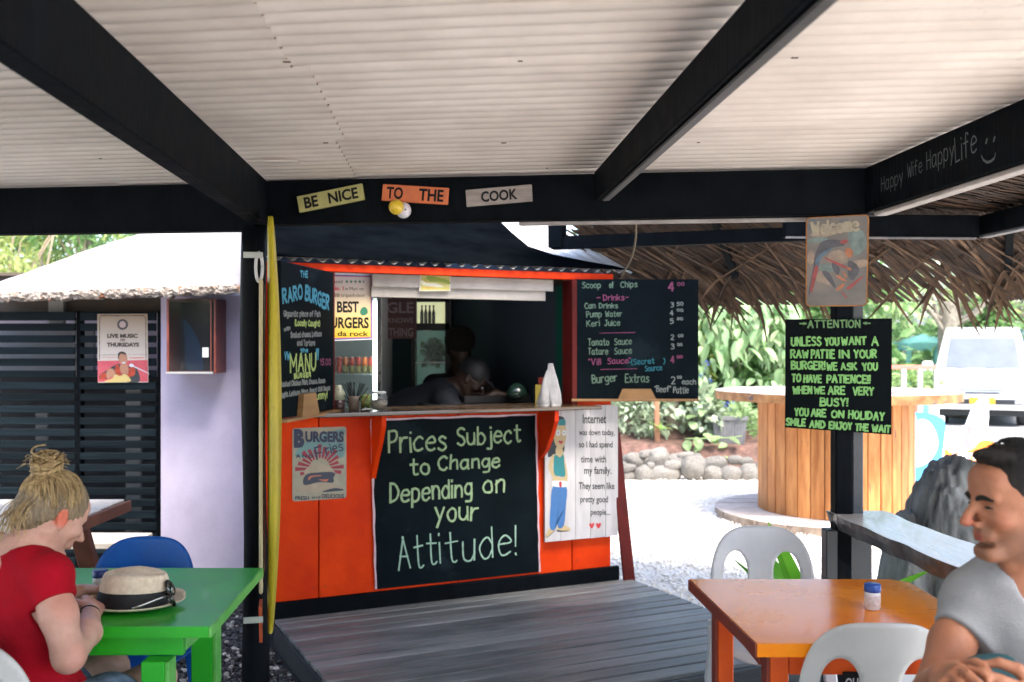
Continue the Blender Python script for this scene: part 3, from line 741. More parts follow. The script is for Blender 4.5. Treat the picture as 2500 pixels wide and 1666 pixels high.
CC = mat('blue_chalk', (.012, .11, .15), .9, .3, 70, c2=(.025, .19, .24), patch=((.02, .08, .11), .6, 60)); CWH = mat('white_chalk', (.15, .18, .17), .9, .3, 70, c2=(.27, .29, .28), patch=((.11, .13, .14), .58, 60))
w_ = .0062
S.chalk('chalk_writing', CB, [
    ('Scoop', *Z(478, 250), *Z(650, 248), 14, w_), ('of', *Z(738, 248), *Z(775, 246), 14, w_), ('Chips', *Z(845, 246), *Z(1000, 238), 14, w_),
    ('Can', *Z(503, 448), *Z(600, 442), 14, w_), ('Drinks', *Z(640, 442), *Z(815, 440), 12, w_), ('Pump', *Z(518, 528), *Z(660, 524), 14, w_), ('Water', *Z(700, 524), *Z(855, 520), 13, w_),
    ('Keri', *Z(520, 618), *Z(640, 612), 14, w_), ('Juice', *Z(690, 612), *Z(835, 608), 14, w_),
    ('Tomato', *Z(535, 800), *Z(730, 795), 16, w_), ('Sauce', *Z(787, 793), *Z(948, 785), 15, w_),
    ('Tatare', *Z(535, 885), *Z(720, 882), 15, w_), ('Sauce', *Z(787, 882), *Z(948, 876), 15, w_),
    ('Burger', *Z(575, 1160), *Z(808, 1140), 19, w_ + .001), ('Extras', *Z(890, 1150), *Z(1112, 1150), 20, w_ + .001)])
S.chalk('price', CWH, [
    ('3', *Z(1325, 432), *Z(1350, 432), 12, w_), ('50', *Z(1385, 418), *Z(1440, 416), 8, w_), ('4', *Z(1318, 512), *Z(1345, 512), 12, w_), ('00', *Z(1385, 474), *Z(1440, 472), 6, w_),
    ('5', *Z(1320, 592), *Z(1350, 592), 12, w_), ('00', *Z(1385, 556), *Z(1438, 554), 6, w_), ('2', *Z(1325, 745), *Z(1352, 745), 12, w_), ('00', *Z(1395, 718), *Z(1440, 716), 6, w_),
    ('3', *Z(1325, 832), *Z(1355, 832), 12, w_), ('00', *Z(1388, 802), *Z(1432, 800), 6, w_), ('2', *Z(1330, 1165), *Z(1365, 1165), 18, w_ + .001), ('00', *Z(1388, 1115), *Z(1425, 1113), 6, w_),
    ('each', *Z(1432, 1170), *Z(1560, 1172), 13, w_), ('"Beef"', *Z(1172, 1242), *Z(1320, 1245), 14, w_), ('Pattie', *Z(1350, 1252), *Z(1490, 1255), 15, w_)], jit=.2)
S.chalk('chalk_writing', CP, [
    ('4', *Z(1305, 275), *Z(1352, 275), 20, .010), ('00', *Z(1388, 228), *Z(1450, 226), 8, w_), ('-', *Z(618, 362), *Z(650, 360), 12, w_), ('Drinks', *Z(680, 370), *Z(875, 366), 14, w_), ('-', *Z(895, 360), *Z(920, 358), 12, w_),
    ('_', *Z(638, 706), *Z(980, 700), 14, .004), ('"Vili', *Z(538, 985), *Z(650, 985), 15, w_), ('Sauce"', *Z(720, 975), *Z(935, 972), 14, w_), ('4', *Z(1322, 965), *Z(1355, 965), 16, .008), ('00', *Z(1385, 920), *Z(1435, 918), 6, w_),
    ('_', *Z(650, 1052), *Z(1000, 1045), 14, .004)])
S.chalk('chalk_writing', CC, [('-(Secret', *Z(920, 985), *Z(1165, 970), 13, w_), (')', *Z(1255, 975), *Z(1268, 975), 13, w_), ('Source', *Z(1080, 1045), *Z(1238, 1035), 13, w_)])
# --- the menu board folded out towards the table, seen very obliquely
A0 = K.w(SO0 - .012, -.035, 0); FL = Frame(A0.x - .108, A0.y - .69, math.atan2(.69, .108))
Z = lambda x, y: zp(x, y, 636 / 150.0, 680, 640)
S = Sign('menu_board', 'black menu board for raro burger and manu burger beside the yellow surfboard', 'menu board', FL, 0, 700, 1015, group='fold-out menu boards beside the serving window')
h0 = 1.172; L_ = .705; x0_ = -S.s0
mb = MB(); mb.box(x0_, x0_ + L_, 0, .018, h0 + .016 - S.z0, 1.885 - S.z0, .002); mb.build('board', PLYBLK, S.t)
mb = MB(); mb.box(x0_, x0_ + L_ + .03, -.03, .02, h0 - .002 - S.z0, h0 + .012 - S.z0, .002); mb.build('ledge', WOODN, S.t)
a, b = S.p(*Z(188, 1545)), S.p(*Z(368, 1530))
mb = MB(); w0 = .05; mb.prism([(a[0], h0 + .012 - S.z0), (b[0], h0 + .012 - S.z0), (b[0] - w0, h0 + .115 - S.z0), (a[0] + w0 * .4, h0 + .115 - S.z0)], -.028, -.001, 'y'); mb.build('support_block', WOODN, S.t, fix=True)
tw = .0095
def zl(t, x0, y0, x1, y1, h, w=tw): return (t, *Z(x0, y0), *Z(x1, y1), h, w)
S.chalk('chalk_writing', mat('bright_blue_chalk', (.05, .27, .40), .9, .25, 70, c2=(.09, .38, .52)), [zl('THE', 226, 155, 300, 156, 14), zl("RARO", 45, 425, 245, 370, 32, .017), zl("BURGER", 275, 382, 515, 492, 33, .017),
    zl('VW', 62, 1010, 112, 1010, 18), zl('VV', 388, 1010, 412, 1010, 26), zl('the', 226, 930, 300, 930, 8)])
S.chalk('chalk_writing', mat('yellow_green_chalk', (.34, .46, .12), .9, .25, 70, c2=(.45, .58, .20)), [zl('(Locally Caught)', 168, 655, 425, 662, 13), zl('MANU', 122, 1140, 380, 1118, 42, .017), zl('BURGER', 160, 1205, 330, 1185, 10), zl('yummy!', 365, 1430, 500, 1405, 17)])
S.chalk('chalk_writing', CWH, [zl('Gigantic piece of Fish', 52, 562, 428, 562, 13), zl('with', 55, 715, 118, 700, 8), zl('Smoked cheese, Lettuce', 125, 780, 440, 765, 12), zl('and Tartare', 192, 862, 372, 862, 12),
    zl('Smoked Chicken Fillet, Cheese, Bacon', 20, 1290, 475, 1245, 11), zl('Apple, Lettuce, Mayo, Sweet Chilli Sauce', 20, 1400, 525, 1320, 11)])
S.chalk('chalk_writing', CP, [zl('15.00', 430, 1065, 535, 1065, 14)])
# --- BEST BURGERS poster
Z = lambda x, y: zp(x, y, 1425 / 500.0, 600, 500)
S = Sign('burger_poster', 'yellow and white poster reading BEST BURGERS in the kiosk window', 'poster', K, .075, *Z(560, 950))
S.plate('poster_sheet', mat('poster_white', (.62, .60, .62), .5, .06, 6), [S.p(*Z(*q)) for q in ((520, 953), (886, 938), (886, 484), (520, 470))], .006)
S.shape('print', mat('poster_blue_line', (.05, .12, .36), .5), [[Z(*q) for q in ((520, 944), (880, 932), (880, 494), (520, 484))]], -.0004, False)
S.shape('print', mat('poster_pink_line', (.50, .10, .22), .5), [[Z(*q) for q in ((520, 936), (874, 926), (874, 500), (520, 492))]], -.0008, False)
def ramp_mat(name, c0, c1, z0, z1):
    m = bpy.data.materials.new(name); nt, b = nodes_of(m); N, L = nt.nodes, nt.links
    tc = N.new('ShaderNodeTexCoord'); sp = N.new('ShaderNodeSeparateXYZ'); mr = N.new('ShaderNodeMapRange'); mx = N.new('ShaderNodeMixRGB')
    L.new(tc.outputs['Object'], sp.inputs[0]); L.new(sp.outputs['Z'], mr.inputs[0]); mr.inputs[1].default_value = z0; mr.inputs[2].default_value = z1
    L.new(mr.outputs[0], mx.inputs[0]); mx.inputs[1].default_value = (*c0, 1); mx.inputs[2].default_value = (*c1, 1); L.new(mx.outputs[0], b.inputs['Base Color']); b.inputs['Roughness'].default_value = .5
    return m
zb = S.p(*Z(860, 925))[1]; zt = S.p(*Z(860, 520))[1]
S.shape('print', ramp_mat('poster_yellow_fade', (.62, .42, .015), (.58, .52, .52), zb + .01, zt), [[Z(*q) for q in ((520, 930), (868, 920), (868, 506), (520, 498))]], -.0012, False)
S.text('print', INK, [('BEST', *Z(634, 672), *Z(786, 752), .035), ('BURGERS', *Z(545, 782), *Z(856, 862), .035), ('on da rock', *Z(545, 880), *Z(852, 915), .02), ('tripadvisor', *Z(662, 618), *Z(832, 650), 0), ('in Muri on', *Z(690, 574), *Z(820, 596), 0), ('Rated', *Z(590, 524), *Z(672, 546), 0)], -.0016)
S.text('print', mat('poster_red', (.55, .02, .08), .5), [('No. 1', *Z(604, 568), *Z(680, 598), .04)], -.0016)
mb = MB()
for i in range(5):
    cx, cz = S.p(*Z(703 + i * 30, 536)); n = 5; r_ = .011
    mb.add([(cx + r_ * (1 if k % 2 == 0 else .42) * math.sin(math.pi * k / 5) * (1 if i < 4 or math.sin(math.pi * k / 5) < 0 else .0), -.0016, cz + r_ * (1 if k % 2 == 0 else .42) * math.cos(math.pi * k / 5)) for k in range(10)], [tuple(range(10))])
mb.build('print', mat('poster_green', (.02, .16, .09), .5), S.t)
mb = MB()
for x in (618, 642): 
    c_ = S.p(*Z(x, 630)); disc(mb, c_[0], c_[1], .011, -.0016); 
mb.build('print', mat('poster_beige', (.30, .24, .16), .5), S.t)
S.shape('print', mat('poster_green', (.02, .16, .09), .5), [[Z(*q) for q in ((795, 755), (802, 725), (825, 712), (845, 728), (846, 758), (815, 772))]], -.0016)
# --- yellow leaflet on the valance
Z = lambda x, y: zp(x, y, 1960 / 500.0, 900, 640)
S = Sign('leaflet', 'small yellow green leaflet pinned to the board above the serving window', 'leaflet', K, .026, *Z(490, 278))
S.plate('leaflet_sheet', mat('leaflet_white', (.55, .54, .48), .5), [S.p(*Z(*q)) for q in ((484, 279), (781, 279), (784, 125), (488, 122))], .003)
S.shape('print', mat('leaflet_yellow', (.50, .46, .06), .5, .3, 18, c2=(.58, .54, .22)), [[Z(*q) for q in ((496, 272), (773, 272), (776, 131), (500, 128))]], -.0006, False)
S.shape('print', mat('leaflet_green', (.22, .30, .03), .5), [[Z(*q) for q in ((560, 135), (640, 140), (770, 180), (772, 215), (690, 195), (600, 190), (560, 165))]], -.001)
S.shape('print', mat('leaflet_cream', (.62, .62, .45), .5), [[Z(*q) for q in ((505, 175), (560, 200), (650, 205), (720, 240), (600, 235), (510, 215))]], -.0012)
mb = MB(); jline([S.p(*Z(512, 247)), S.p(*Z(650, 250))], .004, -.0014, mb, .001); mb.build('print', mat('leaflet_orange', (.60, .28, .04), .5), S.t)
# --- Burgers and Fries tin sign (crop 1195/160 px per px, origin 700, 1030)
Z = lambda x, y: zp(x, y, 1195 / 160.0, 700, 1030)
S = Sign('tin_sign', 'vintage tin sign reading BURGERS and Fries FRESH and DELICIOUS with a burger', 'sign', K, -.006, *Z(100, 1470))
a, b = S.p(*Z(105, 1475)), S.p(*Z(1088, 70)); cx, cz = (a[0] + b[0]) / 2, (a[1] + b[1]) / 2
CREAM = mat('aged_cream_tin', (.34, .31, .22), .55, .15, 8, c2=(.44, .41, .31), patch=((.26, .17, .07), .66, 14))
sl = math.radians(-.3)
mb = MB(); mb.prism(rounded(b[0] - a[0], b[1] - a[1] - .01, .014, 4, cx, cz), 0, .004); mb.build('plate', CREAM, S.t, fix=True)
S.shape('print', mat('faded_teal', (.16, .30, .30), .55, .2, 12), [[Z(*q) for q in ((320, 380), (1000, 130), (1040, 300), (1035, 640), (700, 640), (190, 640), (200, 500))]], -.0006)
mb = MB(); o_ = S.p(*Z(600, 860)); u_ = S.p(*Z(1000, 850))[0] - o_[0]
for k in range(15):
    an = R(-12 + 204 * k / 14); d0, d1 = .055, u_ * (1.0 + .12 * math.sin(k * 2.1)); wd = .085
    mb.add([(o_[0] + d0 * math.cos(an - wd), -.0012, o_[1] + d0 * math.sin(an - wd)), (o_[0] + d1 * math.cos(an - wd), -.0012, o_[1] + d1 * math.sin(an - wd)),
            (o_[0] + d1 * math.cos(an + wd), -.0012, o_[1] + d1 * math.sin(an + wd)), (o_[0] + d0 * math.cos(an + wd), -.0012, o_[1] + d0 * math.sin(an + wd))], [(0, 1, 2, 3)])
mb.build('print', mat('faded_crimson', (.34, .035, .06), .55, .25, 25, patch=((.36, .2, .18), .68, 40)), S.t)
S.shape('print', mat('bun_cream', (.42, .34, .25), .55, .15, 14), [[Z(*q) for q in ((320, 950), (370, 840), (480, 780), (620, 770), (760, 800), (850, 880), (860, 940), (600, 960))], [Z(*q) for q in ((200, 1210), (330, 1150), (560, 1110), (840, 1120), (1000, 1180), (1040, 1250), (600, 1280), (200, 1290))]], -.0018)
S.shape('print', mat('patty_navy', (.045, .055, .085), .55, .2, 14), [[Z(*q) for q in ((305, 1040), (380, 950), (560, 925), (800, 915), (880, 950), (850, 1020), (840, 1110), (600, 1100), (330, 1155))], [Z(*q) for q in ((640, 1280), (860, 1210), (1050, 1240), (940, 1262))]], -.0022)
S.shape('print', mat('sauce_coral', (.55, .16, .10), .55), [[Z(*q) for q in ((390, 1050), (430, 990), (620, 975), (610, 990), (460, 1010), (410, 1065))], [Z(*q) for q in ((580, 1055), (700, 1050), (760, 1045), (720, 1090), (680, 1085))]], -.0026)
NAVY = mat('sign_navy', (.022, .028, .075), .55, .2, 20)
S.text('print', NAVY, [('B', *Z(130, 130), *Z(318, 475), .07), ('URGERS', *Z(335, 170), *Z(1040, 375), .05), ('A N D', *Z(165, 595), *Z(480, 660), .02),
    ('FRESH', *Z(155, 1355), *Z(405, 1425), .02), ('and', *Z(450, 1350), *Z(608, 1400), .01), ('DELICIOUS', *Z(645, 1315), *Z(1045, 1395), .02)], -.003)
S.chalk('print', NAVY, [('F', *Z(550, 690), *Z(670, 660), 30, .0075), ('ries', *Z(725, 600), *Z(1025, 520), 24, .0065)], -.003, jit=.08)
# --- Internet plank sign
Z = lambda x, y: zp(x, y, 3.135, 880, 980)
S = Sign('plank_sign', 'white plank sign with a painted woman reading Internet was down today', 'sign', K, -.032, *Z(1420, 1075))
PLW = mat('white_washed_plank', (.52, .49, .50), .6, .12, 7, .15, 60, c2=(.62, .59, .60), grain=(1, 1, .1), obj_var=.05, patch=((.40, .36, .36), .70, 14), stretch=(3, 1, .5))
tops = (22, 38); bots = (1078, 1028)
xs_ = [1412, 1535, 1648, 1762, 1876, 1972]
for i in range(5):
    f0, f1 = (xs_[i] - 1412) / 560, (xs_[i + 1] - 1412) / 560
    q = [(xs_[i] + 1.5, bots[0] + (bots[1] - bots[0]) * f0 + random.uniform(-3, 3)), (xs_[i + 1] - 1.5, bots[0] + (bots[1] - bots[0]) * f1), (xs_[i + 1] - 1.5, tops[0] + 10 * f1), (xs_[i] + 1.5, tops[0] + random.uniform(-3, 3) + 10 * f0)]
    S.plate('plank', PLW, [S.p(*Z(*a)) for a in q], .014)
mb = MB(); a = S.p(*Z(1430, 1000)); b = S.p(*Z(1960, 960)); mb.box(a[0], b[0], .0145, .030, a[1], a[1] + .04); mb.box(a[0], b[0], .0145, .030, a[1] + .55, a[1] + .59); mb.build('batten', WOODN, S.t)
TXT = mat('grey_black_print', (.02, .02, .024), .6, .3, 40, patch=((.10, .10, .11), .68, 60))
S.text('print', TXT, [('Internet', *Z(1700, 100), *Z(1880, 170), .02), ('was down today,', *Z(1672, 215), *Z(1945, 275), .015), ('so I had spend', *Z(1672, 305), *Z(1930, 370), .015),
    ('time with', *Z(1686, 415), *Z(1880, 470), .015), ('my family.', *Z(1712, 500), *Z(1920, 575), .015), ('They seem like', *Z(1670, 620), *Z(1943, 690), .015),
    ('pretty good', *Z(1682, 725), *Z(1895, 790), .015), ('people...', *Z(1762, 825), *Z(1910, 885), .015)], -.0008)
mb = MB()
for cx in (1770, 1822):
    blob(mb, [S.p(*Z(cx + dx, 950 + dy)) for dx, dy in ((0, 24), (-18, 2), (-17, -14), (-8, -18), (0, -8), (8, -20), (17, -16), (17, 0))], -.0008)
mb.build('print', mat('heart_red', (.55, .03, .04), .6), S.t)
HAIR = mat('painted_dark_hair', (.02, .028, .035), .6); SK = mat('painted_skin', (.50, .38, .20), .6); TEAL = mat('painted_teal', (.02, .20, .22), .6); JN = mat('painted_jeans', (.05, .16, .40), .6)
S.shape('painted_figure', HAIR, [[Z(*q) for q in ((1500, 125), (1545, 118), (1566, 150), (1565, 240), (1562, 330), (1555, 390), (1500, 400), (1440, 430), (1438, 380), (1465, 300), (1490, 230))], [Z(*q) for q in ((1420, 1020), (1490, 985), (1470, 1010), (1425, 1045))], [Z(*q) for q in ((1508, 985), (1600, 990), (1560, 998), (1510, 998))]], -.0008)
S.shape('painted_figure', SK, [[Z(*q) for q in ((1490, 180), (1560, 182), (1575, 250), (1562, 330), (1545, 358), (1520, 358), (1490, 330), (1476, 250))], [Z(*q) for q in ((1500, 350), (1540, 350), (1556, 420), (1545, 425), (1525, 432), (1494, 400))],
    [Z(*q) for q in ((1468, 412), (1490, 420), (1470, 500), (1500, 570), (1545, 590), (1520, 610), (1480, 600), (1440, 500))], [Z(*q) for q in ((1555, 410), (1570, 480), (1585, 560), (1580, 620), (1565, 600), (1548, 585), (1560, 560))], [Z(*q) for q in ((1478, 590), (1572, 590), (1572, 612), (1476, 605))],
    [Z(*q) for q in ((1450, 968), (1490, 965), (1485, 990), (1425, 1040), (1422, 1015))], [Z(*q) for q in ((1508, 952), (1555, 948), (1600, 970), (1598, 990), (1510, 985))]], -.0012)
S.shape('painted_figure', TEAL, [[Z(*q) for q in ((1508, 150), (1562, 138), (1565, 182), (1510, 180))], [Z(*q) for q in ((1488, 410), (1525, 430), (1552, 405), (1560, 480), (1566, 570), (1520, 572), (1484, 560), (1478, 480))]], -.0016)
S.shape('painted_figure', JN, [[Z(*q) for q in ((1474, 652), (1575, 655), (1572, 800), (1556, 950), (1508, 955), (1525, 740), (1500, 960), (1450, 970), (1455, 800))]], -.0016)
S.shape('painted_figure', mat('painted_white', (.66, .66, .68), .6), [[Z(*q) for q in ((1474, 612), (1572, 612), (1572, 655), (1476, 650))], [Z(*q) for q in ((1498, 225), (1525, 222), (1526, 258), (1500, 262))], [Z(*q) for q in ((1545, 225), (1570, 225), (1570, 258), (1546, 260))]], -.002)
S.shape('painted_figure', mat('painted_lips', (.42, .03, .05), .6), [[Z(*q) for q in ((1512, 305), (1532, 302), (1550, 306), (1532, 328))], [Z(*q) for q in ((1520, 618), (1538, 618), (1538, 655), (1522, 655))]], -.0022)
mb = MB()
for x in (1512, 1557): c_ = S.p(*Z(x, 242)); disc(mb, c_[0], c_[1], .0035, -.0024)
mb.build('painted_figure', HAIR, S.t)
# --- ATTENTION board and the Welcome plate on the black post
PF = Frame(1.27, 3.785, R(-7.2))
Z = lambda x, y: zp(x, y, 1568 / 600.0, 1900, 480)
S = Sign('notice_board', 'black notice board on the post lettered in green starting with ATTENTION', 'sign', PF, 0, *Z(45, 1475))
S.plate('board', mat('flat_black_board', (.0025, .0045, .0055), .7, .25, 5, spec=.05), [S.p(*Z(*q)) for q in ((45, 1474), (722, 1520), (726, 778), (48, 784))], .010)
GC = mat('bright_green_marker', (.14, .36, .09), .8, .25, 60, c2=(.22, .48, .15), patch=((.07, .20, .06), .64, 50)); ww = .0075
S.chalk('lettering', GC, [
    ('UNLESS', *Z(85, 952), *Z(272, 950), 20, ww), ('YOU', *Z(300, 950), *Z(384, 948), 18, ww), ('WANT', *Z(405, 948), *Z(560, 944), 18, ww), ('A', *Z(598, 950), *Z(636, 950), 21, ww),
    ('RAW', *Z(82, 1030), *Z(190, 1028), 18, ww), ('PATTIE', *Z(212, 1030), *Z(358, 1032), 19, ww), ('IN', *Z(392, 1030), *Z(450, 1030), 18, ww), ('YOUR', *Z(485, 1028), *Z(625, 1028), 18, ww),
    ('BURGER!', *Z(85, 1102), *Z(296, 1102), 18, ww), ('WE', *Z(312, 1108), *Z(375, 1106), 17, ww), ('ASK', *Z(402, 1106), *Z(498, 1104), 16, ww), ('YOU', *Z(540, 1108), *Z(630, 1106), 17, ww),
    ('TO', *Z(88, 1180), *Z(142, 1180), 17, ww), ('HAVE', *Z(165, 1184), *Z(275, 1186), 17, ww), ('PATIENCE!!', *Z(312, 1188), *Z(582, 1190), 18, ww),
    ('WHEN', *Z(95, 1258), *Z(212, 1258), 17, ww), ('WE', *Z(230, 1258), *Z(295, 1258), 16, ww), ('ARE', *Z(320, 1262), *Z(425, 1262), 18, ww), ('VERY', *Z(478, 1264), *Z(605, 1266), 18, ww),
    ('BUSY!', *Z(270, 1334), *Z(440, 1336), 18, ww), ('YOU', *Z(105, 1398), *Z(190, 1400), 17, ww), ('ARE', *Z(212, 1402), *Z(302, 1406), 17, ww), ('ON', *Z(340, 1408), *Z(415, 1412), 16, ww), ('HOLIDAY', *Z(450, 1414), *Z(672, 1428), 18, ww),
    ('SMILE', *Z(50, 1458), *Z(172, 1464), 16, ww), ('AND', *Z(202, 1472), *Z(295, 1478), 16, ww), ('ENJOY', *Z(325, 1480), *Z(465, 1488), 16, ww), ('THE', *Z(492, 1492), *Z(572, 1496), 16, ww), ('WAIT', *Z(600, 1500), *Z(712, 1508), 16, ww)], jit=.14)
S.chalk('lettering', mat('dim_green_marker', (.10, .20, .08), .8, .3, 60), [('~', *Z(135, 828), *Z(178, 828), 14, .005), ('ATTENTION', *Z(190, 838), *Z(520, 834), 17, .0065), ('<', *Z(545, 825), *Z(585, 825), 14, .005)])
Z = lambda x, y: zp(x, y, 1129 / 180.0, 1960, 510)
S = Sign('welcome_plate', 'faded tropical metal plate with rusty edges above the notice board on the post', 'sign', PF, -.004, *Z(40, 1500))
def rquad(pts, r=.02, n=4):
    out = []; N_ = len(pts)
    for i in range(N_):
        p0, p1, p2 = Vector(pts[i - 1]), Vector(pts[i]), Vector(pts[(i + 1) % N_]); a = p1 + (p0 - p1).normalized() * r; b = p1 + (p2 - p1).normalized() * r
        for k in range(n + 1): t = k / n; q = a.lerp(p1, t).lerp(p1.lerp(b, t), t); out.append((q.x, q.y))
    return out
o4 = [S.p(*Z(*q)) for q in ((45, 1500), (985, 1490), (1020, 85), (50, 135))]
S.plate('plate', mat('rusty_orange_edge', (.26, .085, .012), .7, .4, 30, c2=(.36, .15, .03)), rquad(o4), .005)
i4 = [S.p(*Z(*q)) for q in ((62, 1484), (965, 1472), (992, 102), (68, 150))]
MU = mat('faded_painted_sky', (.105, .105, .105), .65, .3, 5, c2=(.19, .165, .145), patch=((.09, .105, .12), .58, 9))
mb = MB(); mb.add([(a, -.0006, b) for a, b in rquad(i4, .016)], [tuple(range(20))]); mb.build('print', MU, S.t)
def paint(n_, c, polys, y): S.shape('print', mat(n_, c, .65, .35, 30, patch=((.13, .12, .115), .62, 35)), [[Z(*q) for q in P_] for P_ in polys], y)
paint('faded_sand', (.24, .185, .14), [((120, 420), (200, 330), (420, 300), (640, 250), (780, 300), (600, 360), (350, 430)), ((380, 800), (420, 680), (560, 630), (680, 720), (660, 830), (480, 830)), ((200, 1100), (260, 960), (400, 1010), (480, 1180), (330, 1150)), ((70, 800), (90, 660), (160, 640), (180, 780), (120, 860)), ((720, 820), (960, 780), (970, 880), (800, 900))], -.0009)
paint('faded_teal_paint', (.13, .17, .16), [((240, 860), (430, 850), (470, 960), (300, 960)), ((700, 350), (900, 330), (980, 560), (800, 720), (720, 560)), ((90, 470), (300, 430), (380, 480), (120, 540))], -.0011)
paint('faded_dark', (.065, .065, .075), [((190, 700), (300, 500), (560, 480), (640, 560), (450, 600), (260, 720), (190, 900), (110, 1300), (90, 1250), (160, 900)), ((290, 970), (400, 980), (500, 1180), (460, 1190)), ((450, 830), (560, 900), (540, 1020), (460, 930)), ((700, 800), (820, 850), (860, 960), (760, 1100), (690, 1000))], -.0013)
paint('faded_blue_paint', (.07, .115, .16), [((190, 820), (240, 720), (420, 600), (440, 620), (280, 760), (240, 900))], -.0015)
paint('faded_red_paint', (.24, .05, .05), [((180, 900), (235, 910), (150, 1250), (110, 1240)), ((560, 510), (650, 470), (690, 500), (640, 540)), ((680, 1200), (900, 1040), (910, 1060), (780, 1180), (700, 1240)), ((580, 1260), (600, 1265), (680, 1360), (650, 1360)), ((320, 740), (480, 800), (700, 900), (740, 950), (640, 910), (400, 800))], -.0017)
paint('faded_coral_paint', (.32, .12, .06), [((640, 640), (700, 600), (770, 660), (740, 740), (680, 740)), ((500, 1010), (600, 1050), (680, 1110), (580, 1090)), ((500, 1260), (560, 1180), (640, 1140), (600, 1220)), ((600, 950), (640, 980), (680, 1050), (640, 1040)), ((660, 890), (740, 910), (720, 950))], -.0019)
S.chalk('print', mat('faded_cream_letter', (.28, .25, .18), .65, .2, 30), [('Welcome', *Z(150, 400), *Z(850, 330), 30, .011)], -.0021, jit=.1)
# ================================================================ left side: lavender building, slat fence, picnic table
LAV = mat('lavender_render_wall', (.41, .365, .49), .8, .06, 4, .22, 170, c2=(.48, .435, .56), patch=((.34, .30, .39), .64, 3))
bl = thing('lavender_building', 'low lavender rendered building under a pale cement roof with a crumbling edge', 'building', (-1.6, 5.25, 0))
def bb(name, m, x0, x1, y0, y1, z0, z1, c=0.0):
    mb = MB(); mb.box(x0 + 1.6, x1 + 1.6, y0 - 5.25, y1 - 5.25, z0, z1, c=c); return mb.build(name, m, bl)
bb('wall', LAV, -2.222, -1.60, 6.30, 6.45, 0, 1.83)
bb('wall', LAV, -2.222, -2.05, 6.452, 8.1, 0, 1.95)
bb('wall', LAV, -6.6, -2.23, 8.0, 8.15, 0, 2.1)
DKT = mat('dark_brown_timber', (.055, .036, .022), .7, .3, 6, .2, 40, c2=(.10, .07, .045))
bb('roof_beam', DKT, -4.2, -2.24, 6.75, 6.82, 1.74, 1.84)
bb('ceiling_panel', mat('brown_ceiling', (.10, .075, .05), .7), -6.6, -2.24, 6.6, 8.0, 1.98, 2.0)
bb('stud', mat('pale_stud', (.33, .31, .28), .8, .15), -3.12, -3.02, 6.70, 6.74, 1.62, 1.98)
# roof plane through the eave line
EA, EB = at(-130, 722, 6.14), at(632, 695, 5.92)
ez = 1.85
ed = (EB - EA); ed.z = 0; en = Vector((-ed.y, ed.x, 0)).normalized(); sl_ = math.tan(R(25))
pn = ed.normalized().cross((en + Vector((0, 0, sl_))).normalized())
def eroof(px, py):
    d = Vector(((px - 1250) / F, 1, -(py - 850) / F)); c = Vector((0, 0, EYE)); return c + d * ((EA - c).dot(pn) / d.dot(pn))
def eave_pt(px):
    k = (px - 1250) / F; t = (k * EA.y - EA.x) / ((EB.x - EA.x) - k * (EB.y - EA.y)); return EA + (EB - EA) * t
hp = [(-130, 724), (0, 690), (120, 647), (200, 618), (280, 588), (385, 560), (470, 532), (560, 505), (640, 480)]
def lerp_pts(P, t):
    x = t * (len(P) - 1); i = min(int(x), len(P) - 2); f = x - i; return (P[i][0] + (P[i + 1][0] - P[i][0]) * f, P[i][1] + (P[i + 1][1] - P[i][1]) * f)
n, m_ = 90, 14; vs = []; fs = []
off = Vector((1.6, -5.25, 0))
for i in range(n + 1):
    t = i / n; h_ = eroof(*lerp_pts(hp, t)); e_ = eave_pt(-130 + 762 * t)
    for j in range(m_ + 1):
        p = e_.lerp(h_, j / m_); p.z += .012 * noise.noise(p * 2.3) + .004 * noise.noise(p * 11) - (.006 * abs(noise.noise(p * 30)) if j == 0 else 0)
        vs.append(p + off)
for i in range(n):
    for j in range(m_): k = i * (m_ + 1) + j; fs.append((k, k + m_ + 1, k + m_ + 2, k + 1))
mb = MB(); mb.add(vs, fs)
mb.build('roof', mat('weathered_cement_roof', (.24, .225, .22), .9, .2, 3, .6, 30, c2=(.36, .34, .33), patch=((.15, .135, .135), .63, 7)), bl, smooth=True)
# crumbling edge
n = 260; vs = []; fs = []; rows = 7
random.seed(5)
for i in range(n + 1):
    t = i / n; e_ = EA.lerp(EB, t); th = .056 * (1 + .35 * noise.noise(Vector((t * 30, 0, 0))) + .2 * noise.noise(Vector((t * 110, 3, 0))))
    for j in range(rows):
        f = j / (rows - 1); z = e_.z + .006 - th * f
        o = .012 * math.sin(f * math.pi) + .016 * noise.noise(Vector((t * 70, f * 3, 1))) + .010 * noise.noise(Vector((t * 200, f * 8, 4)))
        p = e_ - en * (.004 + o) + off; p.z = z; vs.append(p)
    p = e_ + en * .05 + off; p.z = e_.z - th * .9; vs.append(p)
W_ = rows + 1
for i in range(n):
    for j in range(W_ - 1): k = i * W_ + j; fs.append((k, k + 1, k + W_ + 1, k + W_))
mb = MB(); mb.add(vs, fs)
em = mat('crumbling_bark_edge', (.20, .15, .115), .9, .4, 22, 1.0, 60, c2=(.38, .33, .28), patch=((.42, .14, .05), .56, 9))
mb.build('crumbled_edge', em, bl)
mb = MB(); a_ = EA + en * .05 + off; b_ = EB + en * .05 + off; a_.z -= .045; b_.z -= .045; c_ = b_ + en * .9 + Vector((0, 0, .2)); d_ = a_ + en * .9 + Vector((0, 0, .2))
mb.add([a_, b_, c_, d_], [(0, 1, 2, 3)]); mb.build('soffit', mat('brown_soffit', (.12, .09, .06), .8, .3, 6), bl)
random.seed(21)
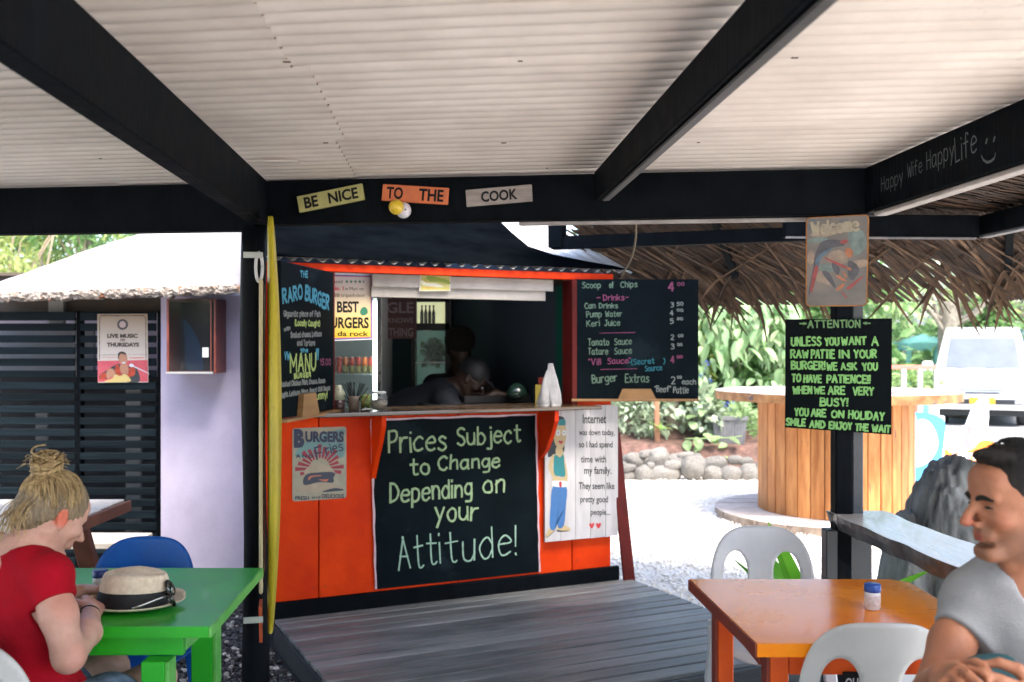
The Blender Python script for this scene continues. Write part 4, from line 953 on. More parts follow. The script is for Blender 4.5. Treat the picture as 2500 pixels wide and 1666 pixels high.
# fence
fn = thing('slat_fence', 'black horizontal slat fence panels behind the picnic table', 'fence', (-2.7, 6.36, 0))
top = 1.731; pt = .0748
for (xa, xb) in ((-4.6, -2.79), (-2.757, -2.272)):
    for i in range(23):
        z1 = top - i * pt; h = .047 if i else .056
        mb = MB(); mb.box(xa + 2.7 + random.uniform(-.003, .003), xb + 2.7 + random.uniform(-.003, .003), -.010 + random.uniform(-.002, .002), .010, z1 - h, z1 + random.uniform(-.002, .002), .0025)
        mb.build('slat', SLATBLK, fn)
for xa, xb in ((-2.788, -2.759), (-2.270, -2.230)):
    mb = MB(); mb.box(xa + 2.7, xb + 2.7, .012, .07, 0, top + .005, .003); mb.build('post', BLACKWOOD, fn)
GU = mat('grey_upright', (.16, .17, .18), .7, .2, 6, c2=(.22, .23, .24))
for px0, px1, z0, z1 in ((308, 345, 0, 1.40), (88, 118, 0, 1.1), (183, 196, 1.35, 1.70), (-40, 0, 0, 1.3)):
    x0, x1 = (px0 - 1250) / F * 6.46, (px1 - 1250) / F * 6.46
    mb = MB(); mb.box(x0 + 2.7, x1 + 2.7, .09, .12, z0, z1, .003); mb.build('upright', GU, fn)
mb = MB(); mb.box(-1.9, -.09, .28, .31, 1.31, 1.64); mb.build('backing_panel', mat('pale_backing', (.33, .33, .35), .8, .15, 5), fn)
mb = MB(); mb.box(-1.9, .46, .9, .92, .0, 1.29); mb.build('backing_panel', mat('interior_shade_sheet', (.02, .022, .026), .8), fn)  # dark sheet painted as the shade of the roofed interior behind the slats
# poster on the fence
PFr = Frame(-2.5, 6.335, 0)
Z = lambda x, y: zp(x, y, 1120 / 150.0, 230, 740)
S = Sign('music_poster', 'LIVE MUSIC ON THURSDAYS poster with a guitarist hung on the black slat fence', 'poster', PFr, 0, *Z(60, 1455))
zb = S.p(*Z(500, 1455))[1]; zt = S.p(*Z(500, 195))[1]
TAN = ramp_mat('poster_tan_fade', (.56, .50, .44), (.33, .24, .16), zb + .15, zt)
S.plate('poster_sheet', TAN, [S.p(*Z(*q)) for q in ((66, 1455), (985, 1448), (970, 196), (56, 200))], .005)
BRN = mat('poster_brown_ink', (.045, .03, .018), .6)
mb = MB(); q = [S.p(*Z(*a)) for a in ((98, 1040), (98, 270), (128, 232), (905, 232), (940, 270), (945, 1030))]; jline(q, .0045, -.0008, mb, .0); mb.build('print', BRN, S.t)
mb = MB(); c_ = S.p(*Z(518, 393)); disc(mb, c_[0], c_[1], .0345, -.0008, 28); mb.build('print', mat('poster_seal_grey', (.055, .05, .055), .6), S.t)
mb = MB(); disc(mb, c_[0], c_[1], .0215, -.0012, 24); mb.build('print', mat('poster_seal_pink', (.46, .34, .31), .6), S.t)
S.text('print', BRN, [('LIVE MUSIC', *Z(238, 562), *Z(795, 640), .05), ('ON', *Z(478, 652), *Z(560, 700), .04), ('THURSDAYS', *Z(232, 722), *Z(820, 800), .05), ('The Young & Talented', *Z(620, 932), *Z(915, 952), 0)], -.0016)
mb = MB(); jline([S.p(*Z(140, 948)), S.p(*Z(425, 948))], .0022, -.0016, mb, .0008); mb.build('print', BRN, S.t)
mb = MB(); jline([S.p(*Z(140, 992)), S.p(*Z(425, 992))], .0022, -.0016, mb, .0008); mb.build('print', mat('poster_scarlet', (.58, .06, .05), .6), S.t)
mb = MB(); jline([S.p(*Z(640, 1003)), S.p(*Z(912, 1000))], .0045, -.0016, mb, .0016); mb.build('print', _m['poster_scarlet'], S.t)
S.shape('print', mat('poster_crimson', (.56, .05, .08), .6, .2, 8, c2=(.62, .12, .14)), [[Z(*q) for q in ((68, 1440), (980, 1436), (972, 1040), (64, 1058))]], -.0010, False)
S.shape('print', mat('poster_skin', (.42, .20, .12), .6, .15, 40), [[Z(*q) for q in ((445, 960), (480, 900), (560, 900), (600, 970), (600, 1080), (545, 1140), (490, 1110), (445, 1040))], [Z(*q) for q in ((480, 1130), (610, 1130), (620, 1290), (540, 1310), (480, 1240))], [Z(*q) for q in ((240, 1230), (300, 1195), (350, 1210), (390, 1280), (340, 1340), (250, 1380), (220, 1320))]], -.0020)
S.shape('print', mat('poster_shirt', (.03, .035, .04), .6), [[Z(*q) for q in ((370, 1140), (480, 1120), (500, 1300), (560, 1320), (620, 1290), (640, 1140), (770, 1180), (830, 1430), (560, 1436), (350, 1330), (250, 1380), (110, 1390), (110, 1310), (260, 1210))]], -.0014)
S.shape('print', mat('poster_plaid', (.40, .045, .015), .6, .5, 60), [[Z(*q) for q in ((390, 1150), (450, 1140), (490, 1310), (430, 1320), (380, 1240))], [Z(*q) for q in ((640, 1190), (740, 1180), (740, 1310), (640, 1350), (610, 1320))], [Z(*q) for q in ((110, 1320), (200, 1270), (230, 1350), (180, 1400), (120, 1390))]], -.0017)
S.shape('print', mat('poster_guitar', (.56, .44, .16), .6), [[Z(*q) for q in ((180, 1440), (330, 1380), (380, 1300), (470, 1330), (560, 1300), (640, 1360), (640, 1436))]], -.0023)
S.shape('print', mat('poster_hair', (.02, .015, .014), .6), [[Z(*q) for q in ((438, 1010), (440, 920), (510, 885), (580, 920), (575, 945), (500, 925), (460, 960), (450, 1030))]], -.0025)
S.shape('print', mat('poster_white_ink', (.60, .60, .62), .6), [[Z(*q) for q in ((640, 1130), (680, 1105), (725, 1130), (715, 1165), (660, 1165))], [Z(*q) for q in ((720, 1145), (980, 1270), (980, 1285), (720, 1165))], [Z(*q) for q in ((510, 1085), (575, 1080), (560, 1100), (525, 1105))]], -.0027)
# glass fronted wall cabinet
cb = thing('wall_cabinet', 'glass fronted red brown cabinet hanging on the lavender wall', 'cabinet', (-1.938, 6.30, 1.345))
RB = mat('red_brown_varnish', (.17, .035, .022), .4, .25, 7, .1, 40, c2=(.26, .06, .035))
x0, x1, dp = -.167, .130, -.225
def cbx(n_, m, *a, c=0.0): mb = MB(); mb.box(*a, c=c); return mb.build(n_, m, cb)
cbx('side_panel', RB, x1 - .012, x1, dp, -.002, 0, .455, c=.002); cbx('side_panel', RB, x0, x0 + .012, dp, -.002, 0, .455, c=.002)
cbx('back_panel', mat('cabinet_lining', (.06, .065, .08), .7, .3, 5), x0 + .012, x1 - .012, -.012, -.002, 0, .455); cbx('bottom_panel', RB, x0 + .012, x1 - .012, dp, -.012, 0, .012); cbx('top_panel', RB, x0 + .012, x1 - .012, dp, -.012, .443, .455)
cbx('door_frame', METAL, x0 - .004, x1 - .014, dp - .010, dp - .002, -.004, .010, c=.002)
cbx('door_frame', RB, x0, x0 + .014, dp - .010, dp - .002,   .010, .455, c=.002); cbx('door_frame', RB, x1 - .030, x1 - .024, dp - .009, dp - .002,   .010, .455)
cbx('glass_pane', glassy('cabinet_glass', (.01, .012, .015), .05, .30), x0 + .014, x1 - .014, dp - .006, dp - .003,   .010, .455)
mb = MB(); blob(mb, [(x0 + .03, .33), (x0 + .07, .30), (x0 + .12, .22), (x0 + .15, .10), (x0 + .15, .015), (x0 + .05, .015), (x0 + .04, .18)], -.015); mb.build('blue_notice', mat('blue_notice', (.06, .15, .30), .7, .3, 5), cb)
cbx('card', mat('white_card', (.5, .5, .5), .6), x1 - .078, x1 - .040, dp - .012, dp - .0105, .098, .158)
# ---------------------------------------------------------------- picnic table
PICT = mat('sun_bleached_planks', (.62, .55, .46), .75, .15, 5, .3, 40, c2=(.74, .67, .58), grain=(.15, 2, 2), stretch=(.4, 2, 2), obj_var=.06)
PICR = mat('red_brown_picnic_timber', (.17, .055, .033), .7, .25, 6, .2, 40, c2=(.26, .10, .06), patch=((.33, .24, .15), .68, 8))
pic = thing('picnic_table', 'wooden picnic table with pale planks and red brown legs by the fence', 'picnic table', (-2.9, 4.56, 0))
for i in range(5):
    y0 = -.37 + i * .15
    mb = MB(); mb.box(-1.1, 1.0 - .006 * i + random.uniform(-.004, .004), y0 + .004, y0 + .146, .712, .75, .004); mb.build('top_plank', PICT, pic)
mb = MB(); mb.box(1.003, 1.02, -.36, .36, .695, .748, .003); mb.build('end_board', PICR, pic)
for y in (.80, .95): 
    mb = MB(); mb.box(-1.1, .86, y, y + .14, .415, .452, .004); mb.build('seat_plank', PICT, pic)
for y in (-.95, -.80):
    mb = MB(); mb.box(-1.1, .30, y, y + .14, .415, .452, .004); mb.build('seat_plank', PICT, pic)
for x in (.80, -.75):
    for sy in (-1, 1):
        mb = MB(); mb.bar((x, sy * .22, .71), (x, sy * .62, .0), .045, .09, .004, up=(1, 0, 0)); mb.build('leg', PICR, pic)
    mb = MB(); mb.bar((x + .05, -.98 if x < 0 else -.5, .38), (x + .05, 1.08, .38), .04, .09, .004); mb.build('cross_rail', PICR, pic)
mb = MB(); mb.bar((.60, .0, .40), (.1, 0, .70), .04, .08, .004); mb.build('brace', PICR, pic)

# ================================================================ surfboard on the post
sb = thing('surfboard', 'yellow surfboard hung upright on the black post', 'surfboard', (-.925, 3.86, 0), R(12.9))
def outline(t):  # half width along the length, t 0 (tail) .. 1 (nose)
    return .235 * (math.sin(math.pi * min(max((t * .93 + .05), 0), 1)) ** .55)
nl, nr = 46, 20; vs = []; fs = []
zb_, zt_ = .415, 2.005
for i in range(nl + 1):
    t = i / nl; z = zb_ + (zt_ - zb_) * t; hw = max(outline(t), .012); th = .0265 * (math.sin(math.pi * (t * .92 + .04)) ** .45); rk = .016 * (2 * t - 1) ** 2
    for k in range(nr):
        a = 2 * math.pi * k / nr; cx = math.copysign(abs(math.cos(a)) ** .8, math.cos(a)); sx_ = math.copysign(abs(math.sin(a)) ** .7, math.sin(a))
        vs.append((sx_ * th - rk + .005, cx * hw, z))
for i in range(nl):
    for k in range(nr): k2 = (k + 1) % nr; fs.append((i * nr + k, i * nr + k2, (i + 1) * nr + k2, (i + 1) * nr + k))
fs.append(tuple(range(nr))); fs.append(tuple(nl * nr + k for k in range(nr)))
YEL = mat('worn_yellow_board', (.42, .33, .012), .45, .18, 5, .06, 30, c2=(.56, .46, .03), patch=((.22, .19, .02), .60, 14), stretch=(1, 1, .4))
mb = MB(); mb.add(vs, fs); mb.build('board', YEL, sb, smooth=True)
mb = MB(); mb.box(-.050, -.036, -.20, .205, zb_ + .18, zt_ - .25, .005); mb.build('pale_deck_strip', mat('cream_board_strip', (.42, .36, .20), .5, .2, 6, patch=((.3, .25, .08), .64, 12)), sb)
mb = MB(); mb.prism([(-.15, zb_ + .12), (-.02, zb_ + .12), (-.01, zb_ - .02), (-.05, zb_ - .04)], -.052, -.040, 'x'); mb.build('fin', mat('coral_fin', (.62, .12, .05), .4, .15), sb, fix=True)
for z, c in ((1.84, 0), (.505, 1)):
    t_ = MB(); t_.box(-.105, -.035, -.215, -.203, z - .011, z + .011, .002); t_.build('bracket', mat('pale_bracket', (.38, .40, .36), .5), sb)
mb = MB(); n = 16
ringp = [(-.050 + .012 * math.cos(2 * math.pi * k / n), -.16, 1.80 + .055 * math.sin(2 * math.pi * k / n)) for k in range(n + 1)]
mb.tube(ringp, .006, 8); mb.build('hanging_loop', mat('white_rubber', (.5, .5, .5), .5), sb, smooth=True)
# ================================================================ inside the kiosk
def ib(par, name, m, c, sx, sy, sz, ch=0.0, smooth=False):
    mb = MB(); mb.box(c[0] - sx / 2, c[0] + sx / 2, c[1] - sy / 2, c[1] + sy / 2, c[2] - sz / 2, c[2] + sz / 2, c=ch); return mb.build(name, m, par)
# lit drinks fridge at the left of the room
def span(px0, px1, py0, py1, Y): a, b = at(px0, py1, Y), at(px1, py0, Y); return a.x, b.x, a.z, b.z
D1 = 6.25; x0, x1, z0, z1 = span(770, 932, 640, 1100, D1); z0 = .14; z1 = 1.86
fr = thing('drinks_fridge', 'lit drinks fridge with cans behind the BEST BURGERS poster', 'fridge', ((x0 + x1) / 2, D1, 0))
w = (x1 - x0) / 2; WF = mat('fridge_white', (.62, .64, .64), .35); GLOW = mat('fridge_light', (.9, 1, .98), .4, emit=((.85, 1.0, .96), 1.3))
def fb(n_, m, *a, c=0.0, par=None): mb = MB(); mb.box(*a, c=c); return mb.build(n_, m, par or fr)
fb('side_panel', WF, -w, -w + .03, 0, .55, z0, z1); fb('side_panel', WF, w - .03, w, 0, .55, z0, z1); fb('back_panel', mat('fridge_lining', (.30, .36, .36), .5), -w + .03, w - .03, .5, .55, z0, z1)
fb('top_panel', WF, -w + .03, w - .03, 0, .5, z1 - .05, z1); fb('base_panel', WF, -w + .03, w - .03, 0, .5, z0, z0 + .08)
fb('light_strip', GLOW, w - .058, w - .032, .02, .06, z0 + .1, z1 - .06)
SHG = mat('fridge_shelf', (.45, .5, .5), .4)
shz = [EYE - (py - 850) / F * (D1 + .15) for py in (912, 1010, 780)]
for z in shz: fb('shelf', SHG, -w + .03, w - .06, .04, .48, z - .008, z)
fb('door_glass', glassy('fridge_glass', (.8, .9, .9), .05, .12), -w + .02, w - .06, -.006, -.002, z0 + .06, z1 - .05)
fb('door_frame', mat('fridge_chrome', (.35, .37, .37), .25, metal=.8), w - .028, w - .004, -.02, -.004, z0, z1, c=.003)
CANR = [mat('red_can', (.45, .025, .012), .3, .2, 12), mat('olive_can', (.16, .13, .02), .3, .2, 12), mat('orange_can', (.55, .12, .02), .3, .2, 12)]
for i in range(8):
    px = 797 + i * 15.5; p = at(px, 900, D1 + .12)
    t = thing('drink_can', ['red drink can', 'red and olive drink can'][i > 2] + ' on the lit fridge shelf, %s from the jar side' % ['eighth', 'seventh', 'sixth', 'fifth', 'fourth', 'third', 'second', 'first'][i], 'can', (p.x, p.y, shz[0] + .001), 0, 'drink cans on the fridge shelf')
    c0 = CANR[0] if i % 3 else CANR[2]
    mb = MB(); mb.lathe([(.014, 0), (.0185, .004), (.0185, .05 if i > 2 else .09)], 16); mb.build('lower_label', CANR[1] if i > 2 else c0, t, smooth=True)
    mb = MB(); mb.lathe([(.0187, .05 if i > 2 else .088), (.0187, .096), (.015, .104)], 16); mb.build('body', c0, t, smooth=True)
    mb = MB(); mb.lathe([(.0152, .104), (.0145, .107), (.002, .106)], 16); mb.build('lid', METAL, t)
# dark red sign panel further in
Z = lambda x, y: zp(x, y, 1960 / 500.0, 900, 640)
IF = Frame(-1.0, 6.55, 0)
S = Sign('wall_sign', 'dark red wall sign lettered GLE KNOWS THING inside the dim kitchen', 'sign', IF, 0, *Z(130, 730))
S.plate('board', mat('deep_red_board', (.05, .012, .012), .6, .2), [S.p(*Z(*q)) for q in ((128, 1420), (182, 1420), (182, 735), (455, 735), (455, 350), (122, 350))], .02)
S.text('lettering', mat('dim_grey_letter', (.17, .13, .14), .7), [('GLE', *Z(175, 385), *Z(430, 490), .02), ('KNOWS', *Z(185, 535), *Z(425, 585), .02), ('THING', *Z(190, 630), *Z(425, 715), .02)], -.001)
# cool room display at the back
D2 = 6.75; x0, x1, z0, z1 = span(1008, 1098, 722, 1120, D2); z0 = .14
f2 = thing('display_fridge', 'black framed glass fridge with green vegetables at the back of the kitchen', 'fridge', ((x0 + x1) / 2, D2, 0)); w = (x1 - x0) / 2
BF = mat('black_fridge_frame', (.008, .009, .010), .5, spec=.3)
def py2z(py, D=D2): return EYE - (py - 850) / F * D
for a, b in ((-w - .01, -w + .018), (w - .03, w + .012)): fb('door_frame', BF, a, b, -.03, 0, z0, z1 + .02, par=f2)
fb('door_frame', BF, -w, w, -.03, 0, py2z(738), z1 + .02, par=f2); fb('door_frame', BF, -w, w, -.03, 0, py2z(806), py2z(790), par=f2)
fb('side_panel', BF, -w - .01, -w, 0, .4, z0, z1, par=f2); fb('side_panel', BF, w, w + .01, 0, .4, z0, z1, par=f2)
fb('back_panel', mat('lit_fridge_back', (.5, .5, .34), .6, emit=((.62, .64, .36), .22)), -w, w, .30, .32, py2z(790), z1, par=f2)
fb('back_panel', mat('fridge_back_green', (.10, .20, .16), .6, emit=((.06, .14, .11), .12)), -w, w, .30, .32, z0, py2z(806), par=f2)
fb('shelf', SHG, -w, w, .02, .30, py2z(884) - .01, py2z(884), par=f2); fb('shelf', SHG, -w, w, .02, .30, py2z(790) - .012, py2z(790), par=f2)
fb('door_glass', glassy('fridge_glass', (.8, .9, .9), .05, .12), -w, w, -.012, -.008, z0, z1, par=f2)
for i in range(4):
    p = at(1030 + i * 9.5, 780, D2 + .12)
    t = thing('bottle', 'dark bottle in the upper back fridge, %s from the cook side' % ['fourth', 'third', 'second', 'first'][i], 'bottle', (p.x, p.y, py2z(790)), 0, 'bottles in the back fridge')
    mb = MB(); mb.lathe([(.011, 0), (.012, .005), (.012, .075), (.005, .10), (.005, .118), (.007, .12), (.007, .128), (.0, .128)], 12); mb.build('glass_body', BF, t, smooth=True)
def leaf_cloud(name, m, n, sampler, size, par=None, aspect=.45, droop=.3, kind=None, up=.35, fold=.18, curl=.15):
    """n separate folded leaves; sampler(i) gives position and outward direction"""
    vs = np.zeros((n * 7, 3)); fs = []
    T = [(0, 0, 0), (.32, 1, 0), (.34, 0, -1), (.32, -1, 0), (.70, .72, 0), (.72, 0, -1), (.70, -.72, 0)]
    vs = []; k = 0
    for i in range(n):
        p, o = sampler(i); p = Vector(p); o = Vector(o)
        d = (o + Vector((random.gauss(0, .6), random.gauss(0, .6), random.gauss(0, .5) - droop))).normalized()
        s = size * random.uniform(.6, 1.25); nrm = (Vector((random.gauss(0, .5), random.gauss(0, .5), up + random.random()))).normalized()
        w = d.cross(nrm)
        if w.length < 1e-3: continue
        w.normalize(); nn = w.cross(d)
        wl = w * s * aspect * .5; L_ = d * s; dn = -nn * s * curl
        q0 = p; q1 = p + L_; base = k
        vs += [q0, p + L_ * .33 + wl + nn * s * fold * .3, p + L_ * .36, p + L_ * .33 - wl + nn * s * fold * .3, p + L_ * .70 + wl * .62 + dn * .4 + nn * s * fold * .2, p + L_ * .72 + dn * .45, p + L_ * .70 - wl * .62 + dn * .4 + nn * s * fold * .2, q1 + dn]
        fs += [(base, base + 1, base + 2), (base, base + 2, base + 3), (base + 1, base + 4, base + 5, base + 2), (base + 2, base + 5, base + 6, base + 3), (base + 4, base + 7, base + 5), (base + 5, base + 7, base + 6)]
        k += 8
    me = bpy.data.meshes.new(name); me.from_pydata([tuple(v) for v in vs], [], fs); me.materials.append(m); me.update()
    o = bpy.data.objects.new(name, me); col.objects.link(o)
    if par is not None: o.parent = par
    if kind: o['kind'] = kind
    return o
GVEG = mat('dark_lettuce', (.03, .12, .03), .6, .4, 30, c2=(.07, .22, .05))
c_ = at(1058, 858, D2 + .14)
t = thing('lettuce_pile', 'pile of green lettuce on the display fridge shelf', 'lettuce', c_)
leaf_cloud('leaves', GVEG, 160, lambda i: ((random.gauss(0, .035), random.gauss(0, .03), random.gauss(0, .04)), (random.gauss(0, 1), -1, random.gauss(0, 1))), .05, t, .8, kind='stuff')
# box of bags, plastic bags and bowl on the counter
p = at(1345, 985, 5.52)
t = thing('plastic_bags', 'white plastic bags hanging over the window end of the counter', 'bags', (p.x, p.y, 1.179))
BAGM = mat('white_plastic_bag', (.42, .42, .44), .35, .15, 14, .5, 30, trans=.35)
for j, (dx, w0, h, lean) in enumerate(((-.035, .085, .20, .03), (.02, .07, .235, -.02))):
    mb = MB(); n = 14; seg = 22; vs = []; fs = []
    for i in range(n + 1):
        f = i / n; r_ = w0 * .5 * (1 - .62 * f ** 2.2) * (1 if i else .8)
        for k in range(seg):
            a = 2 * math.pi * k / seg; rr = r_ * (1 + .20 * math.sin(3 * a + f * 4 + j) + .1 * math.sin(7 * a + j * 2 + f * 7))
            vs.append((dx + math.cos(a) * rr + lean * f, math.sin(a) * rr * .55, h * f))
    for i in range(n):
        for k in range(seg): k2 = (k + 1) % seg; fs.append((i * seg + k, i * seg + k2, (i + 1) * seg + k2, (i + 1) * seg + k))
    fs.append(tuple(range(seg))); mb.add(vs, fs); mb.build('bag', BAGM, t, smooth=True)
p = at(1331, 915, 5.75)
t = thing('carton', 'small dark red carton on top of a yellow box behind the plastic bags', 'carton', (p.x, p.y, 1.178))
ib(t, 'yellow_box', mat('mustard_box', (.22, .17, .02), .6), (-.02, .0, .055), .075, .06, .11); ib(t, 'red_lid', BRICKRED, (-.01, 0, .132), .06, .05, .04)
# glass jar, straws, bottles and pots at the left of the counter
CT = 1.1785
def onc(px, Y): p = at(px, 1000, Y); return (p.x, p.y, CT)
t = thing('glass_jar', 'round glass tip jar with coins on the counter', 'jar', onc(925, 5.12))
mb = MB(); mb.lathe([(.024, 0), (.037, .008), (.0465, .035), (.046, .055), (.038, .080), (.034, .088), (.037, .092), (.037, .099)], 28); mb.build('glass', glassy('jar_glass', (.5, .55, .6), .03, .16), t, smooth=True)
mb = MB(); mb.lathe([(.022, .003), (.034, .010), (.043, .035), (.041, .05), (.02, .056), (0, .052)], 20); mb.build('contents', mat('coins_and_notes', (.05, .045, .035), .5, .8, 45, c2=(.25, .2, .12)), t, smooth=True)
mb = MB(); mb.lathe([(.0375, .088), (.0385, .090), (.0385, .098), (.036, .0985)], 24); mb.build('rim', mat('pale_rim', (.5, .52, .52), .3), t, smooth=True)
t = thing('straw_holder', 'brown cup holding a fan of black straws on the counter', 'cup', onc(864, 5.16))
mb = MB(); mb.lathe([(.024, 0), (.028, .003), (.029, .072), (.027, .073), (.025, .01), (0, .01)], 22); mb.build('cup', mat('brown_cup', (.12, .09, .07), .6, .4, 20, c2=(.24, .18, .15)), t, smooth=True)
mb = MB(); random.seed(3)
for i in range(26):
    a = random.uniform(0, 6.28); r0 = random.uniform(0, .018); a2 = random.gauss(0, 1) * .36
    mb.tube([(r0 * math.cos(a), r0 * math.sin(a) * .6, .012), (r0 * math.cos(a) + .13 * math.sin(a2), r0 * math.sin(a) * .6 - .02 + random.uniform(-.02, .02), .012 + .135 * math.cos(a2))], .0024, 6)
mb.build('straws', mat('black_straw', (.01, .018, .022), .35, spec=.6), t)['kind'] = 'stuff'
t = thing('sauce_bottle', 'white capped brown sauce bottle at the end of the counter', 'bottle', onc(827, 5.15))
mb = MB(); mb.lathe([(.028, 0), (.032, .004), (.032, .052)], 20); mb.build('body', mat('brown_bottle', (.055, .028, .03), .3, .3, 20), t, smooth=True)
mb = MB(); mb.lathe([(.0325, .0525), (.0325, .09), (.022, .108), (.018, .112), (.018, .128), (0, .13)], 20); mb.build('cap', mat('milky_cap', (.36, .38, .28), .4), t, smooth=True)
t = thing('green_cup', 'small green patterned tub with a red spoon on the counter', 'cup', onc(893, 5.20))
mb = MB(); mb.lathe([(.022, 0), (.026, .003), (.028, .075), (.026, .077), (.024, .01), (0, .008)], 20); mb.build('tub', mat('green_tub', (.05, .10, .03), .4, .6, 30, c2=(.25, .34, .10)), t, smooth=True)
mb = MB(); mb.bar((-.015, -.03, .03), (.022, -.032, .085), .010, .004); mb.build('spoon', mat('dark_red_plastic', (.18, .03, .025), .4), t)
t = thing('folded_napkin', 'crumpled white napkin at the foot of the glass jar', 'napkin', onc(897, 5.07))
vs = []; fs = []; n = 9
for i in range(n + 1):
    for j in range(n + 1):
        x, y = (i / n - .5) * .07, (j / n - .5) * .05; vs.append((x, y, .004 + .022 * max(0, noise.noise(Vector((i * .5, j * .5, 3))) + .3) * (1 - abs(i / n - .5) * 1.6)))
for i in range(n):
    for j in range(n): k = i * (n + 1) + j; fs.append((k, k + 1, k + n + 2, k + n + 1))
mb = MB(); mb.add(vs, fs); mb.build('paper', mat('white_paper', (.58, .58, .55), .7), t, smooth=True)
p = at(1262, 930, 5.95)
t = thing('wrapped_bowl', 'clear wrapped bowl on the inner bench beside the plastic bags', 'bowl', (p.x, p.y, 1.19))
mb = MB(); mb.lathe([(.03, 0), (.06, .02), (.065, .045), (.045, .08), (.015, .10), (0, .103)], 24); mb.build('wrapped_dome', mat('dark_green_glass', (.012, .03, .022), .12, .5, 20, .3, 40, spec=.9), t, smooth=True)
t = thing('inner_bench', 'dark steel work bench inside the serving window', 'bench', tuple(K.w(.95, .42, 0)), K.a)
fb('bench_top', mat('dark_bench', (.018, .018, .02), .35), .0, .80, -.18, .24, 1.13, 1.17, c=.004, par=t); fb('raised_tray', mat('near_black_tray', (.010, .009, .011), .4), .22, .66, .02, .22, 1.171, 1.215, c=.004, par=t)
for x in (.02, .74): fb('leg', BF, x, x + .04, .1, .14, .14, 1.13, par=t)
# bracket lamps and hooks
t = thing('cable_bundle', 'black cables hanging on the green strip inside the window', 'cables', tuple(K.w(SR - .05, .27, 0)), K.a)
mb = MB()
for k in range(4): mb.tube(smooth_line([(0, 0, 1.88), (-.012 + .006 * k, -.02, 1.80), (.01 * (k - 1.5), -.03, 1.72), (-.01, -.02 + .01 * k, 1.62), (.01, .01, 1.50)]), .003, 6)
mb.build('cable', BF, t, smooth=True)

rk = thing('utensil_rail', 'steel rail with hanging utensils above the capped cook', 'rail', tuple(K.w(1.02, 1.9, 1.80)), K.a)
mb = MB(); mb.tube([(0, 0, 0), (.55, 0, 0)], .006, 8); mb.build('rail', METAL, rk)
for k in range(5):
    mb = MB(); x = .06 + k * .10; mb.tube([(x, 0, -.005), (x, 0, -.16)], .004, 6); mb.lathe([(.0, -.20), (.028, -.19), (.03, -.165), (.0, -.16)], 12, Matrix.Translation((x, 0, 0)), 1, .4); mb.build('ladle', METAL, rk)
# ================================================================ thatched hut roof beyond the shelter
E0, E1 = at(1500, 0, 6.5), at(2800, 0, 5.25)
E0.z = E1.z = 0
hang = math.atan2(E1.y - E0.y, E1.x - E0.x); HL = (E1 - E0).length
hut = thing('thatched_hut', 'hut roof of brown palm thatch hanging beyond the black beam', 'hut', (E0.x, E0.y, 1.97), hang)
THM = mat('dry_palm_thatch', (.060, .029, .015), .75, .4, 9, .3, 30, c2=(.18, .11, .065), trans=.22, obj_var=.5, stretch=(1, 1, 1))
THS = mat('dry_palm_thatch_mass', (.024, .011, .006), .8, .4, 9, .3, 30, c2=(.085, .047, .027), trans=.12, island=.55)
TS = .53
def thatch_path(L_up, L_dn, sh, dr, bend):
    """ribbon centre line: lies on the slope, then hangs beyond the eave (y away from the room)"""
    P = []
    for k in range(4):
        y = -L_up * (1 - k / 3); P.append(Vector((sh * (y + L_up), y, -TS * y - .01)))
    x, y, z = P[-1]
    for k in range(1, 5):
        f = k / 4; a = R(28 + dr * f); y += math.cos(a) * L_dn / 4; z -= math.sin(a) * L_dn / 4; x += (sh * .8 + bend * f) * L_dn / 4; P.append(Vector((x, y, z)))
    return P
def ribbon(mb, P, w, off=Vector((0, 0, 0)), wx=Vector((1, 0, 0)), tip=.15):
    n = len(P); vs = []; fs = []
    for i, p in enumerate(P):
        f = i / (n - 1); ww = w * (.75 + .5 * f - .1) * (1 if f < .72 else max(tip, 1 - (f - .72) / .28)) * .5
        vs += [p + off - wx * ww + Vector((0, 0, -.006)), p + off, p + off + wx * ww + Vector((0, 0, -.006))]
    for i in range(n - 1): k = 3 * i; fs += [(k, k + 1, k + 4, k + 3), (k + 1, k + 2, k + 5, k + 4)]
    mb.add(vs, fs)
random.seed(31)
protos = []
for k in range(9):
    mb = MB(); ribbon(mb, thatch_path(random.uniform(.35, .55), random.uniform(.18, .40), random.choice((.55, .7, .45, .6, .35)), random.uniform(20, 62), random.uniform(-.3, .5)), random.uniform(.018, .034))
    protos.append(mb.build('thatch_leaf', THM, hut, smooth=False, loc=(0.05 + .02 * k, 0, 0)))
for k in range(285):
    f = (k + random.random()) / 285; x = f * HL
    if .48 < f < .66 and random.random() < .55: continue
    inst(protos[random.randrange(9)], hut, (x - .2, random.uniform(-.05, .03), random.uniform(-.02, .015)), (random.gauss(0, .06), random.gauss(0, .08), random.gauss(0, .16)), (random.choice((1, 1, 1, 1, 1, -1)) * 1.0, 1, random.uniform(.65, 1.45)))
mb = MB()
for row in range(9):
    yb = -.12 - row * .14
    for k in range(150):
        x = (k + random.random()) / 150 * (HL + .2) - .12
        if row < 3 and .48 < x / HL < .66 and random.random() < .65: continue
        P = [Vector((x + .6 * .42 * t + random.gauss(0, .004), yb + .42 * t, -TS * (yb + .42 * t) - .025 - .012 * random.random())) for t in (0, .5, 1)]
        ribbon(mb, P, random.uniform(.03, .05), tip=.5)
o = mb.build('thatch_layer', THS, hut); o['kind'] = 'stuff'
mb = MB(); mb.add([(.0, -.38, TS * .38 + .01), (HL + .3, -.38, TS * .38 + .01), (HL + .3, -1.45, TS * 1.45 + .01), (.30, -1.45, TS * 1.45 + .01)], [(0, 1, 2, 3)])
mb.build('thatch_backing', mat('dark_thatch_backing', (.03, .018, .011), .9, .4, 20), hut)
inv = Matrix.Translation(Vector((E0.x, E0.y, 1.97))) @ Matrix.Rotation(hang, 4, 'Z'); inv = inv.inverted()
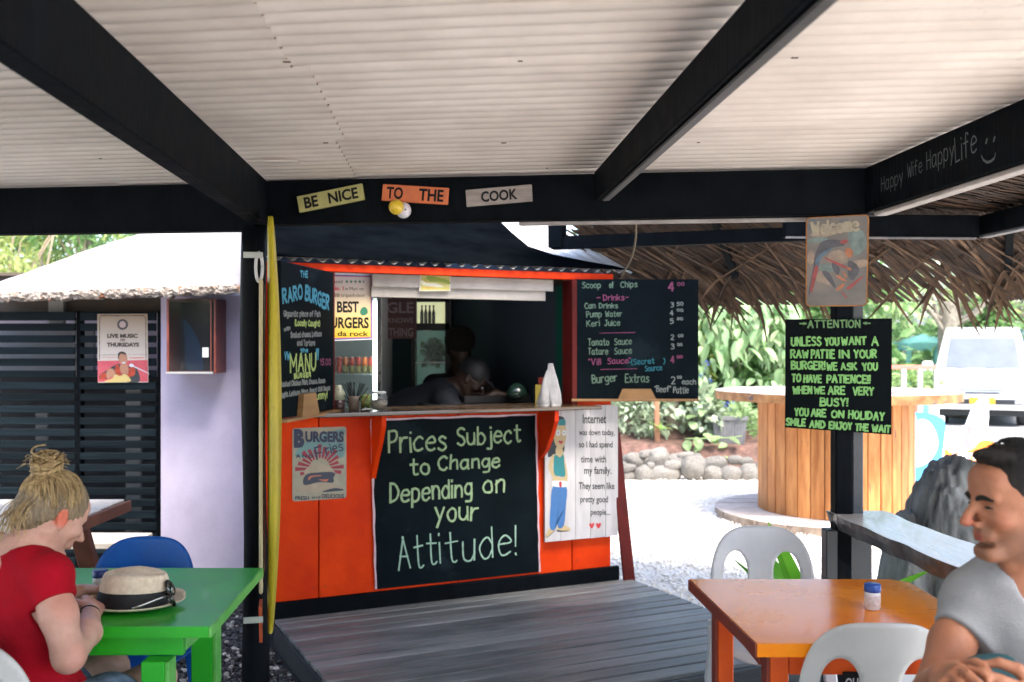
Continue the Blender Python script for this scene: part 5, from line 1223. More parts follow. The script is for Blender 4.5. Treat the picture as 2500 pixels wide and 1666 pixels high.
def hp_(v): return inv @ Vector(v)
BA, BB_ = at(1348, 0, 5.85), at(2372, 0, 5.10)
BA.z = BB_.z = 2.115
mb = MB(); mb.bar(hp_(BA), hp_(BB_), .06, .075, .003); mb.build('ring_beam', BLACKWOOD, hut)
mb = MB(); a_, b_ = BA + Vector((0, -.5, .14)), BB_ + Vector((0, -.5, .14)); a_.x += .5; mb.bar(hp_(a_), hp_(b_), .05, .06, .003); mb.build('purlin', BLACKWOOD, hut)
mb = MB(); mb.bar(hp_(BA + Vector((.03, -.01, -.03))), hp_(BA + Vector((.03, -.01, .22))), .085, .085, .003, up=(0, 1, 0)); mb.build('stub_post', BLACKWOOD, hut)
mb = MB(); c_ = Vector((2.40, 5.06, 2.12)); mb.bar(hp_(c_), hp_((2.50, 2.6, 2.12)), .06, .10, .003); mb.build('ring_beam', BLACKWOOD, hut)
GRB = mat('grey_timber_edge', (.13, .13, .14), .6, .25, 7, c2=(.22, .21, .21))
mb = MB(); mb.bar(hp_(c_ + Vector((0, 0, -.056))), hp_((2.50, 2.6, 2.064)), .05, .012, .002); mb.build('underside_strip', GRB, hut)
mb = MB(); mb.bar(hp_((1.36, 4.95, 2.05)), hp_((2.33, 5.0, 2.05)), .012, .010, .001); mb.build('underside_strip', GRB, hut)
mb = MB(); mb.bar(hp_((1.36, 4.98, 2.11)), hp_((2.35, 5.03, 2.11)), .05, .115, .003); mb.build('ring_beam', BLACKWOOD, hut)
for x in (.8, 1.55, 2.3, 3.0):
    y0 = -.05; mb = MB(); mb.bar((x, y0, -TS * y0 - .05), (x, -1.4, TS * 1.4 - .05), .04, .05, .002); mb.build('rafter', BLACKWOOD, hut)
for x, y in ((2.44, 5.06), (3.05, 5.6)):
    mb = MB(); mb.bar(hp_((x, y, 0)), hp_((x, y, 2.1)), .075, .075, .003, up=(0, 1, 0))
    if x > 2.5: mb.build('post', BLACKWOOD, hut)
# slope on the right of the side ring beam
mb = MB()
for row in range(7):
    for k in range(80):
        y = 2.7 + (k + random.random()) / 80 * 2.9; x0 = 2.40 + row * .11
        P = []
        for t in (0, .5, 1):
            xx = x0 + .30 * t; P.append(hp_((xx, y + .22 * t, 2.20 - .42 * (xx - 2.40) - .01 * random.random())))
        ribbon(mb, P, random.uniform(.03, .05), wx=(inv.to_3x3() @ Vector((0, 1, 0))), tip=.4)
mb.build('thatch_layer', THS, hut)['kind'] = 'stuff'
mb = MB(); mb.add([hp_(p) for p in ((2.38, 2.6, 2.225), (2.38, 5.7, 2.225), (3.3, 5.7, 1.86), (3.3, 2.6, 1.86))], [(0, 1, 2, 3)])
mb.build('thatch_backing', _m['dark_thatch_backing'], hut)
mb = MB()
for row in range(9):
    for k in range(70):
        y = 1.6 + (k + random.random()) / 70 * 3.6; x0 = 1.50 + row * .10
        P = [hp_((x0 + .30 * t, y + .10 * t, 2.30 - .10 * (x0 + .3 * t - 1.5) - .012 * random.random())) for t in (0, .5, 1)]
        ribbon(mb, P, random.uniform(.03, .05), wx=(inv.to_3x3() @ Vector((0, 1, 0))), tip=.5)
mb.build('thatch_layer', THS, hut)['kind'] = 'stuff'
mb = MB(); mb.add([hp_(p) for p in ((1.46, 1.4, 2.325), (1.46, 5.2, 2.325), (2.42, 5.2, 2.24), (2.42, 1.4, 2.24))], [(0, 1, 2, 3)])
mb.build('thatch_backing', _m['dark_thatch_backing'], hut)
random.seed(77)
# ================================================================ garden bed with stones
SOIL = mat('leafy_brown_soil', (.09, .045, .032), .95, .4, 14, 1.0, 40, c2=(.20, .11, .085), patch=((.36, .27, .22), .66, 50))
vs = []; fs = []; nx, ny = 50, 26
for i in range(nx + 1):
    for j in range(ny + 1):
        x = .6 + 4.2 * i / nx; y = 11.78 + 3.0 * j / ny
        z = .30 + .26 * min(1, j / 14) + .05 * noise.noise(Vector((x * 1.5, y * 1.5, 0))) + .02 * noise.noise(Vector((x * 7, y * 7, 0)))
        if j == 0: z = .0
        vs.append((x, y, z))
for i in range(nx):
    for j in range(ny): k = i * (ny + 1) + j; fs.append((k, k + ny + 1, k + ny + 2, k + 1))
mb = MB(); mb.add(vs, fs); tag(mb.build('garden_soil', SOIL, smooth=True), 'brown mulched soil of the raised garden bed', kind='stuff')
STN = mat('river_stone', (.13, .12, .105), .85, .25, 5, .7, 25, c2=(.24, .225, .20), patch=((.26, .24, .15), .62, 6), obj_var=.18)
def stone_mesh(seed, sub=3):
    import bmesh
    bm = bmesh.new(); bmesh.ops.create_icosphere(bm, subdivisions=sub, radius=1.0)
    o = Vector((seed * 7.3, seed * 3.1, 0))
    for v in bm.verts:
        p = v.co.copy(); q = Vector([math.copysign(abs(c) ** .85, c) for c in p]); v.co = q * (1 + .26 * noise.noise(p * 1.3 + o) + .09 * noise.noise(p * 3.0 + o))
    me = bpy.data.meshes.new('stone'); bm.to_mesh(me); bm.free(); me.materials.append(STN); me.shade_smooth(); return me
sm_ = [stone_mesh(k) for k in range(7)]
SC5 = lambda x, y: (x / 6.03 + 1480, y / 6.03 + 940)
stones = [(410, 1110, 290, 190), (590, 1130, 130, 150), (600, 1020, 230, 110), (760, 1080, 300, 240), (985, 1190, 250, 130), (1050, 1110, 260, 160), (1180, 1040, 250, 95), (1340, 1050, 130, 80),
          (330, 1230, 210, 110), (560, 1310, 240, 210), (860, 1310, 440, 200), (650, 1190, 100, 90), (1280, 1220, 310, 280), (1600, 1160, 330, 180), (1570, 1310, 290, 190), (1840, 1340, 270, 240),
          (330, 1345, 190, 110), (205, 1320, 100, 100), (200, 1190, 160, 120), (2130, 1320, 300, 250), (2060, 1130, 200, 110), (2270, 1240, 150, 200), (2430, 1330, 260, 190), (2600, 1180, 240, 160), (2700, 1350, 280, 200), (60, 1290, 180, 140), (2950, 1300, 300, 220), (1900, 1110, 190, 120)]
def stone_label(i, x, y, w):
    size = 'large' if w > 280 else ('small' if w < 170 else 'medium')
    tier = 'top row' if y < 1160 else 'bottom row'
    return size, tier
order = sorted(range(len(stones)), key=lambda i: stones[i][0])
cnt = {}
ordw = ['first', 'second', 'third', 'fourth', 'fifth', 'sixth', 'seventh', 'eighth', 'ninth', 'tenth', 'eleventh', 'twelfth', 'thirteenth']
for i in order:
    x, y, w, h = stones[i]; px, py = SC5(x, y); D_ = 11.35 if y > 1180 else 11.62
    p = at(px, py, D_); size, tier = stone_label(i, x, y, w); k_ = (size, tier); cnt[k_] = cnt.get(k_, 0) + 1
    s_ = 1.0 / 6.03 / F * D_ * .60
    me = sm_[i % 7]
    o = bpy.data.objects.new('garden_stone', me); col.objects.link(o); o.location = p; o.scale = (w * s_, min(w, h) * s_ * 1.0, h * s_); o.rotation_euler = (0, random.uniform(-.12, .12), random.uniform(0, .5))
    tag(o, '%s garden stone, %s of bed edging, %s from kiosk' % (size, tier, ordw[cnt[k_] - 1]), 'stone', 'river stones edging the garden bed')
# leaf materials
def leafmat(n_, c, c2, isl=.35): return mat(n_, c, .45, .25, 4, c2=c2, trans=.42, island=isl, spec=.5, rv=.1)
LG1 = leafmat('bright_broad_leaf', (.24, .40, .12), (.40, .54, .24)); LG2 = leafmat('mid_green_leaf', (.10, .22, .06), (.22, .38, .13)); LG3 = leafmat('deep_green_leaf', (.018, .055, .015), (.05, .12, .03))
LG4 = leafmat('yellow_green_leaf', (.24, .32, .06), (.36, .42, .12)); LG5 = leafmat('pale_silver_leaf', (.32, .42, .26), (.48, .56, .40))
LP = lambda n_, c, c2: mat(n_, c, .45, .2, 4, c2=c2, trans=.42, obj_var=.35, rv=.1)
BARK = mat('grey_brown_bark', (.16, .13, .10), .9, .4, 7, .8, 18, c2=(.30, .26, .21), grain=(1, 1, .3), stretch=(1, 1, .3))
def ell(c, r, k=1.0, shell=.0):
    """sampler: random points inside (or near the shell of) an ellipsoid"""
    def f(i):
        while True:
            v = Vector((random.uniform(-1, 1), random.uniform(-1, 1), random.uniform(-1, 1)))
            if shell < v.length < 1: break
        return (Vector(c) + Vector((v.x * r[0], v.y * r[1], v.z * r[2])), v)
    return f
def clumps(c, r, n, cr, shell=.45):
    """sampler: leaves gathered in clumps spread through an ellipsoid, with gaps between"""
    cs = []
    while len(cs) < n:
        v = Vector((random.uniform(-1, 1), random.uniform(-1, 1), random.uniform(-1, 1)))
        if shell < v.length < 1: cs.append((Vector(c) + Vector((v.x * r[0], v.y * r[1], v.z * r[2])), v, random.uniform(.6, 1.3)))
    def f(i):
        c0, v, s = cs[i % n]; q = Vector((random.gauss(0, .45), random.gauss(0, .45), random.gauss(0, .38))) * cr * s
        return (c0 + q, (v * .6 + q.normalized()))
    return f
# individual broad leaves, built from one blade
def blade_mesh(L_, w, m, droop=.35, name='leaf', n=7, fold=.12):
    vs = []; fs = []
    for i in range(n + 1):
        f = i / n; ww = w * .5 * (math.sin(math.pi * min(.02 + f * .98, 1)) ** .7) * (1 - .25 * f); y = L_ * f; z = -droop * L_ * f * f
        vs += [(-ww, y, z + fold * ww * 2), (0, y, z), (ww, y, z + fold * ww * 2)]
    for i in range(n): k = 3 * i; fs += [(k, k + 1, k + 4, k + 3), (k + 1, k + 2, k + 5, k + 4)]
    me = bpy.data.meshes.new(name); me.from_pydata(vs, [], fs); me.materials.append(m); me.update(); return me
def put_leaf(me, par, p, out, pitch=0.0, s=1.0, name='leaf'):
    o = bpy.data.objects.new(name, me); col.objects.link(o); o.parent = par; o.location = p
    yaw = math.atan2(-out[0], out[1]); o.rotation_euler = (pitch, random.gauss(0, .25), yaw); o.scale = (s, s, s); return o
def pt_stem(par, pts, r0, r1, m=BARK, name='stem', seg=8):
    mb = MB(); P = smooth_line(pts); n = len(P); mb.tube(P, [r0 + (r1 - r0) * i / (n - 1) for i in range(n)], seg); return mb.build(name, m, par, smooth=True)
# big leafed shrub (between the menu board and the post)
sh = thing('broad_leafed_shrub', 'tall lush shrub with large drooping bright green leaves above the planter box', 'shrub', (2.95, 12.75, .5))
for k in range(5): pt_stem(sh, [(random.uniform(-.3, .3), 0, -.05), (random.uniform(-.5, .5), .1, .7), (random.uniform(-.8, .8), -.1, 1.6)], .02, .008)
LFA = [blade_mesh(.24, .115, LP('shrub_leaf_a', (.22, .40, .15), (.40, .56, .30)), d) for d in (.25, .5, .8)] + [blade_mesh(.20, .09, LP('shrub_leaf_b', (.32, .46, .20), (.50, .60, .36)), d) for d in (.4, .7)]
for k in range(270):
    a = at(random.uniform(1690, 1945), random.uniform(715, 1000) if k % 3 else random.uniform(715, 860), 12.3 + random.random() * .5) - Vector((2.95, 12.75, .5))
    put_leaf(random.choice(LFA), sh, a, (random.gauss(0, .8), -1 + random.gauss(0, .35)), random.uniform(-1.15, -.1), random.uniform(.65, 1.15))
leaf_cloud('leaves', LG2, 1800, ell((.0, .35, .85), (1.1, .35, 1.15)), .17, sh, .5, .4, 'stuff')
def bush(name, label, c, r, n, size, m, ncl=30, cr=.3, cat='bush', stems=4, aspect=.45, droop=.3, group=None, base=0.0):
    t = thing(name, label, cat, (c[0], c[1], base), 0, group); z = c[2] - base
    for k in range(stems):
        a = random.uniform(0, 6.28); q = (math.cos(a) * r[0] * .5, math.sin(a) * r[1] * .5)
        pt_stem(t, [(q[0] * .2, q[1] * .2, 0), (q[0] * .6, q[1] * .6, z * .5), (q[0], q[1], z)], .022 * max(r), .008 * max(r))
    leaf_cloud('leaves', m, n, clumps((0, 0, z), r, ncl, cr), size, t, aspect, droop, 'stuff')
    return t
bush('garden_bush', 'low pale green bush under the hanging menu board by the wooden stake', (1.55, 12.6, .75), (.50, .45, .40), 1500, .10, LG5, 26, .22, base=.45)
bush('garden_bush', 'dark green bush behind the tree stump and grey post', (1.9, 13.8, 1.2), (.9, .5, .9), 2200, .13, LG2, 34, .3, base=.5)
bush('creeper_mound', 'pale leafy creeper spilling beside the grey planter box', (2.30, 12.35, .75), (.28, .25, .30), 420, .12, LG5, 12, .15, base=.5, aspect=.7)
bush('garden_bush', 'green shrub growing close behind the planter box', (3.05, 13.0, .95), (.6, .3, .35), 900, .12, LG2, 20, .2, base=.5)
bush('flowering_bush', 'shrub with small blue flowers beside the menu board edge', (2.36, 12.8, 1.25), (.16, .2, .40), 420, .10, LG4, 14, .14, base=.5)
BLU = mat('blue_petal', (.12, .22, .75), .5)
mb = MB()
for k in range(34):
    p = at(random.uniform(1708, 1740), random.uniform(880, 960), 12.5) if k % 3 else at(random.uniform(1755, 1790), random.uniform(955, 1000), 12.4)
    for j in range(4):
        a = j * 1.57 + k; mb.add([p, p + Vector((math.cos(a) * .02, -.01, math.sin(a) * .02)), p + Vector((math.cos(a + .8) * .02, -.01, math.sin(a + .8) * .02))], [(0, 1, 2)])
o = mb.build('blue_blossoms', BLU); tag(o, 'tiny blue blossoms scattered over the shrub by the menu board', kind='stuff')
# ferns, stake, trunk, post, planter
fern = thing('fern', 'arching fern between the planter box and the cable drum', 'fern', at(1838, 1070, 12.1))
FM = leafmat('fern_leaf', (.18, .32, .10), (.32, .46, .18))
fl = blade_mesh(.055, .016, LP('fern_leaflet', (.18, .32, .10), (.32, .46, .18)), .2, n=3)
for k in range(9):
    a = R(-80 + 160 * k / 8); mb = MB(); pts = []
    for i in range(12):
        f = i / 11; pts.append(Vector((math.sin(a) * .38 * f, -.05 - math.cos(a) * .16 * f, .42 * math.sin(f * 2.1) * (1 if k % 2 else .75))))
    mb.tube(pts, .0035, 5)
    for i in range(1, 12):
        d = (pts[i] - pts[i - 1]).normalized(); w = d.cross(Vector((0, -1, .3))).normalized()
        for s_ in (-1, 1):
            e = pts[i] + w * s_ * .085 * math.sin(math.pi * (i + 1) / 13); h = d * .014
            mb.add([pts[i] - h, e, pts[i] + h], [(0, 1, 2)])
    mb.build('frond', FM, fern)
t = thing('wooden_stake', 'orange brown wooden stake standing in the garden bed', 'stake', at(1605, 1085, 12.1)); mb = MB(); mb.bar((0, 0, -.1), (-.02, 0, .9), .060, .05, .004, up=(0, 1, 0)); mb.build('stake', mat('raw_orange_timber', (.33, .16, .085), .8, .25, 6), t)
t = thing('tree_stump', 'pale smooth tree trunk rising from the garden bed', 'tree', at(1644, 1068, 12.9)); pt_stem(t, [(0, 0, -.1), (.0, 0, .25), (-.03, 0, .8), (-.05, .05, 1.5), (-.02, .1, 2.3)], .11, .06, mat('pale_smooth_bark', (.30, .24, .18), .8, .25, 8, .3, 20), 'trunk', 12)
leaf_cloud('crown', LG2, 500, clumps((0, .1, 2.3), (.6, .4, .35), 14, .2), .14, t, .45, .3, 'stuff')
t = thing('garden_post', 'grey square post behind the stones of the garden', 'post', at(1677, 1065, 13.2)); mb = MB(); mb.box(-.055, .055, -.05, .05, -.1, .75, .004); mb.build('post', mat('grey_post', (.13, .14, .14), .8), t)
for px, lab in ((1660, 'blue plastic tub between the pale trunk and the grey post'), (1697, 'blue plastic tub to the planter side of the grey post')):
    t = thing('blue_tub', lab, 'tub', at(px, 1000, 13.7)); mb = MB(); mb.lathe([(.09, -.1), (.12, .12), (.125, .13), (.11, .13), (.09, -.05), (0, -.06)], 18); mb.build('tub', mat('blue_plastic', (.03, .12, .50), .4), t, smooth=True)
p = at(1778, 1082, 12.15)
t = thing('planter_box', 'grey ribbed rectangular planter box in the garden bed', 'planter', p, R(-4))
PLM = mat('grey_planter_plastic', (.13, .13, .135), .6, .25, 8, .2, 30, c2=(.20, .20, .20), patch=((.26, .18, .12), .70, 10))
mb = MB(); w0, w1, d0, d1, h = .175, .205, .12, .14, .33
mb.add([(-w0, -d0, 0), (w0, -d0, 0), (w0, d0, 0), (-w0, d0, 0), (-w1, -d1, h), (w1, -d1, h), (w1, d1, h), (-w1, d1, h), (-w1 + .02, -d1 + .02, h), (w1 - .02, -d1 + .02, h), (w1 - .02, d1 - .02, h), (-w1 + .02, d1 - .02, h), (-w0, -d0, .25), (w0, -d0, .25), (w0, d0, .25), (-w0, d0, .25)],
       [(3, 2, 1, 0), (0, 1, 5, 4), (1, 2, 6, 5), (2, 3, 7, 6), (3, 0, 4, 7), (4, 5, 9, 8), (5, 6, 10, 9), (6, 7, 11, 10), (7, 4, 8, 11), (8, 9, 13, 12), (9, 10, 14, 13), (10, 11, 15, 14), (11, 8, 12, 15)])
mb.build('tub', PLM, t)
mb = MB(); mb.box(-w1 - .012, w1 + .012, -d1 - .014, -d1 + .004, h - .045, h + .004, .003); mb.build('rim', PLM, t)
for k in range(11):
    x = -.16 + .032 * k; mb = MB(); mb.bar((x, -d0 - .003, .02), (x * 1.12, -d1 + .004, h - .06), .014, .010, .002, up=(0, 1, 0)); mb.build('rib', PLM, t)
pt_soil = MB(); pt_soil.box(-w1 + .022, w1 - .022, -d1 + .022, d1 - .022, .24, .28); pt_soil.build('potting_soil', SOIL, t)
cr_ = thing('trailing_plant', 'trailing squash like plant creeping over the soil behind the stones', 'plant', at(1700, 1075, 11.9))
LQ = [blade_mesh(.15, .14, LP('squash_leaf', (.22, .34, .13), (.34, .46, .22)), d, n=5) for d in (.1, .3)]
pt_stem(cr_, [(-.15, -.05, .02), (.1, -.1, .03), (.35, -.12, .04), (.55, 0, .05)], .008, .005, mat('green_stem', (.18, .26, .10), .6))
for px, py in ((1677, 1075), (1700, 1068), (1716, 1060), (1712, 1088), (1745, 1070), (1760, 1066), (1770, 1108), (1780, 1070), (1690, 1030), (1700, 1015), (1712, 1000), (1722, 985), (1735, 970), (1775, 1085), (1768, 1120)):
    put_leaf(random.choice(LQ), cr_, at(px, py, 11.9) - cr_.location, (random.gauss(0, 1), -1), random.uniform(-.9, 0), random.uniform(.7, 1.2))
t = thing('strap_plant', 'small strap leafed plant at the wooden stake', 'plant', at(1614, 1050, 12.0)); LS = blade_mesh(.2, .035, LP('strap_leaf', (.14, .30, .06), (.26, .42, .10)), .3)
for k in range(9): put_leaf(LS, t, (0, 0, 0), (math.cos(k * .7), math.sin(k * .7)), random.uniform(.2, .9))
# ================================================================ cable drum table
DR = Vector((2.87, 8.85, 0)); drum = thing('cable_drum_table', 'huge wooden cable drum used as a standing table on the white gravel', 'cable drum', DR)
DT = mat('bleached_drum_top', (.42, .37, .34), .85, .2, 5, .4, 40, c2=(.56, .51, .48), grain=(.3, 2, 1), patch=((.30, .27, .26), .66, 6))
DE = mat('orange_drum_edge', (.30, .115, .035), .6, .5, 9, .3, 40, c2=(.42, .22, .09), patch=((.10, .07, .07), .58, 7), spec=.3)
PK = mat('varnished_drum_plank', (.42, .135, .032), .55, .28, 4, .3, 40, c2=(.60, .27, .09), grain=(2, 2, .15), stretch=(5, 5, .6), obj_var=.22, patch=((.16, .075, .045), .62, 5), spec=.3)
def disc_planks(z0, z1, Rr, name, mt, me_, n=9):
    for i in range(n):
        y0 = -Rr + 2 * Rr * i / n; y1 = -Rr + 2 * Rr * (i + 1) / n; g = .004; P = []
        ya, yb = y0 + g, y1 - g; m_ = 14
        def X(y): return math.sqrt(max(Rr * Rr - y * y, 0.0004))
        for k in range(m_ + 1): y = ya + (yb - ya) * k / m_; P.append((X(y), y))
        for k in range(m_, -1, -1): y = ya + (yb - ya) * k / m_; P.append((-X(y), y))
        mb = MB(); dz = random.uniform(-.003, .003); mb.prism(P, z0, z1 + dz, 'z'); o = mb.build(name, mt, drum, fix=True)
        o.data.materials.append(me_)
        for p in o.data.polygons:
            if abs(p.normal.z) < .5: p.material_index = 1
disc_planks(1.048, 1.122, 1.045, 'top_plank', DT, DE); disc_planks(.0, .072, 1.045, 'base_plank', DT, mat('grey_drum_edge', (.24, .17, .125), .8, .35, 9, .3, 40, c2=(.36, .29, .23), patch=((.12, .09, .08), .6, 8)))
npk = 36; me0 = None
for k in range(npk):
    a = 2 * math.pi * k / npk; w = 2 * math.pi * .632 / npk - .0035
    mb = MB(); mb.box(-w / 2, w / 2, -.03, 0, .074, 1.046, .0035); o = mb.build('plank', PK, drum)
    o.location = (math.cos(a) * (.632 + random.uniform(-.002, .002)), math.sin(a) * .632, 0); o.rotation_euler = (0, 0, a - math.pi / 2 + math.pi)
    # boards face outwards
for s_ in (-1, 1):
    mb = MB(); mb.tube([(.3 * s_, 0, .02), (.3 * s_, 0, 1.10)], .012, 8); mb.build('tie_rod', mat('rusty_iron', (.1, .05, .03), .7), drum)
# ================================================================ boulder and strap leafed fern
import bmesh
def rock(name, c, r, seed, m, par, sub=6, ridge=.16):
    bm = bmesh.new(); bmesh.ops.create_icosphere(bm, subdivisions=sub, radius=1.0); o_ = Vector((seed, seed * 2.3, seed * .7))
    for v in bm.verts:
        p = v.co.copy(); q = Vector([math.copysign(abs(a) ** .72, a) for a in p])
        w = Vector((p.x * 1.5, p.y * 1.5, p.z * .7))
        d = 1 + .13 * noise.noise(w + o_) + ridge * (abs(noise.noise(w * 1.7 + o_)) - .2) + .07 * noise.noise(w * 4.5 + o_) + .035 * abs(noise.noise(Vector((p.x * 12, p.y * 12, p.z * 4)) + o_)) + .012 * noise.noise(p * 30 + o_)
        v.co = Vector((q.x * r[0] * (1 - .28 * max(0, p.z)), q.y * r[1] * (1 - .2 * max(0, p.z)), q.z * r[2])) * d + Vector(c)
    me = bpy.data.meshes.new(name); bm.to_mesh(me); bm.free(); me.materials.append(m); me.shade_smooth(); o = bpy.data.objects.new(name, me); col.objects.link(o); o.parent = par; return o
ROCK = mat('basalt_boulder', (.06, .064, .06), .85, .35, 4, 1.0, 26, c2=(.27, .275, .26), grain=(1, 1, .45), stretch=(1.5, 1.5, .6), patch=((.30, .305, .29), .57, 5), spec=.2)
t = thing('basalt_boulder', 'tall rugged dark grey boulder behind the timber shelf', 'boulder', (2.28, 5.25, 0))
rock('rock_body', (.06, 0, .40), (.26, .30, .52), 3.1, ROCK, t, 6, .08); rock('rock_shoulder', (-.20, -.02, .20), (.13, .22, .44), 9.4, ROCK, t, 5, .10)
fx = at(1985, 0, 5.0)
t = thing('birds_nest_fern', 'bright green strap leafed fern by the base of the post', 'fern', (fx.x + .02, 5.0, 0))
LB = [blade_mesh(.74, .115, LP('nest_fern_leaf', (.12, .42, .02), (.20, .55, .04)), d, 'frond', 12, .22) for d in (.05, .16, .3)]
for k, (ox, oy, pt_, s_) in enumerate(((-.35, -.4, 1.15, 1.02), (.18, -.5, 1.28, .98), (.5, -.2, 1.2, .95), (-.9, -.3, .85, .9), (.9, .1, .8, .9), (-.2, .9, .95, .95), (.5, .8, .8, .85), (-.8, .5, .7, .8))):
    put_leaf(LB[0 if k < 3 else k % 3], t, (ox * .02, oy * .02, .0), (ox, oy), pt_, s_, 'frond')
# ================================================================ ice cream boards
Z = lambda x, y: zp(x, y, 1407 / 350.0, 2150, 760)
IFr = Frame(4.0, 10.6, R(-4))
S = Sign('ice_cream_board', 'blue curved board printed with a big white ice cream', 'board', IFr, 0, *Z(420, 1560))
S.plate('board', mat('sky_blue_print', (.06, .30, .58), .5, .1, 5), [S.p(*Z(*q)) for q in ((200, 1700), (520, 1700), (600, 1500), (612, 1350), (640, 1140), (620, 1060), (540, 1020), (420, 996), (225, 985), (200, 1010))], .015)
S.shape('print', mat('print_white', (.72, .74, .76), .5), [[Z(*q) for q in ((300, 1120), (400, 1060), (490, 1100), (550, 1210), (560, 1330), (500, 1450), (400, 1520), (300, 1520), (235, 1440), (225, 1250))], [Z(*q) for q in ((215, 1020), (280, 1080), (300, 1160), (220, 1300))]], -.002)
S.shape('print', mat('print_mint', (.16, .50, .38), .5), [[Z(*q) for q in ((235, 1330), (270, 1360), (300, 1450), (360, 1500), (250, 1490), (228, 1420))]], -.003)
S.shape('print', mat('print_lime', (.5, .62, .36), .5), [[Z(*q) for q in ((280, 985), (330, 1000), (352, 1060), (330, 1060))]], -.003)
S.shape('print', mat('print_orange', (.72, .16, .02), .5), [[Z(*q) for q in ((222, 1560), (270, 1570), (330, 1580), (300, 1600), (225, 1590))], [Z(*q) for q in ((250, 1420), (285, 1425), (275, 1440), (255, 1436))]], -.0035)
mb = MB(); jline([S.p(*Z(333, 1245)), S.p(*Z(408, 1180))], .010, -.0035, mb, .006); mb.build('print', mat('print_purple', (.16, .06, .16), .5), S.t)
mb = MB(); a = S.p(*Z(300, 1690)); 
for dx in (0, .25): mb.bar((a[0] + dx, .03, -S.z0 + .0), (a[0] + dx, .03, a[1] + .3), .03, .03, up=(0, 1, 0))
mb.build('stand', METAL, S.t)
IF2 = Frame(4.6, 11.0, R(-6))
S = Sign('ice_cream_board', 'soft serve cone shaped board with white letters on orange', 'board', IF2, 0, *Z(800, 1470))
S.plate('board', mat('cone_board_white', (.70, .70, .68), .5), [S.p(*Z(*q)) for q in ((640, 1460), (1030, 1500), (1110, 1370), (1105, 1290), (1050, 1180), (1062, 1050), (1060, 850), (1010, 815), (900, 940), (830, 1120), (700, 1170), (620, 1170))], .015)
S.shape('print', mat('cone_pink', (.60, .20, .20), .5, .2, 9), [[Z(*q) for q in ((850, 1120), (950, 1180), (960, 1260), (930, 1350), (840, 1355), (805, 1300), (845, 1200))], [Z(*q) for q in ((950, 980), (1010, 940), (1030, 1040), (940, 1020))], [Z(*q) for q in ((1025, 850), (1055, 855), (1040, 885))]], -.002)
S.shape('print', mat('cone_orange', (.80, .22, .02), .5), [[Z(*q) for q in ((637, 1355), (700, 1380), (900, 1360), (980, 1275), (1100, 1280), (1115, 1370), (1030, 1420), (1010, 1470), (860, 1480), (640, 1440))]], -.0026)
S.shape('print', mat('cone_violet', (.28, .20, .42), .5), [[Z(*q) for q in ((860, 1250), (905, 1240), (900, 1320), (850, 1330))]], -.003)
S.text('print', _m['print_white'], [('Thirst', *Z(672, 1362), *Z(1005, 1462), .05)], -.0035)
mb = MB(); a = S.p(*Z(720, 1480)); 
for dx in (0, .3): mb.bar((a[0] + dx, .03, -S.z0), (a[0] + dx, .03, a[1] + .1), .03, .03, up=(0, 1, 0))
mb.build('stand', METAL, S.t)
# ================================================================ farther background
def tree(name, label, base, h, r, m, n=1500, size=.2, ncl=26, cr=.6, trunk=.14, lean=(0, 0), limbs=5, zc=.72, group=None, bark=None, crk=(1, 1, .7)):
    t = thing(name, label, 'tree', base, 0, group)
    top = Vector((lean[0], lean[1], h * .62)); pt_stem(t, [(0, 0, -.1), (lean[0] * .3, lean[1] * .3, h * .3), tuple(top)], trunk, trunk * .5, bark or BARK, 'trunk', 10)
    for k in range(limbs):
        a = 6.28 * k / limbs + random.uniform(-.3, .3); e = Vector((math.cos(a) * r * .7 + lean[0], math.sin(a) * r * .7 + lean[1], h * random.uniform(.75, .95)))
        pt_stem(t, [tuple(top * random.uniform(.55, .95)), tuple(top.lerp(e, .5) + Vector((0, 0, .1))), tuple(e)], trunk * .38, trunk * .1, bark or BARK, 'limb', 6)
    leaf_cloud('crown', m, n, clumps((lean[0], lean[1], h * zc), (r * crk[0], r * crk[1], r * crk[2]), ncl, cr), size, t, .42, .35, 'stuff')
    return t
# hedge wall behind the garden bed
for i, (x, y, rx, m_) in enumerate(((.4, 15.2, 1.6, LG3), (2.6, 15.8, 1.7, LG2), (4.9, 16.6, 1.5, LG2), (-1.8, 15.5, 1.6, LG3))):
    t = thing('hedge_tree', ['dense dark green tree behind the kiosk and menu board', 'dense green tree behind the broad leafed shrub', 'green tree behind the notice board post', 'dense tree hidden mostly by the burger kiosk'][i], 'tree', (x, y, 0), 0)
    pt_stem(t, [(0, 0, 0), (.1, 0, 1), (0, .1, 2)], .12, .06, BARK, 'trunk')
    leaf_cloud('crown', m_, 3000, clumps((0, 0, 1.6), (rx, .9, 1.7), 60, .45, .2), .24, t, .5, .3, 'stuff')
# trees over the lavender building
BAM = leafmat('bamboo_leaf', (.30, .38, .10), (.44, .50, .18))
for i, (px, py, D_, m_, lab) in enumerate(((-40, 600, 13.5, BAM, 'pale yellow green tree over the left end of the cement roof'), (95, 620, 12.6, BAM, 'sunlit feathery tree behind the cement roof ridge'), (215, 585, 13.2, LG2, 'darker green tree with bare stems over the cement roof'), (330, 560, 15.5, LG2, 'green tree behind the cement roof near the beam'))):
    p = at(px, py, D_)
    t = thing('hillside_tree', lab, 'tree', (p.x, p.y, 0), 0); pt_stem(t, [(0, 0, 0), (.1, 0, 1.4), (0, 0, p.z)], .09, .04, BARK, 'trunk')
    for k in range(5): pt_stem(t, [(0, 0, 1.3), (random.uniform(-.3, .3), -.2, 2.1), (random.uniform(-.7, .7), -.3, p.z + .7)], .022, .010, mat('pale_stem', (.36, .28, .20), .8), 'limb', 6)
    leaf_cloud('crown', m_, 1700, clumps((0, 0, p.z), (1.0, .8, .95), 40, .3, .2), .17, t, .25, .5, 'stuff')
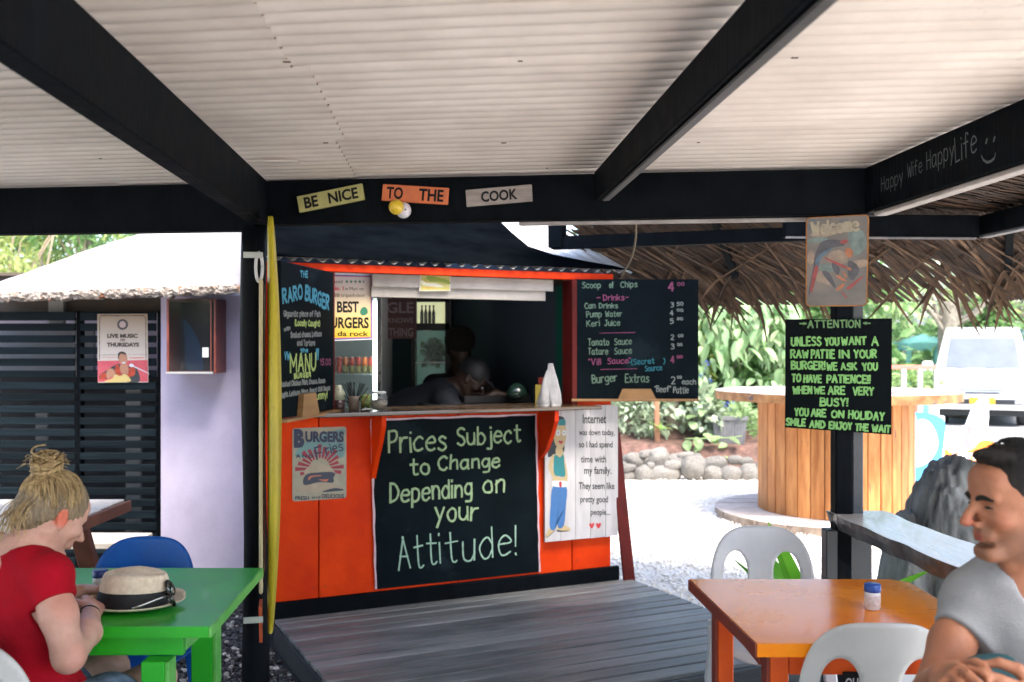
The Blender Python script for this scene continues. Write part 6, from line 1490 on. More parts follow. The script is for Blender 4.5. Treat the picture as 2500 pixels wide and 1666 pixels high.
# big bare limbed tree by the car park
tb = at(2318, 0, 21.5)
t = thing('spreading_tree', 'tall grey trunked tree with spreading limbs beside the white van', 'tree', (tb.x, 21.5, 0))
TB = mat('mossy_bark', (.20, .17, .13), .9, .4, 9, .8, 20, c2=(.34, .30, .24), patch=((.26, .26, .16), .6, 6))
pt_stem(t, [(.05, 0, -.1), (.03, 0, 1.0), (0, 0, 1.9), (.02, 0, 2.5)], .30, .20, TB, 'trunk', 14)
for k, (x, z) in enumerate(((-1.15, 3.2), (-.75, 3.5), (-.35, 3.7), (.25, 3.8), (.8, 3.6), (1.3, 3.1), (-.95, 2.7), (1.0, 2.8))):
    pt_stem(t, [(0, 0, 1.6 + .08 * k), (x * .35, random.uniform(-.2, .2), 2.2), (x, random.uniform(-.4, .4), z)], .075, .022, TB, 'limb', 8)
leaf_cloud('crown', leafmat('sparse_pale_leaf', (.34, .36, .18), (.46, .48, .28)), 1100, clumps((0, 0, 3.4), (1.9, 1.2, .9), 30, .35, .3), .15, t, .4, .4, 'stuff')
for i, (px, py, D_, r, m_, lab) in enumerate(((2160, 860, 24, 1.5, LG2, 'green tree behind the teal gazebo'), (2250, 880, 27, 1.2, LG2, 'dark leafed tree between the gazebo legs'), (2400, 735, 30, 2.2, LG5, 'pale sunlit tree above the blue market tents'),
     (2480, 720, 26, 2.0, BAM, 'yellowish tree above the white van roof'), (2200, 735, 34, 2.4, LG5, 'pale tree above the long white shed'), (2380, 800, 22, .7, LG2, 'small green tree beside the blue market tent'), (2100, 745, 21, 1.3, LG1, 'bright green tree just behind the tropical plate'))):
    p = at(px, py, D_); tree('yard_tree', lab, (p.x, D_, 0), p.z / .72, r, m_, 1300, .30 if D_ > 25 else .24, 26, .5, .12)
# white shed, gazebo, tents, railing
def bld(name, label, cat, x, y): return thing(name, label, cat, (x, y, 0))
WHT = mat('white_painted_metal', (.62, .62, .60), .5, .05, 3); GRY = mat('shade_grey', (.10, .11, .12), .7)
a, b = at(2130, 0, 30), at(2290, 0, 30)
t = bld('white_shed', 'long low white shed behind the gazebo', 'shed', a.x, 30)
def tb_(n_, m, *q, c=0.0, par=None): mb = MB(); mb.box(*q, c=c); return mb.build(n_, m, par if par else t)
W_ = b.x - a.x
tb_('roof', WHT, -1, W_ + .6, -.5, 3, 2.45, 2.62); tb_('fascia', mat('grey_fascia', (.30, .31, .33), .6), -1, W_ + .6, -.56, -.5, 2.20, 2.44); tb_('back_wall', GRY, -1, W_ + .6, 2.9, 3, 0, 2.45)
for k in range(4): tb_('post', WHT, -.9 + k * .95, -.82 + k * .95, -.4, -.32, 0, 2.45)
def gazebo(name, label, px0, px1, py_top, py_eave, D_, mc, group=None):
    a, b = at(px0, py_eave, D_), at(px1, py_eave, D_); top = at((px0 + px1) / 2, py_top, D_).z
    t = bld(name, label, 'gazebo', (a.x + b.x) / 2, D_); w = (b.x - a.x) / 2; z = a.z
    mb = MB(); vs = [(-w, -w, z), (w, -w, z), (w, w, z), (-w, w, z), (0, 0, top)]; mb.add(vs, [(0, 1, 4), (1, 2, 4), (2, 3, 4), (3, 0, 4)]); mb.build('canopy', mc, t)
    mb = MB(); n = 8
    for s_ in range(4):
        p, q = Vector(vs[s_]), Vector(vs[(s_ + 1) % 4]); pts = []
        for k in range(n + 1): e = p.lerp(q, k / n); pts.append((e, Vector((e.x * 1.01, e.y * 1.01, z - .16 - .03 * math.cos(k * math.pi)))))
        for k in range(n): mb.add([pts[k][0], pts[k + 1][0], pts[k + 1][1], pts[k][1]], [(0, 1, 2, 3)])
    mb.build('valance', mc, t)
    for sx in (-1, 1):
        for sy in (-1, 1): mb = MB(); mb.box(sx * w - .05, sx * w + .05, sy * w - .05, sy * w + .05, 0, z, .01); mb.build('leg', mc, t)
    return t
TEALC = mat('teal_canvas', (.16, .42, .38), .7, .1, 3, trans=.3); BLUC = mat('pale_blue_canvas', (.30, .46, .62), .7, .1, 3, trans=.35)
gazebo('market_gazebo', 'teal canvas gazebo standing in the sunny yard', 2196, 2308, 815, 838, 23, TEALC)
gazebo('market_tent', 'pale blue peaked market tent beside the tree trunk', 2352, 2452, 786, 842, 25, BLUC, 'blue market tents')
gazebo('market_tent', 'pale blue market tent mostly hidden behind the white van', 2455, 2560, 790, 846, 27, BLUC, 'blue market tents')
a, b = at(2125, 0, 14.8), at(2286, 0, 14.8)
t = bld('low_railing', 'low fence with a red top rail around potted plants', 'fence', a.x, 14.8); W_ = b.x - a.x; z = at(0, 897, 14.8).z
tb_('top_rail', mat('coral_rail', (.62, .16, .12), .6), 0, W_, -.03, .03, z - .03, z + .03, c=.005)
for k in range(5): tb_('rail_post', mat('pale_rail', (.6, .58, .55), .6), W_ * k / 4 - .03, W_ * k / 4 + .03, -.03, .03, 0, z - .03)
tb_('lower_rail', mat('pale_rail', (.6, .58, .55), .6), 0, W_, -.02, .02, .45, .50)
for i, (px, c, nm) in enumerate(((2200, (.60, .45, .10), 'yellow'), (2222, (.62, .12, .06), 'red'), (2252, (.10, .32, .34), 'teal'), (2272, (.55, .35, .30), 'terracotta'))):
    p = at(px, 940, 15.4); t = thing('flower_pot', '%s pot with a small plant behind the red railing' % nm, 'pot', (p.x, p.y, .0), 0, 'pots behind the railing')
    mb = MB(); mb.lathe([(.10, .45), (.14, .80), (.15, .82), (.12, .82), (.10, .6), (0, .6)], 14); mb.build('pot', mat('pot_' + nm, c, .6), t)
    mb = MB(); mb.lathe([(.20, 0), (.20, .45), (.0, .45)], 14); mb.build('plinth', mat('pale_rail', (.6, .58, .55), .6), t)
    leaf_cloud('leaves', LG1, 90, ell((0, 0, .98), (.16, .14, .16)), .12, t, .4, .2, 'stuff')
# white van
vx = at(2398, 0, 18.9).x
van = thing('white_van', 'white van parked facing the yard with a yellow number plate', 'van', (vx, 18.9, 0), R(-25))
VP = mat('white_van_paint', (.72, .72, .72), .25, .04, 2, coat=.6); VG = mat('van_glass', (.10, .12, .14), .12, .2, 2, spec=.9); VB = mat('van_black_plastic', (.02, .022, .025), .5)
prof = [(0, .34), (.0, .62), (.03, .86), (.10, .98), (.30, 1.06), (.86, 1.72), (1.15, 1.86), (1.6, 1.92), (4.3, 1.90), (4.5, 1.75), (4.55, .9), (4.52, .34)]
def loft(prof, ws, name, m, par):
    mb = MB(); n = len(prof); secs = []
    for k, (f, wk) in enumerate(ws):
        secs.append([(f * (.80 - (.20 * max(0, z - 1.0))) , y, z) for y, z in prof] if wk == 0 else [(f * (.80 - .20 * max(0, z - 1.0)) , y + (.06 if y < 1 else 0), z) for y, z in prof])
    vs = sum(secs, []); fs = []
    for k in range(len(secs) - 1):
        for i in range(n): j = (i + 1) % n; fs.append((k * n + i, k * n + j, (k + 1) * n + j, (k + 1) * n + i))
    fs.append(tuple(range(n))[::-1]); fs.append(tuple((len(secs) - 1) * n + i for i in range(n))); mb.add(vs, fs); return mb.build(name, m, par, fix=True)
loft(prof, [(-1.06, 1), (-.9, 0), (.9, 0), (1.06, 1)], 'body', VP, van)
def vq(n_, m, *q, c=0.0): mb = MB(); mb.box(*q, c=c); return mb.build(n_, m, van)
mb = MB(); mb.add([(-.66, .345, 1.10), (.66, .345, 1.10), (.58, .845, 1.695), (-.58, .845, 1.695)], [(0, 1, 2, 3)]); mb.v = [(x, y - .012, z + .006) for x, y, z in mb.v]; mb.build('windscreen', VG, van)
mb = MB()
for x in (-.25, .25): mb.bar((x - .2, .33, 1.105), (x + .22, .37, 1.13), .012, .012)
mb.build('wiper', VB, van)
vq('grille', VB, -.40, .38, -.012, .02, .70, .715); vq('grille', VB, -.30, .30, -.012, .02, .63, .66)
for s_ in (-1, 1):
    vq('bumper_grille', VB, s_ * .42 - .27, s_ * .42 + .27, -.02, .01, .43, .53); vq('headlight', mat('clear_lamp', (.5, .52, .55), .1), s_ * .62 - .07, s_ * .62 + .07, -.026, 0, .445, .515, c=.01)
    mb = MB(); mb.box(s_ * .98 - .10, s_ * .98 + .10, .42, .50, 1.02, 1.24, .03); mb.build('mirror', VP, van)
vq('number_plate', mat('yellow_plate', (.80, .42, .03), .5), -.22, .22, -.03, -.021, .44, .56, c=.004)
vq('bumper', VP, -.82, .82, -.03, .0, .33, .42, c=.01)
for sx in (-.70, .70):
    for y in (.75, 3.6):
        M = Matrix.Translation((sx, y, .31)) @ Matrix.Rotation(R(90), 4, 'Y'); mb = MB(); mb.lathe([(.02, -.10), (.26, -.10), (.31, -.07), (.31, .07), (.26, .10), (.02, .10)], 24, M); w_o = mb.build('wheel', VB, van)
        mb = MB(); mb.lathe([(0, .105), (.17, .105), (.18, .09)], 16, M); o = mb.build('rim', METAL, van); o.parent = w_o
vq('underbody', VB, -.75, .75, .2, 4.3, .2, .36)
# far belt of trees closing the horizon, as one mass
def belt(i):
    a = random.uniform(0, 6.283); rr = random.uniform(58, 66); h = 2.2 + 1.4 * noise.noise(Vector((math.cos(a) * 5, math.sin(a) * 5, 0)))
    v = Vector((math.cos(a) * rr, math.sin(a) * rr, abs(random.gauss(0, 1)) * .5 * h * 1.0 + random.random() * h * .8)); return v, (random.gauss(0, 1), random.gauss(0, 1), .3)
o = leaf_cloud('distant_woods', leafmat('distant_leaf', (.16, .22, .10), (.28, .34, .16)), 15000, belt, 1.9, None, .8, .1, 'stuff')
# ================================================================ furniture under the shelter
GRN = mat('glossy_green_paint', (.008, .34, .012), .36, .15, 3, .02, 30, c2=(.03, .48, .02), patch=((.05, .36, .04), .74, 9), spec=.5, coat=.12)
GRE = mat('paler_green_side', (.07, .42, .05), .4, .2, 12, c2=(.16, .50, .11))  # paler green on the right-hand faces of edge, apron and legs
gt = thing('green_table', 'glossy bright green painted wooden table with a straw hat on it', 'table', (-1.4, 3.1, 0))
def gb(n_, m, x0, x1, y0, y1, z0, z1, c=0.0): mb = MB(); mb.box(x0 + 1.4, x1 + 1.4, y0 - 3.1, y1 - 3.1, z0, z1, c=c); return mb.build(n_, m, gt)
mb = MB(); mb.prism([(-1.98 + 1.4, 2.735 - 3.1), (-.832 + 1.4, 2.735 - 3.1), (-.872 + 1.4, 3.465 - 3.1), (-1.98 + 1.4, 3.465 - 3.1)], .704, .7345, 'z'); mb.build('tabletop', GRN, gt, fix=True)
mb = MB(); mb.bar((-.829 + 1.4, 2.733 - 3.1, .719), (-.869 + 1.4, 3.467 - 3.1, .719), .008, .031, .002); mb.build('edge_strip', GRE, gt)
gb('apron', GRN, -1.93, -.925, 2.80, 2.825, .635, .703, .002); gb('apron', GRN, -1.93, -.95, 3.38, 3.405, .635, .703, .002); gb('apron', GRE, -.948, -.925, 2.826, 3.379, .64, .703, .002)
for x, y, w in ((-.985, 2.775, .078), (-1.035, 3.37, .085), (-1.90, 2.80, .08), (-1.90, 3.37, .08)):
    gb('leg', GRN, x - w / 2, x + w / 2 - .012, y - .03, y + .03, 0, .634 if y < 3 else .70, .003); gb('leg_facing', GRE, x + w / 2 - .0115, x + w / 2, y - .03, y + .03, 0, .634 if y < 3 else .70, .002)
OR1 = mat('glossy_orange_tabletop', (.92, .23, .002), .26, .12, 3, .05, 30, c2=(.95, .31, .006), patch=((.80, .36, .08), .68, 12), spec=.45, coat=.08)
OR2 = mat('orange_table_paint', (.68, .075, .004), .4, .15, 5, .1, 40, c2=(.80, .12, .006)); OR3 = mat('shaded_table_side', (.17, .022, .010), .5, .2, 6, c2=(.25, .035, .015))  # red-brown side tone paints shade on the table's left faces
ot = thing('orange_table', 'glossy orange painted wooden table beside the black post', 'table', (.97, 2.94, 0))
def ob(n_, m, x0, x1, y0, y1, z0, z1, c=0.0): mb = MB(); mb.box(x0 - .97, x1 - .97, y0 - 2.94, y1 - 2.94, z0, z1, c=c); return mb.build(n_, m, ot)
mb = MB(); mb.prism([(.636 - .97, 2.582 - 2.94), (1.20 - .97, 2.582 - 2.94), (1.30 - .97, 2.66 - 2.94), (1.300 - .97, 3.26 - 2.94), (1.25 - .97, 3.30 - 2.94), (.590 - .97, 3.302 - 2.94)], .698, .7335, 'z'); mb.build('tabletop', OR1, ot, fix=True)
mb = MB(); mb.bar((.633 - .97, 2.582 - 2.94, .7145), (.587 - .97, 3.302 - 2.94, .7145), .006, .035, .001); mb.build('edge_strip', OR3, ot)
ob('apron', OR2, .735, 1.20, 2.635, 2.655, .635, .697, .002); ob('apron', OR2, .69, 1.20, 3.23, 3.25, .64, .697, .002); ob('apron', OR3, .668, .686, 2.70, 3.21, .64, .697, .002)
for x, y in ((.705, 2.665), (.678, 3.20), (1.21, 2.68), (1.21, 3.20)): ob('leg', OR2, x - .022, x + .028, y - .03, y + .03, 0, .697, .003); ob('leg_facing', OR3, x - .0305, x - .0225, y - .03, y + .03, 0, .697)
WPL = mat('white_chair_plastic', (.50, .50, .48), .42, .1, 4, .06, 30, c2=(.58, .58, .56), patch=((.40, .37, .31), .67, 9)); WPL2 = mat('grey_white_chair_plastic', (.44, .46, .49), .42, .1, 4, .06, 30, c2=(.52, .54, .56))
BPL = mat('blue_chair_plastic', (.002, .075, .36), .38, .1, 4, .05, 30, c2=(.004, .11, .46), spec=.35)
def shell(name, fn, u0, u1, v0, v1, step, inside, m, par, thick=.007):
    """sheet of material mapped by fn over a 2-d region, its borders snapped to the contour where inside() is zero"""
    nu, nv = int((u1 - u0) / step), int((v1 - v0) / step); idx = {}; P = []; fs = []
    def I(i, j):
        if (i, j) not in idx: idx[i, j] = len(P); P.append([u0 + i * step, v0 + j * step])
        return idx[i, j]
    for i in range(nu):
        for j in range(nv):
            if inside(u0 + (i + .5) * step, v0 + (j + .5) * step) < 0: fs.append((I(i, j), I(i + 1, j), I(i + 1, j + 1), I(i, j + 1)))
    cnt_ = {}
    for f in fs:
        for k in range(4): e = tuple(sorted((f[k], f[(k + 1) % 4]))); cnt_[e] = cnt_.get(e, 0) + 1
    bd = set(v for e, c in cnt_.items() if c == 1 for v in e)
    for v in bd:
        for _ in range(4):
            x, y = P[v]; d = inside(x, y); g = ((inside(x + 1e-4, y) - d) / 1e-4, (inside(x, y + 1e-4) - d) / 1e-4); q = g[0] ** 2 + g[1] ** 2
            if q < 1e-6: break
            k = max(-step * .6, min(step * .6, d / q)); P[v] = [x - g[0] * k, y - g[1] * k]
    mb = MB(); mb.add([fn(x, y) for x, y in P], fs); o = mb.build(name, m, par, smooth=True)
    md = o.modifiers.new('solid', 'SOLIDIFY'); md.thickness = thick; md.offset = 0; return o
def cafe_chair(name, label, loc, rz, m, holes=True, group=None):
    """chair facing local +y: its back stands at y = -.20"""
    t = thing(name, label, 'chair', loc, rz, group)
    def inside(x, h):
        hw = .198 - .035 * max(0, (.62 - h)); q = (abs(x) / hw) ** 3.2 + (max(0, (h - .46)) / .345) ** 3.6 - 1
        d = q * .06
        d = max(d, .40 - h)
        if holes:
            for cx in (-.098, .098):
                e = ((x - cx) / .050) ** 2 + ((h - .622) / .088) ** 2 - 1; d = max(d, -e * .030)
        return d
    def fn(x, h):
        lean = -.20 - .10 * (h - .43) ** 1.0 * 1.0; return (x, lean + .055 * (abs(x) / .2) ** 2, h)
    shell('backrest', fn, -.21, .21, .40, .83, .010, inside, m, t)
    def ins(x, y): return ((abs(x) / .205) ** 4 + (abs(y) / .205) ** 4 - 1) * .05
    shell('seat', lambda x, y: (x, y, .43 - .012 * (1 - (x / .2) ** 2) + .012 * (y / .2) + (-.03 * max(0, (y - .15) / .05) ** 2)), -.21, .21, -.21, .21, .02, ins, m, t)
    for sx in (-1, 1):
        for sy in (-1, 1):
            mb = MB(); P = [Vector((sx * .175, sy * .17, .425)), Vector((sx * .195, sy * .20, .2)), Vector((sx * .215, sy * .235, 0))]
            for k in range(2): mb.bar(P[k], P[k + 1], .045 - .006 * k, .030, .006, up=(0, 1, 0))
            mb.build('leg', m, t)
        mb = MB(); mb.bar((sx * .187, -.21, .44), (sx * .19, -.19, .36), .03, .05, .006, up=(0, 1, 0)); mb.build('corner_brace', m, t)
    return t
cafe_chair('cafe_chair', 'blue plastic chair tucked behind the green table', (-1.345, 3.44, 0), R(178), BPL, False)
cafe_chair('cafe_chair', 'greyish white plastic chair on the far side of the orange table', (.945, 3.66, 0), R(174), WPL2, group='white plastic chairs')
cafe_chair('cafe_chair', 'stained white plastic chair at the near side of the orange table', (.945, 2.75, 0), R(-2), WPL, group='white plastic chairs')
cafe_chair('cafe_chair', 'white plastic chair that the woman in red sits on', (-1.215, 2.60, 0), R(-27), WPL, group='white plastic chairs')
cafe_chair('cafe_chair', 'white plastic chair that the man in grey sits on', (1.17, 2.17, 0), R(60), WPL, group='white plastic chairs')
SW0 = mat('card_white', (.55, .56, .58), .6)
CF = Frame(.873, 2.625, 0)
t = thing('small_card', 'small black card lettered OUND under the near edge of the orange table', 'card', (.873, 2.625, .53))
mb = MB(); mb.box(0, .082, 0, .006, 0, .115, .001); mb.build('card_sheet', INK, t)
mb = MB(); printed(mb, 'OUND', .006, .076, .075, .100, -.001, .02); mb.build('lettering', SW0, t)
# shakers
def shaker(label, x, y, z, capm, bodym, group):
    t = thing('salt_shaker', label, 'shaker', (x, y, z), 0, group)
    mb = MB(); mb.lathe([(.019, 0), (.022, .003), (.0225, .048), (.021, .052)], 22); mb.build('body', bodym, t, smooth=True)
    mb = MB(); mb.lathe([(.0226, .012), (.0229, .013), (.0229, .042), (.0226, .043)], 22); mb.build('label_band', mat('shaker_label', (.55, .50, .50), .5, .35, 60, patch=((.45, .16, .10), .60, 90)), t, smooth=True)
    mb = MB(); mb.lathe([(.0235, .0525), (.024, .054), (.0235, .073), (.020, .0755), (.0, .076)], 22); mb.build('cap', capm, t, smooth=True); return t
SW = mat('shaker_white', (.62, .64, .66), .25, .05, 8); CB1 = mat('navy_cap', (.008, .035, .17), .3, .1); CB2 = mat('royal_cap', (.008, .06, .30), .3, .1)
p = at(245, 1448, 3.10); shaker('blue capped shaker standing behind the straw hat on the green table', p.x, p.y, .735, CB1, SW, 'shakers on the tables')
p = at(2130, 1490, 2.92); shaker('blue and white shaker standing on the orange table', p.x, p.y, .734, CB2, SW, 'shakers on the tables')
# straw hat with band and sunglasses
hx = at(325, 0, 2.93)
hat = thing('straw_hat', 'pale straw trilby with a black band lying on the green table', 'hat', (hx.x, 2.94, .7365), R(8))
STR = mat('woven_straw', (.76, .61, .44), .8, .14, 60, .5, 260, c2=(.88, .76, .60), grain=(1, 1, 2.5))
def hat_pt(a, t):  # t 0..1 brim, 1..2 crown side, 2..3 crown top
    c, s_ = math.cos(a), math.sin(a)
    if t <= 1:
        r0, r1 = 1.28 + .10 * max(0, c), 1.0; k = r0 + (r1 - r0) * t; up = .012 * (1 - t) ** 1.5 * (1 + 1.0 * max(0, c) ** 2 * .3) + (.014 * (1 - t) if s_ > .2 else 0); return Vector((c * .104 * k, s_ * .084 * k, .006 + up + (.004 if t > .6 else 0)))
    if t <= 2:
        f = t - 1; k = 1 - .16 * f ** 1.5 - .10 * f * max(0, -c) ; return Vector((c * .104 * k, s_ * .084 * k, .008 + .097 * math.sin(f * math.pi / 2) ** .9 * (1 - .10 * max(0, c) + .0 * c)))
    f = t - 2; k = .84 * (1 - f); x, y = c * .104 * k, s_ * .084 * k
    dent = .030 * math.exp(-(y / .018) ** 2) * (1 - (x / .09) ** 2) ; side = .012 * math.exp(-((x + .07) / .03) ** 2) * math.exp(-((abs(y) - .035) / .02) ** 2)
    return Vector((x, y, .105 + .006 * math.sin(f * 1.57) - dent - side - .0097 * max(0, c) * (1 - f)))
seg = 56; rows = [i / 6 for i in range(7)] + [1 + i / 8 for i in range(1, 9)] + [2 + i / 8 for i in range(1, 9)]
vs = []; fs = []
for t_ in rows:
    for k in range(seg): vs.append(hat_pt(2 * math.pi * k / seg, t_))
for i in range(len(rows) - 1):
    for k in range(seg): k2 = (k + 1) % seg; fs.append((i * seg + k, i * seg + k2, (i + 1) * seg + k2, (i + 1) * seg + k))
mb = MB(); mb.add(vs, fs); o = mb.build('crown_and_brim', STR, hat, smooth=True); md = o.modifiers.new('s', 'SOLIDIFY'); md.thickness = .002
vs = []; fs = []
for j, t_ in enumerate((1.02, 1.10, 1.24, 1.30)):
    for k in range(seg): p = hat_pt(2 * math.pi * k / seg, t_); n_ = Vector((p.x, p.y, 0)).normalized(); vs.append(p + n_ * (.0026 if 0 < j < 3 else .001))
for i in range(3):
    for k in range(seg): k2 = (k + 1) % seg; fs.append((i * seg + k, i * seg + k2, (i + 1) * seg + k2, (i + 1) * seg + k))
mb = MB(); mb.add(vs, fs); mb.build('hat_band', mat('black_ribbon', (.006, .006, .008), .7, .2, 60), hat, smooth=True)
sg = thing('sunglasses', 'dark sunglasses folded over the band of the straw hat', 'sunglasses', hat.location + Vector((.113, -.032, .045)), R(20))
LEN = mat('dark_green_lens', (.006, .016, .010), .05, .1, 5, spec=1.0, coat=1.0); FRM = mat('glossy_black_frame', (.008, .008, .009), .2, spec=.8)
for s_ in (-1, 1):
    M = Matrix.Translation((.004, -.004 + s_ * .022, .002 + .012 * s_)) @ Matrix.Rotation(R(62), 4, 'Y') @ Matrix.Rotation(R(25 * s_), 4, 'X')
    mb = MB(); mb.lathe([(0, .005), (.016, .004), (.0245, 0)], 20, M, 1, .86); mb.build('lens', LEN, sg, smooth=True)
    mb = MB(); mb.tube([M @ Vector((.0245 * math.cos(a * .3142), .0245 * .86 * math.sin(a * .3142), 0)) for a in range(21)], .0016, 6); mb.build('rim', FRM, sg, smooth=True)
mb = MB(); mb.tube([(.0, -.028, .004), (-.03, -.05, .0), (-.075, -.062, -.012), (-.10, -.06, -.020)], [.0028, .0028, .003, .0032], 8); mb.build('temple_arm', mat('chrome_arm', (.5, .5, .52), .15, metal=.8), sg, smooth=True)
mb = MB(); mb.tube([(.004, -.008, .004), (.006, .0, .006), (.004, .008, .010)], .002, 6); mb.build('bridge', FRM, sg)
# ================================================================ people: bodies grown from blended volumes, meshed as one surface
class Field:
    def __init__(s, xs, ys, zs):
        s.x, s.y, s.z = [np.asarray(a, np.float32) for a in (xs, ys, zs)]; s.g = np.full((len(s.x), len(s.y), len(s.z)), .2, np.float32)
    def sub(s, lo, hi, m):
        i = [(np.searchsorted(a, lo[k] - m), np.searchsorted(a, hi[k] + m)) for k, a in enumerate((s.x, s.y, s.z))]
        sl = tuple(slice(a, b) for a, b in i)
        return sl, s.x[sl[0]][:, None, None], s.y[sl[1]][None, :, None], s.z[sl[2]][None, None, :]
    def put(s, sl, d, k, op):
        g = s.g[sl]
        if g.size == 0: return
        if op == 'add': h = np.clip(.5 + .5 * (g - d) / k, 0, 1); s.g[sl] = g * (1 - h) + d * h - k * h * (1 - h)
        elif op == 'cut': h = np.clip(.5 - .5 * (g + d) / k, 0, 1); s.g[sl] = g * (1 - h) - d * h + k * h * (1 - h)
        elif op == 'keep': h = np.clip(.5 - .5 * (d - g) / k, 0, 1); s.g[sl] = d * (1 - h) + g * h + k * h * (1 - h)
    def cone(s, a, b, ra, rb, k=.02, op='add'):
        a, b = np.array(a, np.float32), np.array(b, np.float32); r = max(ra, rb); m = r + k * 2 + .02
        sl, X, Y, Z = s.sub(np.minimum(a, b), np.maximum(a, b), m); d = b - a; L2 = float(d @ d) + 1e-9
        t = np.clip(((X - a[0]) * d[0] + (Y - a[1]) * d[1] + (Z - a[2]) * d[2]) / L2, 0, 1)
        q = np.sqrt((X - a[0] - t * d[0]) ** 2 + (Y - a[1] - t * d[1]) ** 2 + (Z - a[2] - t * d[2]) ** 2) - (ra + (rb - ra) * t)
        s.put(sl, q, k, op)
    def chain(s, pts, rs, k=.02, op='add'):
        for i in range(len(pts) - 1): s.cone(pts[i], pts[i + 1], rs[i], rs[i + 1], k, op)
    def ell(s, c, r, axes=None, k=.02, op='add'):
        c = np.array(c, np.float32); R_ = max(r); sl, X, Y, Z = s.sub(c, c, R_ + 2 * k + .02)
        X, Y, Z = X - c[0], Y - c[1], Z - c[2]
        A = [np.array(a, np.float32) for a in (axes or ((1, 0, 0), (0, 1, 0), (0, 0, 1)))]
        u = [(X * a[0] + Y * a[1] + Z * a[2]) for a in A]
        k0 = np.sqrt(sum((u[i] / r[i]) ** 2 for i in range(3))) + 1e-6; k1 = np.sqrt(sum((u[i] / r[i] ** 2) ** 2 for i in range(3))) + 1e-6
        s.put(sl, k0 * (k0 - 1) / k1, k, op)
    def half(s, p, n, k=.004):
        """keep only the side the normal points away from"""
        n = np.array(n, np.float32); n /= np.linalg.norm(n); d = (s.x[:, None, None] - p[0]) * n[0] + (s.y[None, :, None] - p[1]) * n[1] + (s.z[None, None, :] - p[2]) * n[2]
        s.g = np.maximum(s.g, d)
    def mesh(s, name, m, parent):
        g = s.g; nx, ny, nz = g.shape; S_ = g < 0
        c = [S_[i:nx - 1 + i, j:ny - 1 + j, k:nz - 1 + k] for i in (0, 1) for j in (0, 1) for k in (0, 1)]
        cnt = sum(a.astype(np.int8) for a in c); act = (cnt > 0) & (cnt < 8); idx = np.full(act.shape, -1, np.int64); n = int(act.sum()); idx[act] = np.arange(n)
        I, J, K_ = np.nonzero(act); acc = np.zeros((n, 3)); num = np.zeros(n); ax = (s.x, s.y, s.z)
        for a in range(3):
            o1, o2 = [(1, 2), (0, 2), (0, 1)][a]
            for p in (0, 1):
                for q in (0, 1):
                    b0 = [I.copy(), J.copy(), K_.copy()]; b0[o1] = b0[o1] + p; b0[o2] = b0[o2] + q; b1 = [v.copy() for v in b0]; b1[a] = b1[a] + 1
                    g0, g1 = g[b0[0], b0[1], b0[2]], g[b1[0], b1[1], b1[2]]; cr = (g0 < 0) != (g1 < 0); t = np.where(cr, g0 / np.where(cr, g0 - g1, 1), 0)
                    P = np.stack([ax[k][b0[k]] for k in range(3)], 1).astype(float); P[:, a] += t * (ax[a][b1[a]] - ax[a][b0[a]]); acc[cr] += P[cr]; num[cr] += 1
        V = acc / num[:, None]; fs = []
        for a in range(3):
            o1, o2 = [(1, 2), (2, 0), (0, 1)][a]; sh = [slice(None)] * 3; lo = list(sh); hi = list(sh); lo[a] = slice(0, -1); hi[a] = slice(1, None)
            d = S_[tuple(lo)].astype(np.int8) - S_[tuple(hi)].astype(np.int8); E = np.array(np.nonzero(d)).T; sg_ = d[tuple(E.T)]
            ok = (E[:, o1] > 0) & (E[:, o2] > 0) & (E[:, o1] < g.shape[o1] - 1) & (E[:, o2] < g.shape[o2] - 1); E, sg_ = E[ok], sg_[ok]
            def at_(p, q): e = E.copy(); e[:, o1] -= p; e[:, o2] -= q; return idx[tuple(e.T)]
            Q = np.stack([at_(1, 1), at_(0, 1), at_(0, 0), at_(1, 0)], 1); Q[sg_ < 0] = Q[sg_ < 0][:, ::-1]; fs.append(Q)
        Q = np.concatenate(fs); Q = Q[(Q >= 0).all(1)]
        me = bpy.data.meshes.new(name); me.from_pydata(V.tolist(), [], Q.tolist()); me.materials.append(m); me.shade_smooth(); me.update()
        o = bpy.data.objects.new(name, me); col.objects.link(o); o.parent = parent
        return o
def axis(*segs):
    """uneven sampling: (end, step) pieces from a start value"""
    a = [segs[0]]
    for end, st in segs[1:]:
        while a[-1] < end - 1e-6: a.append(a[-1] + st)
    return a
def skin(name, c, c2, red, stub=None):
    m = mat(name, c, .5, .12, 14, .12, 240, c2=c2, spec=.35, rv=.1)
    return m
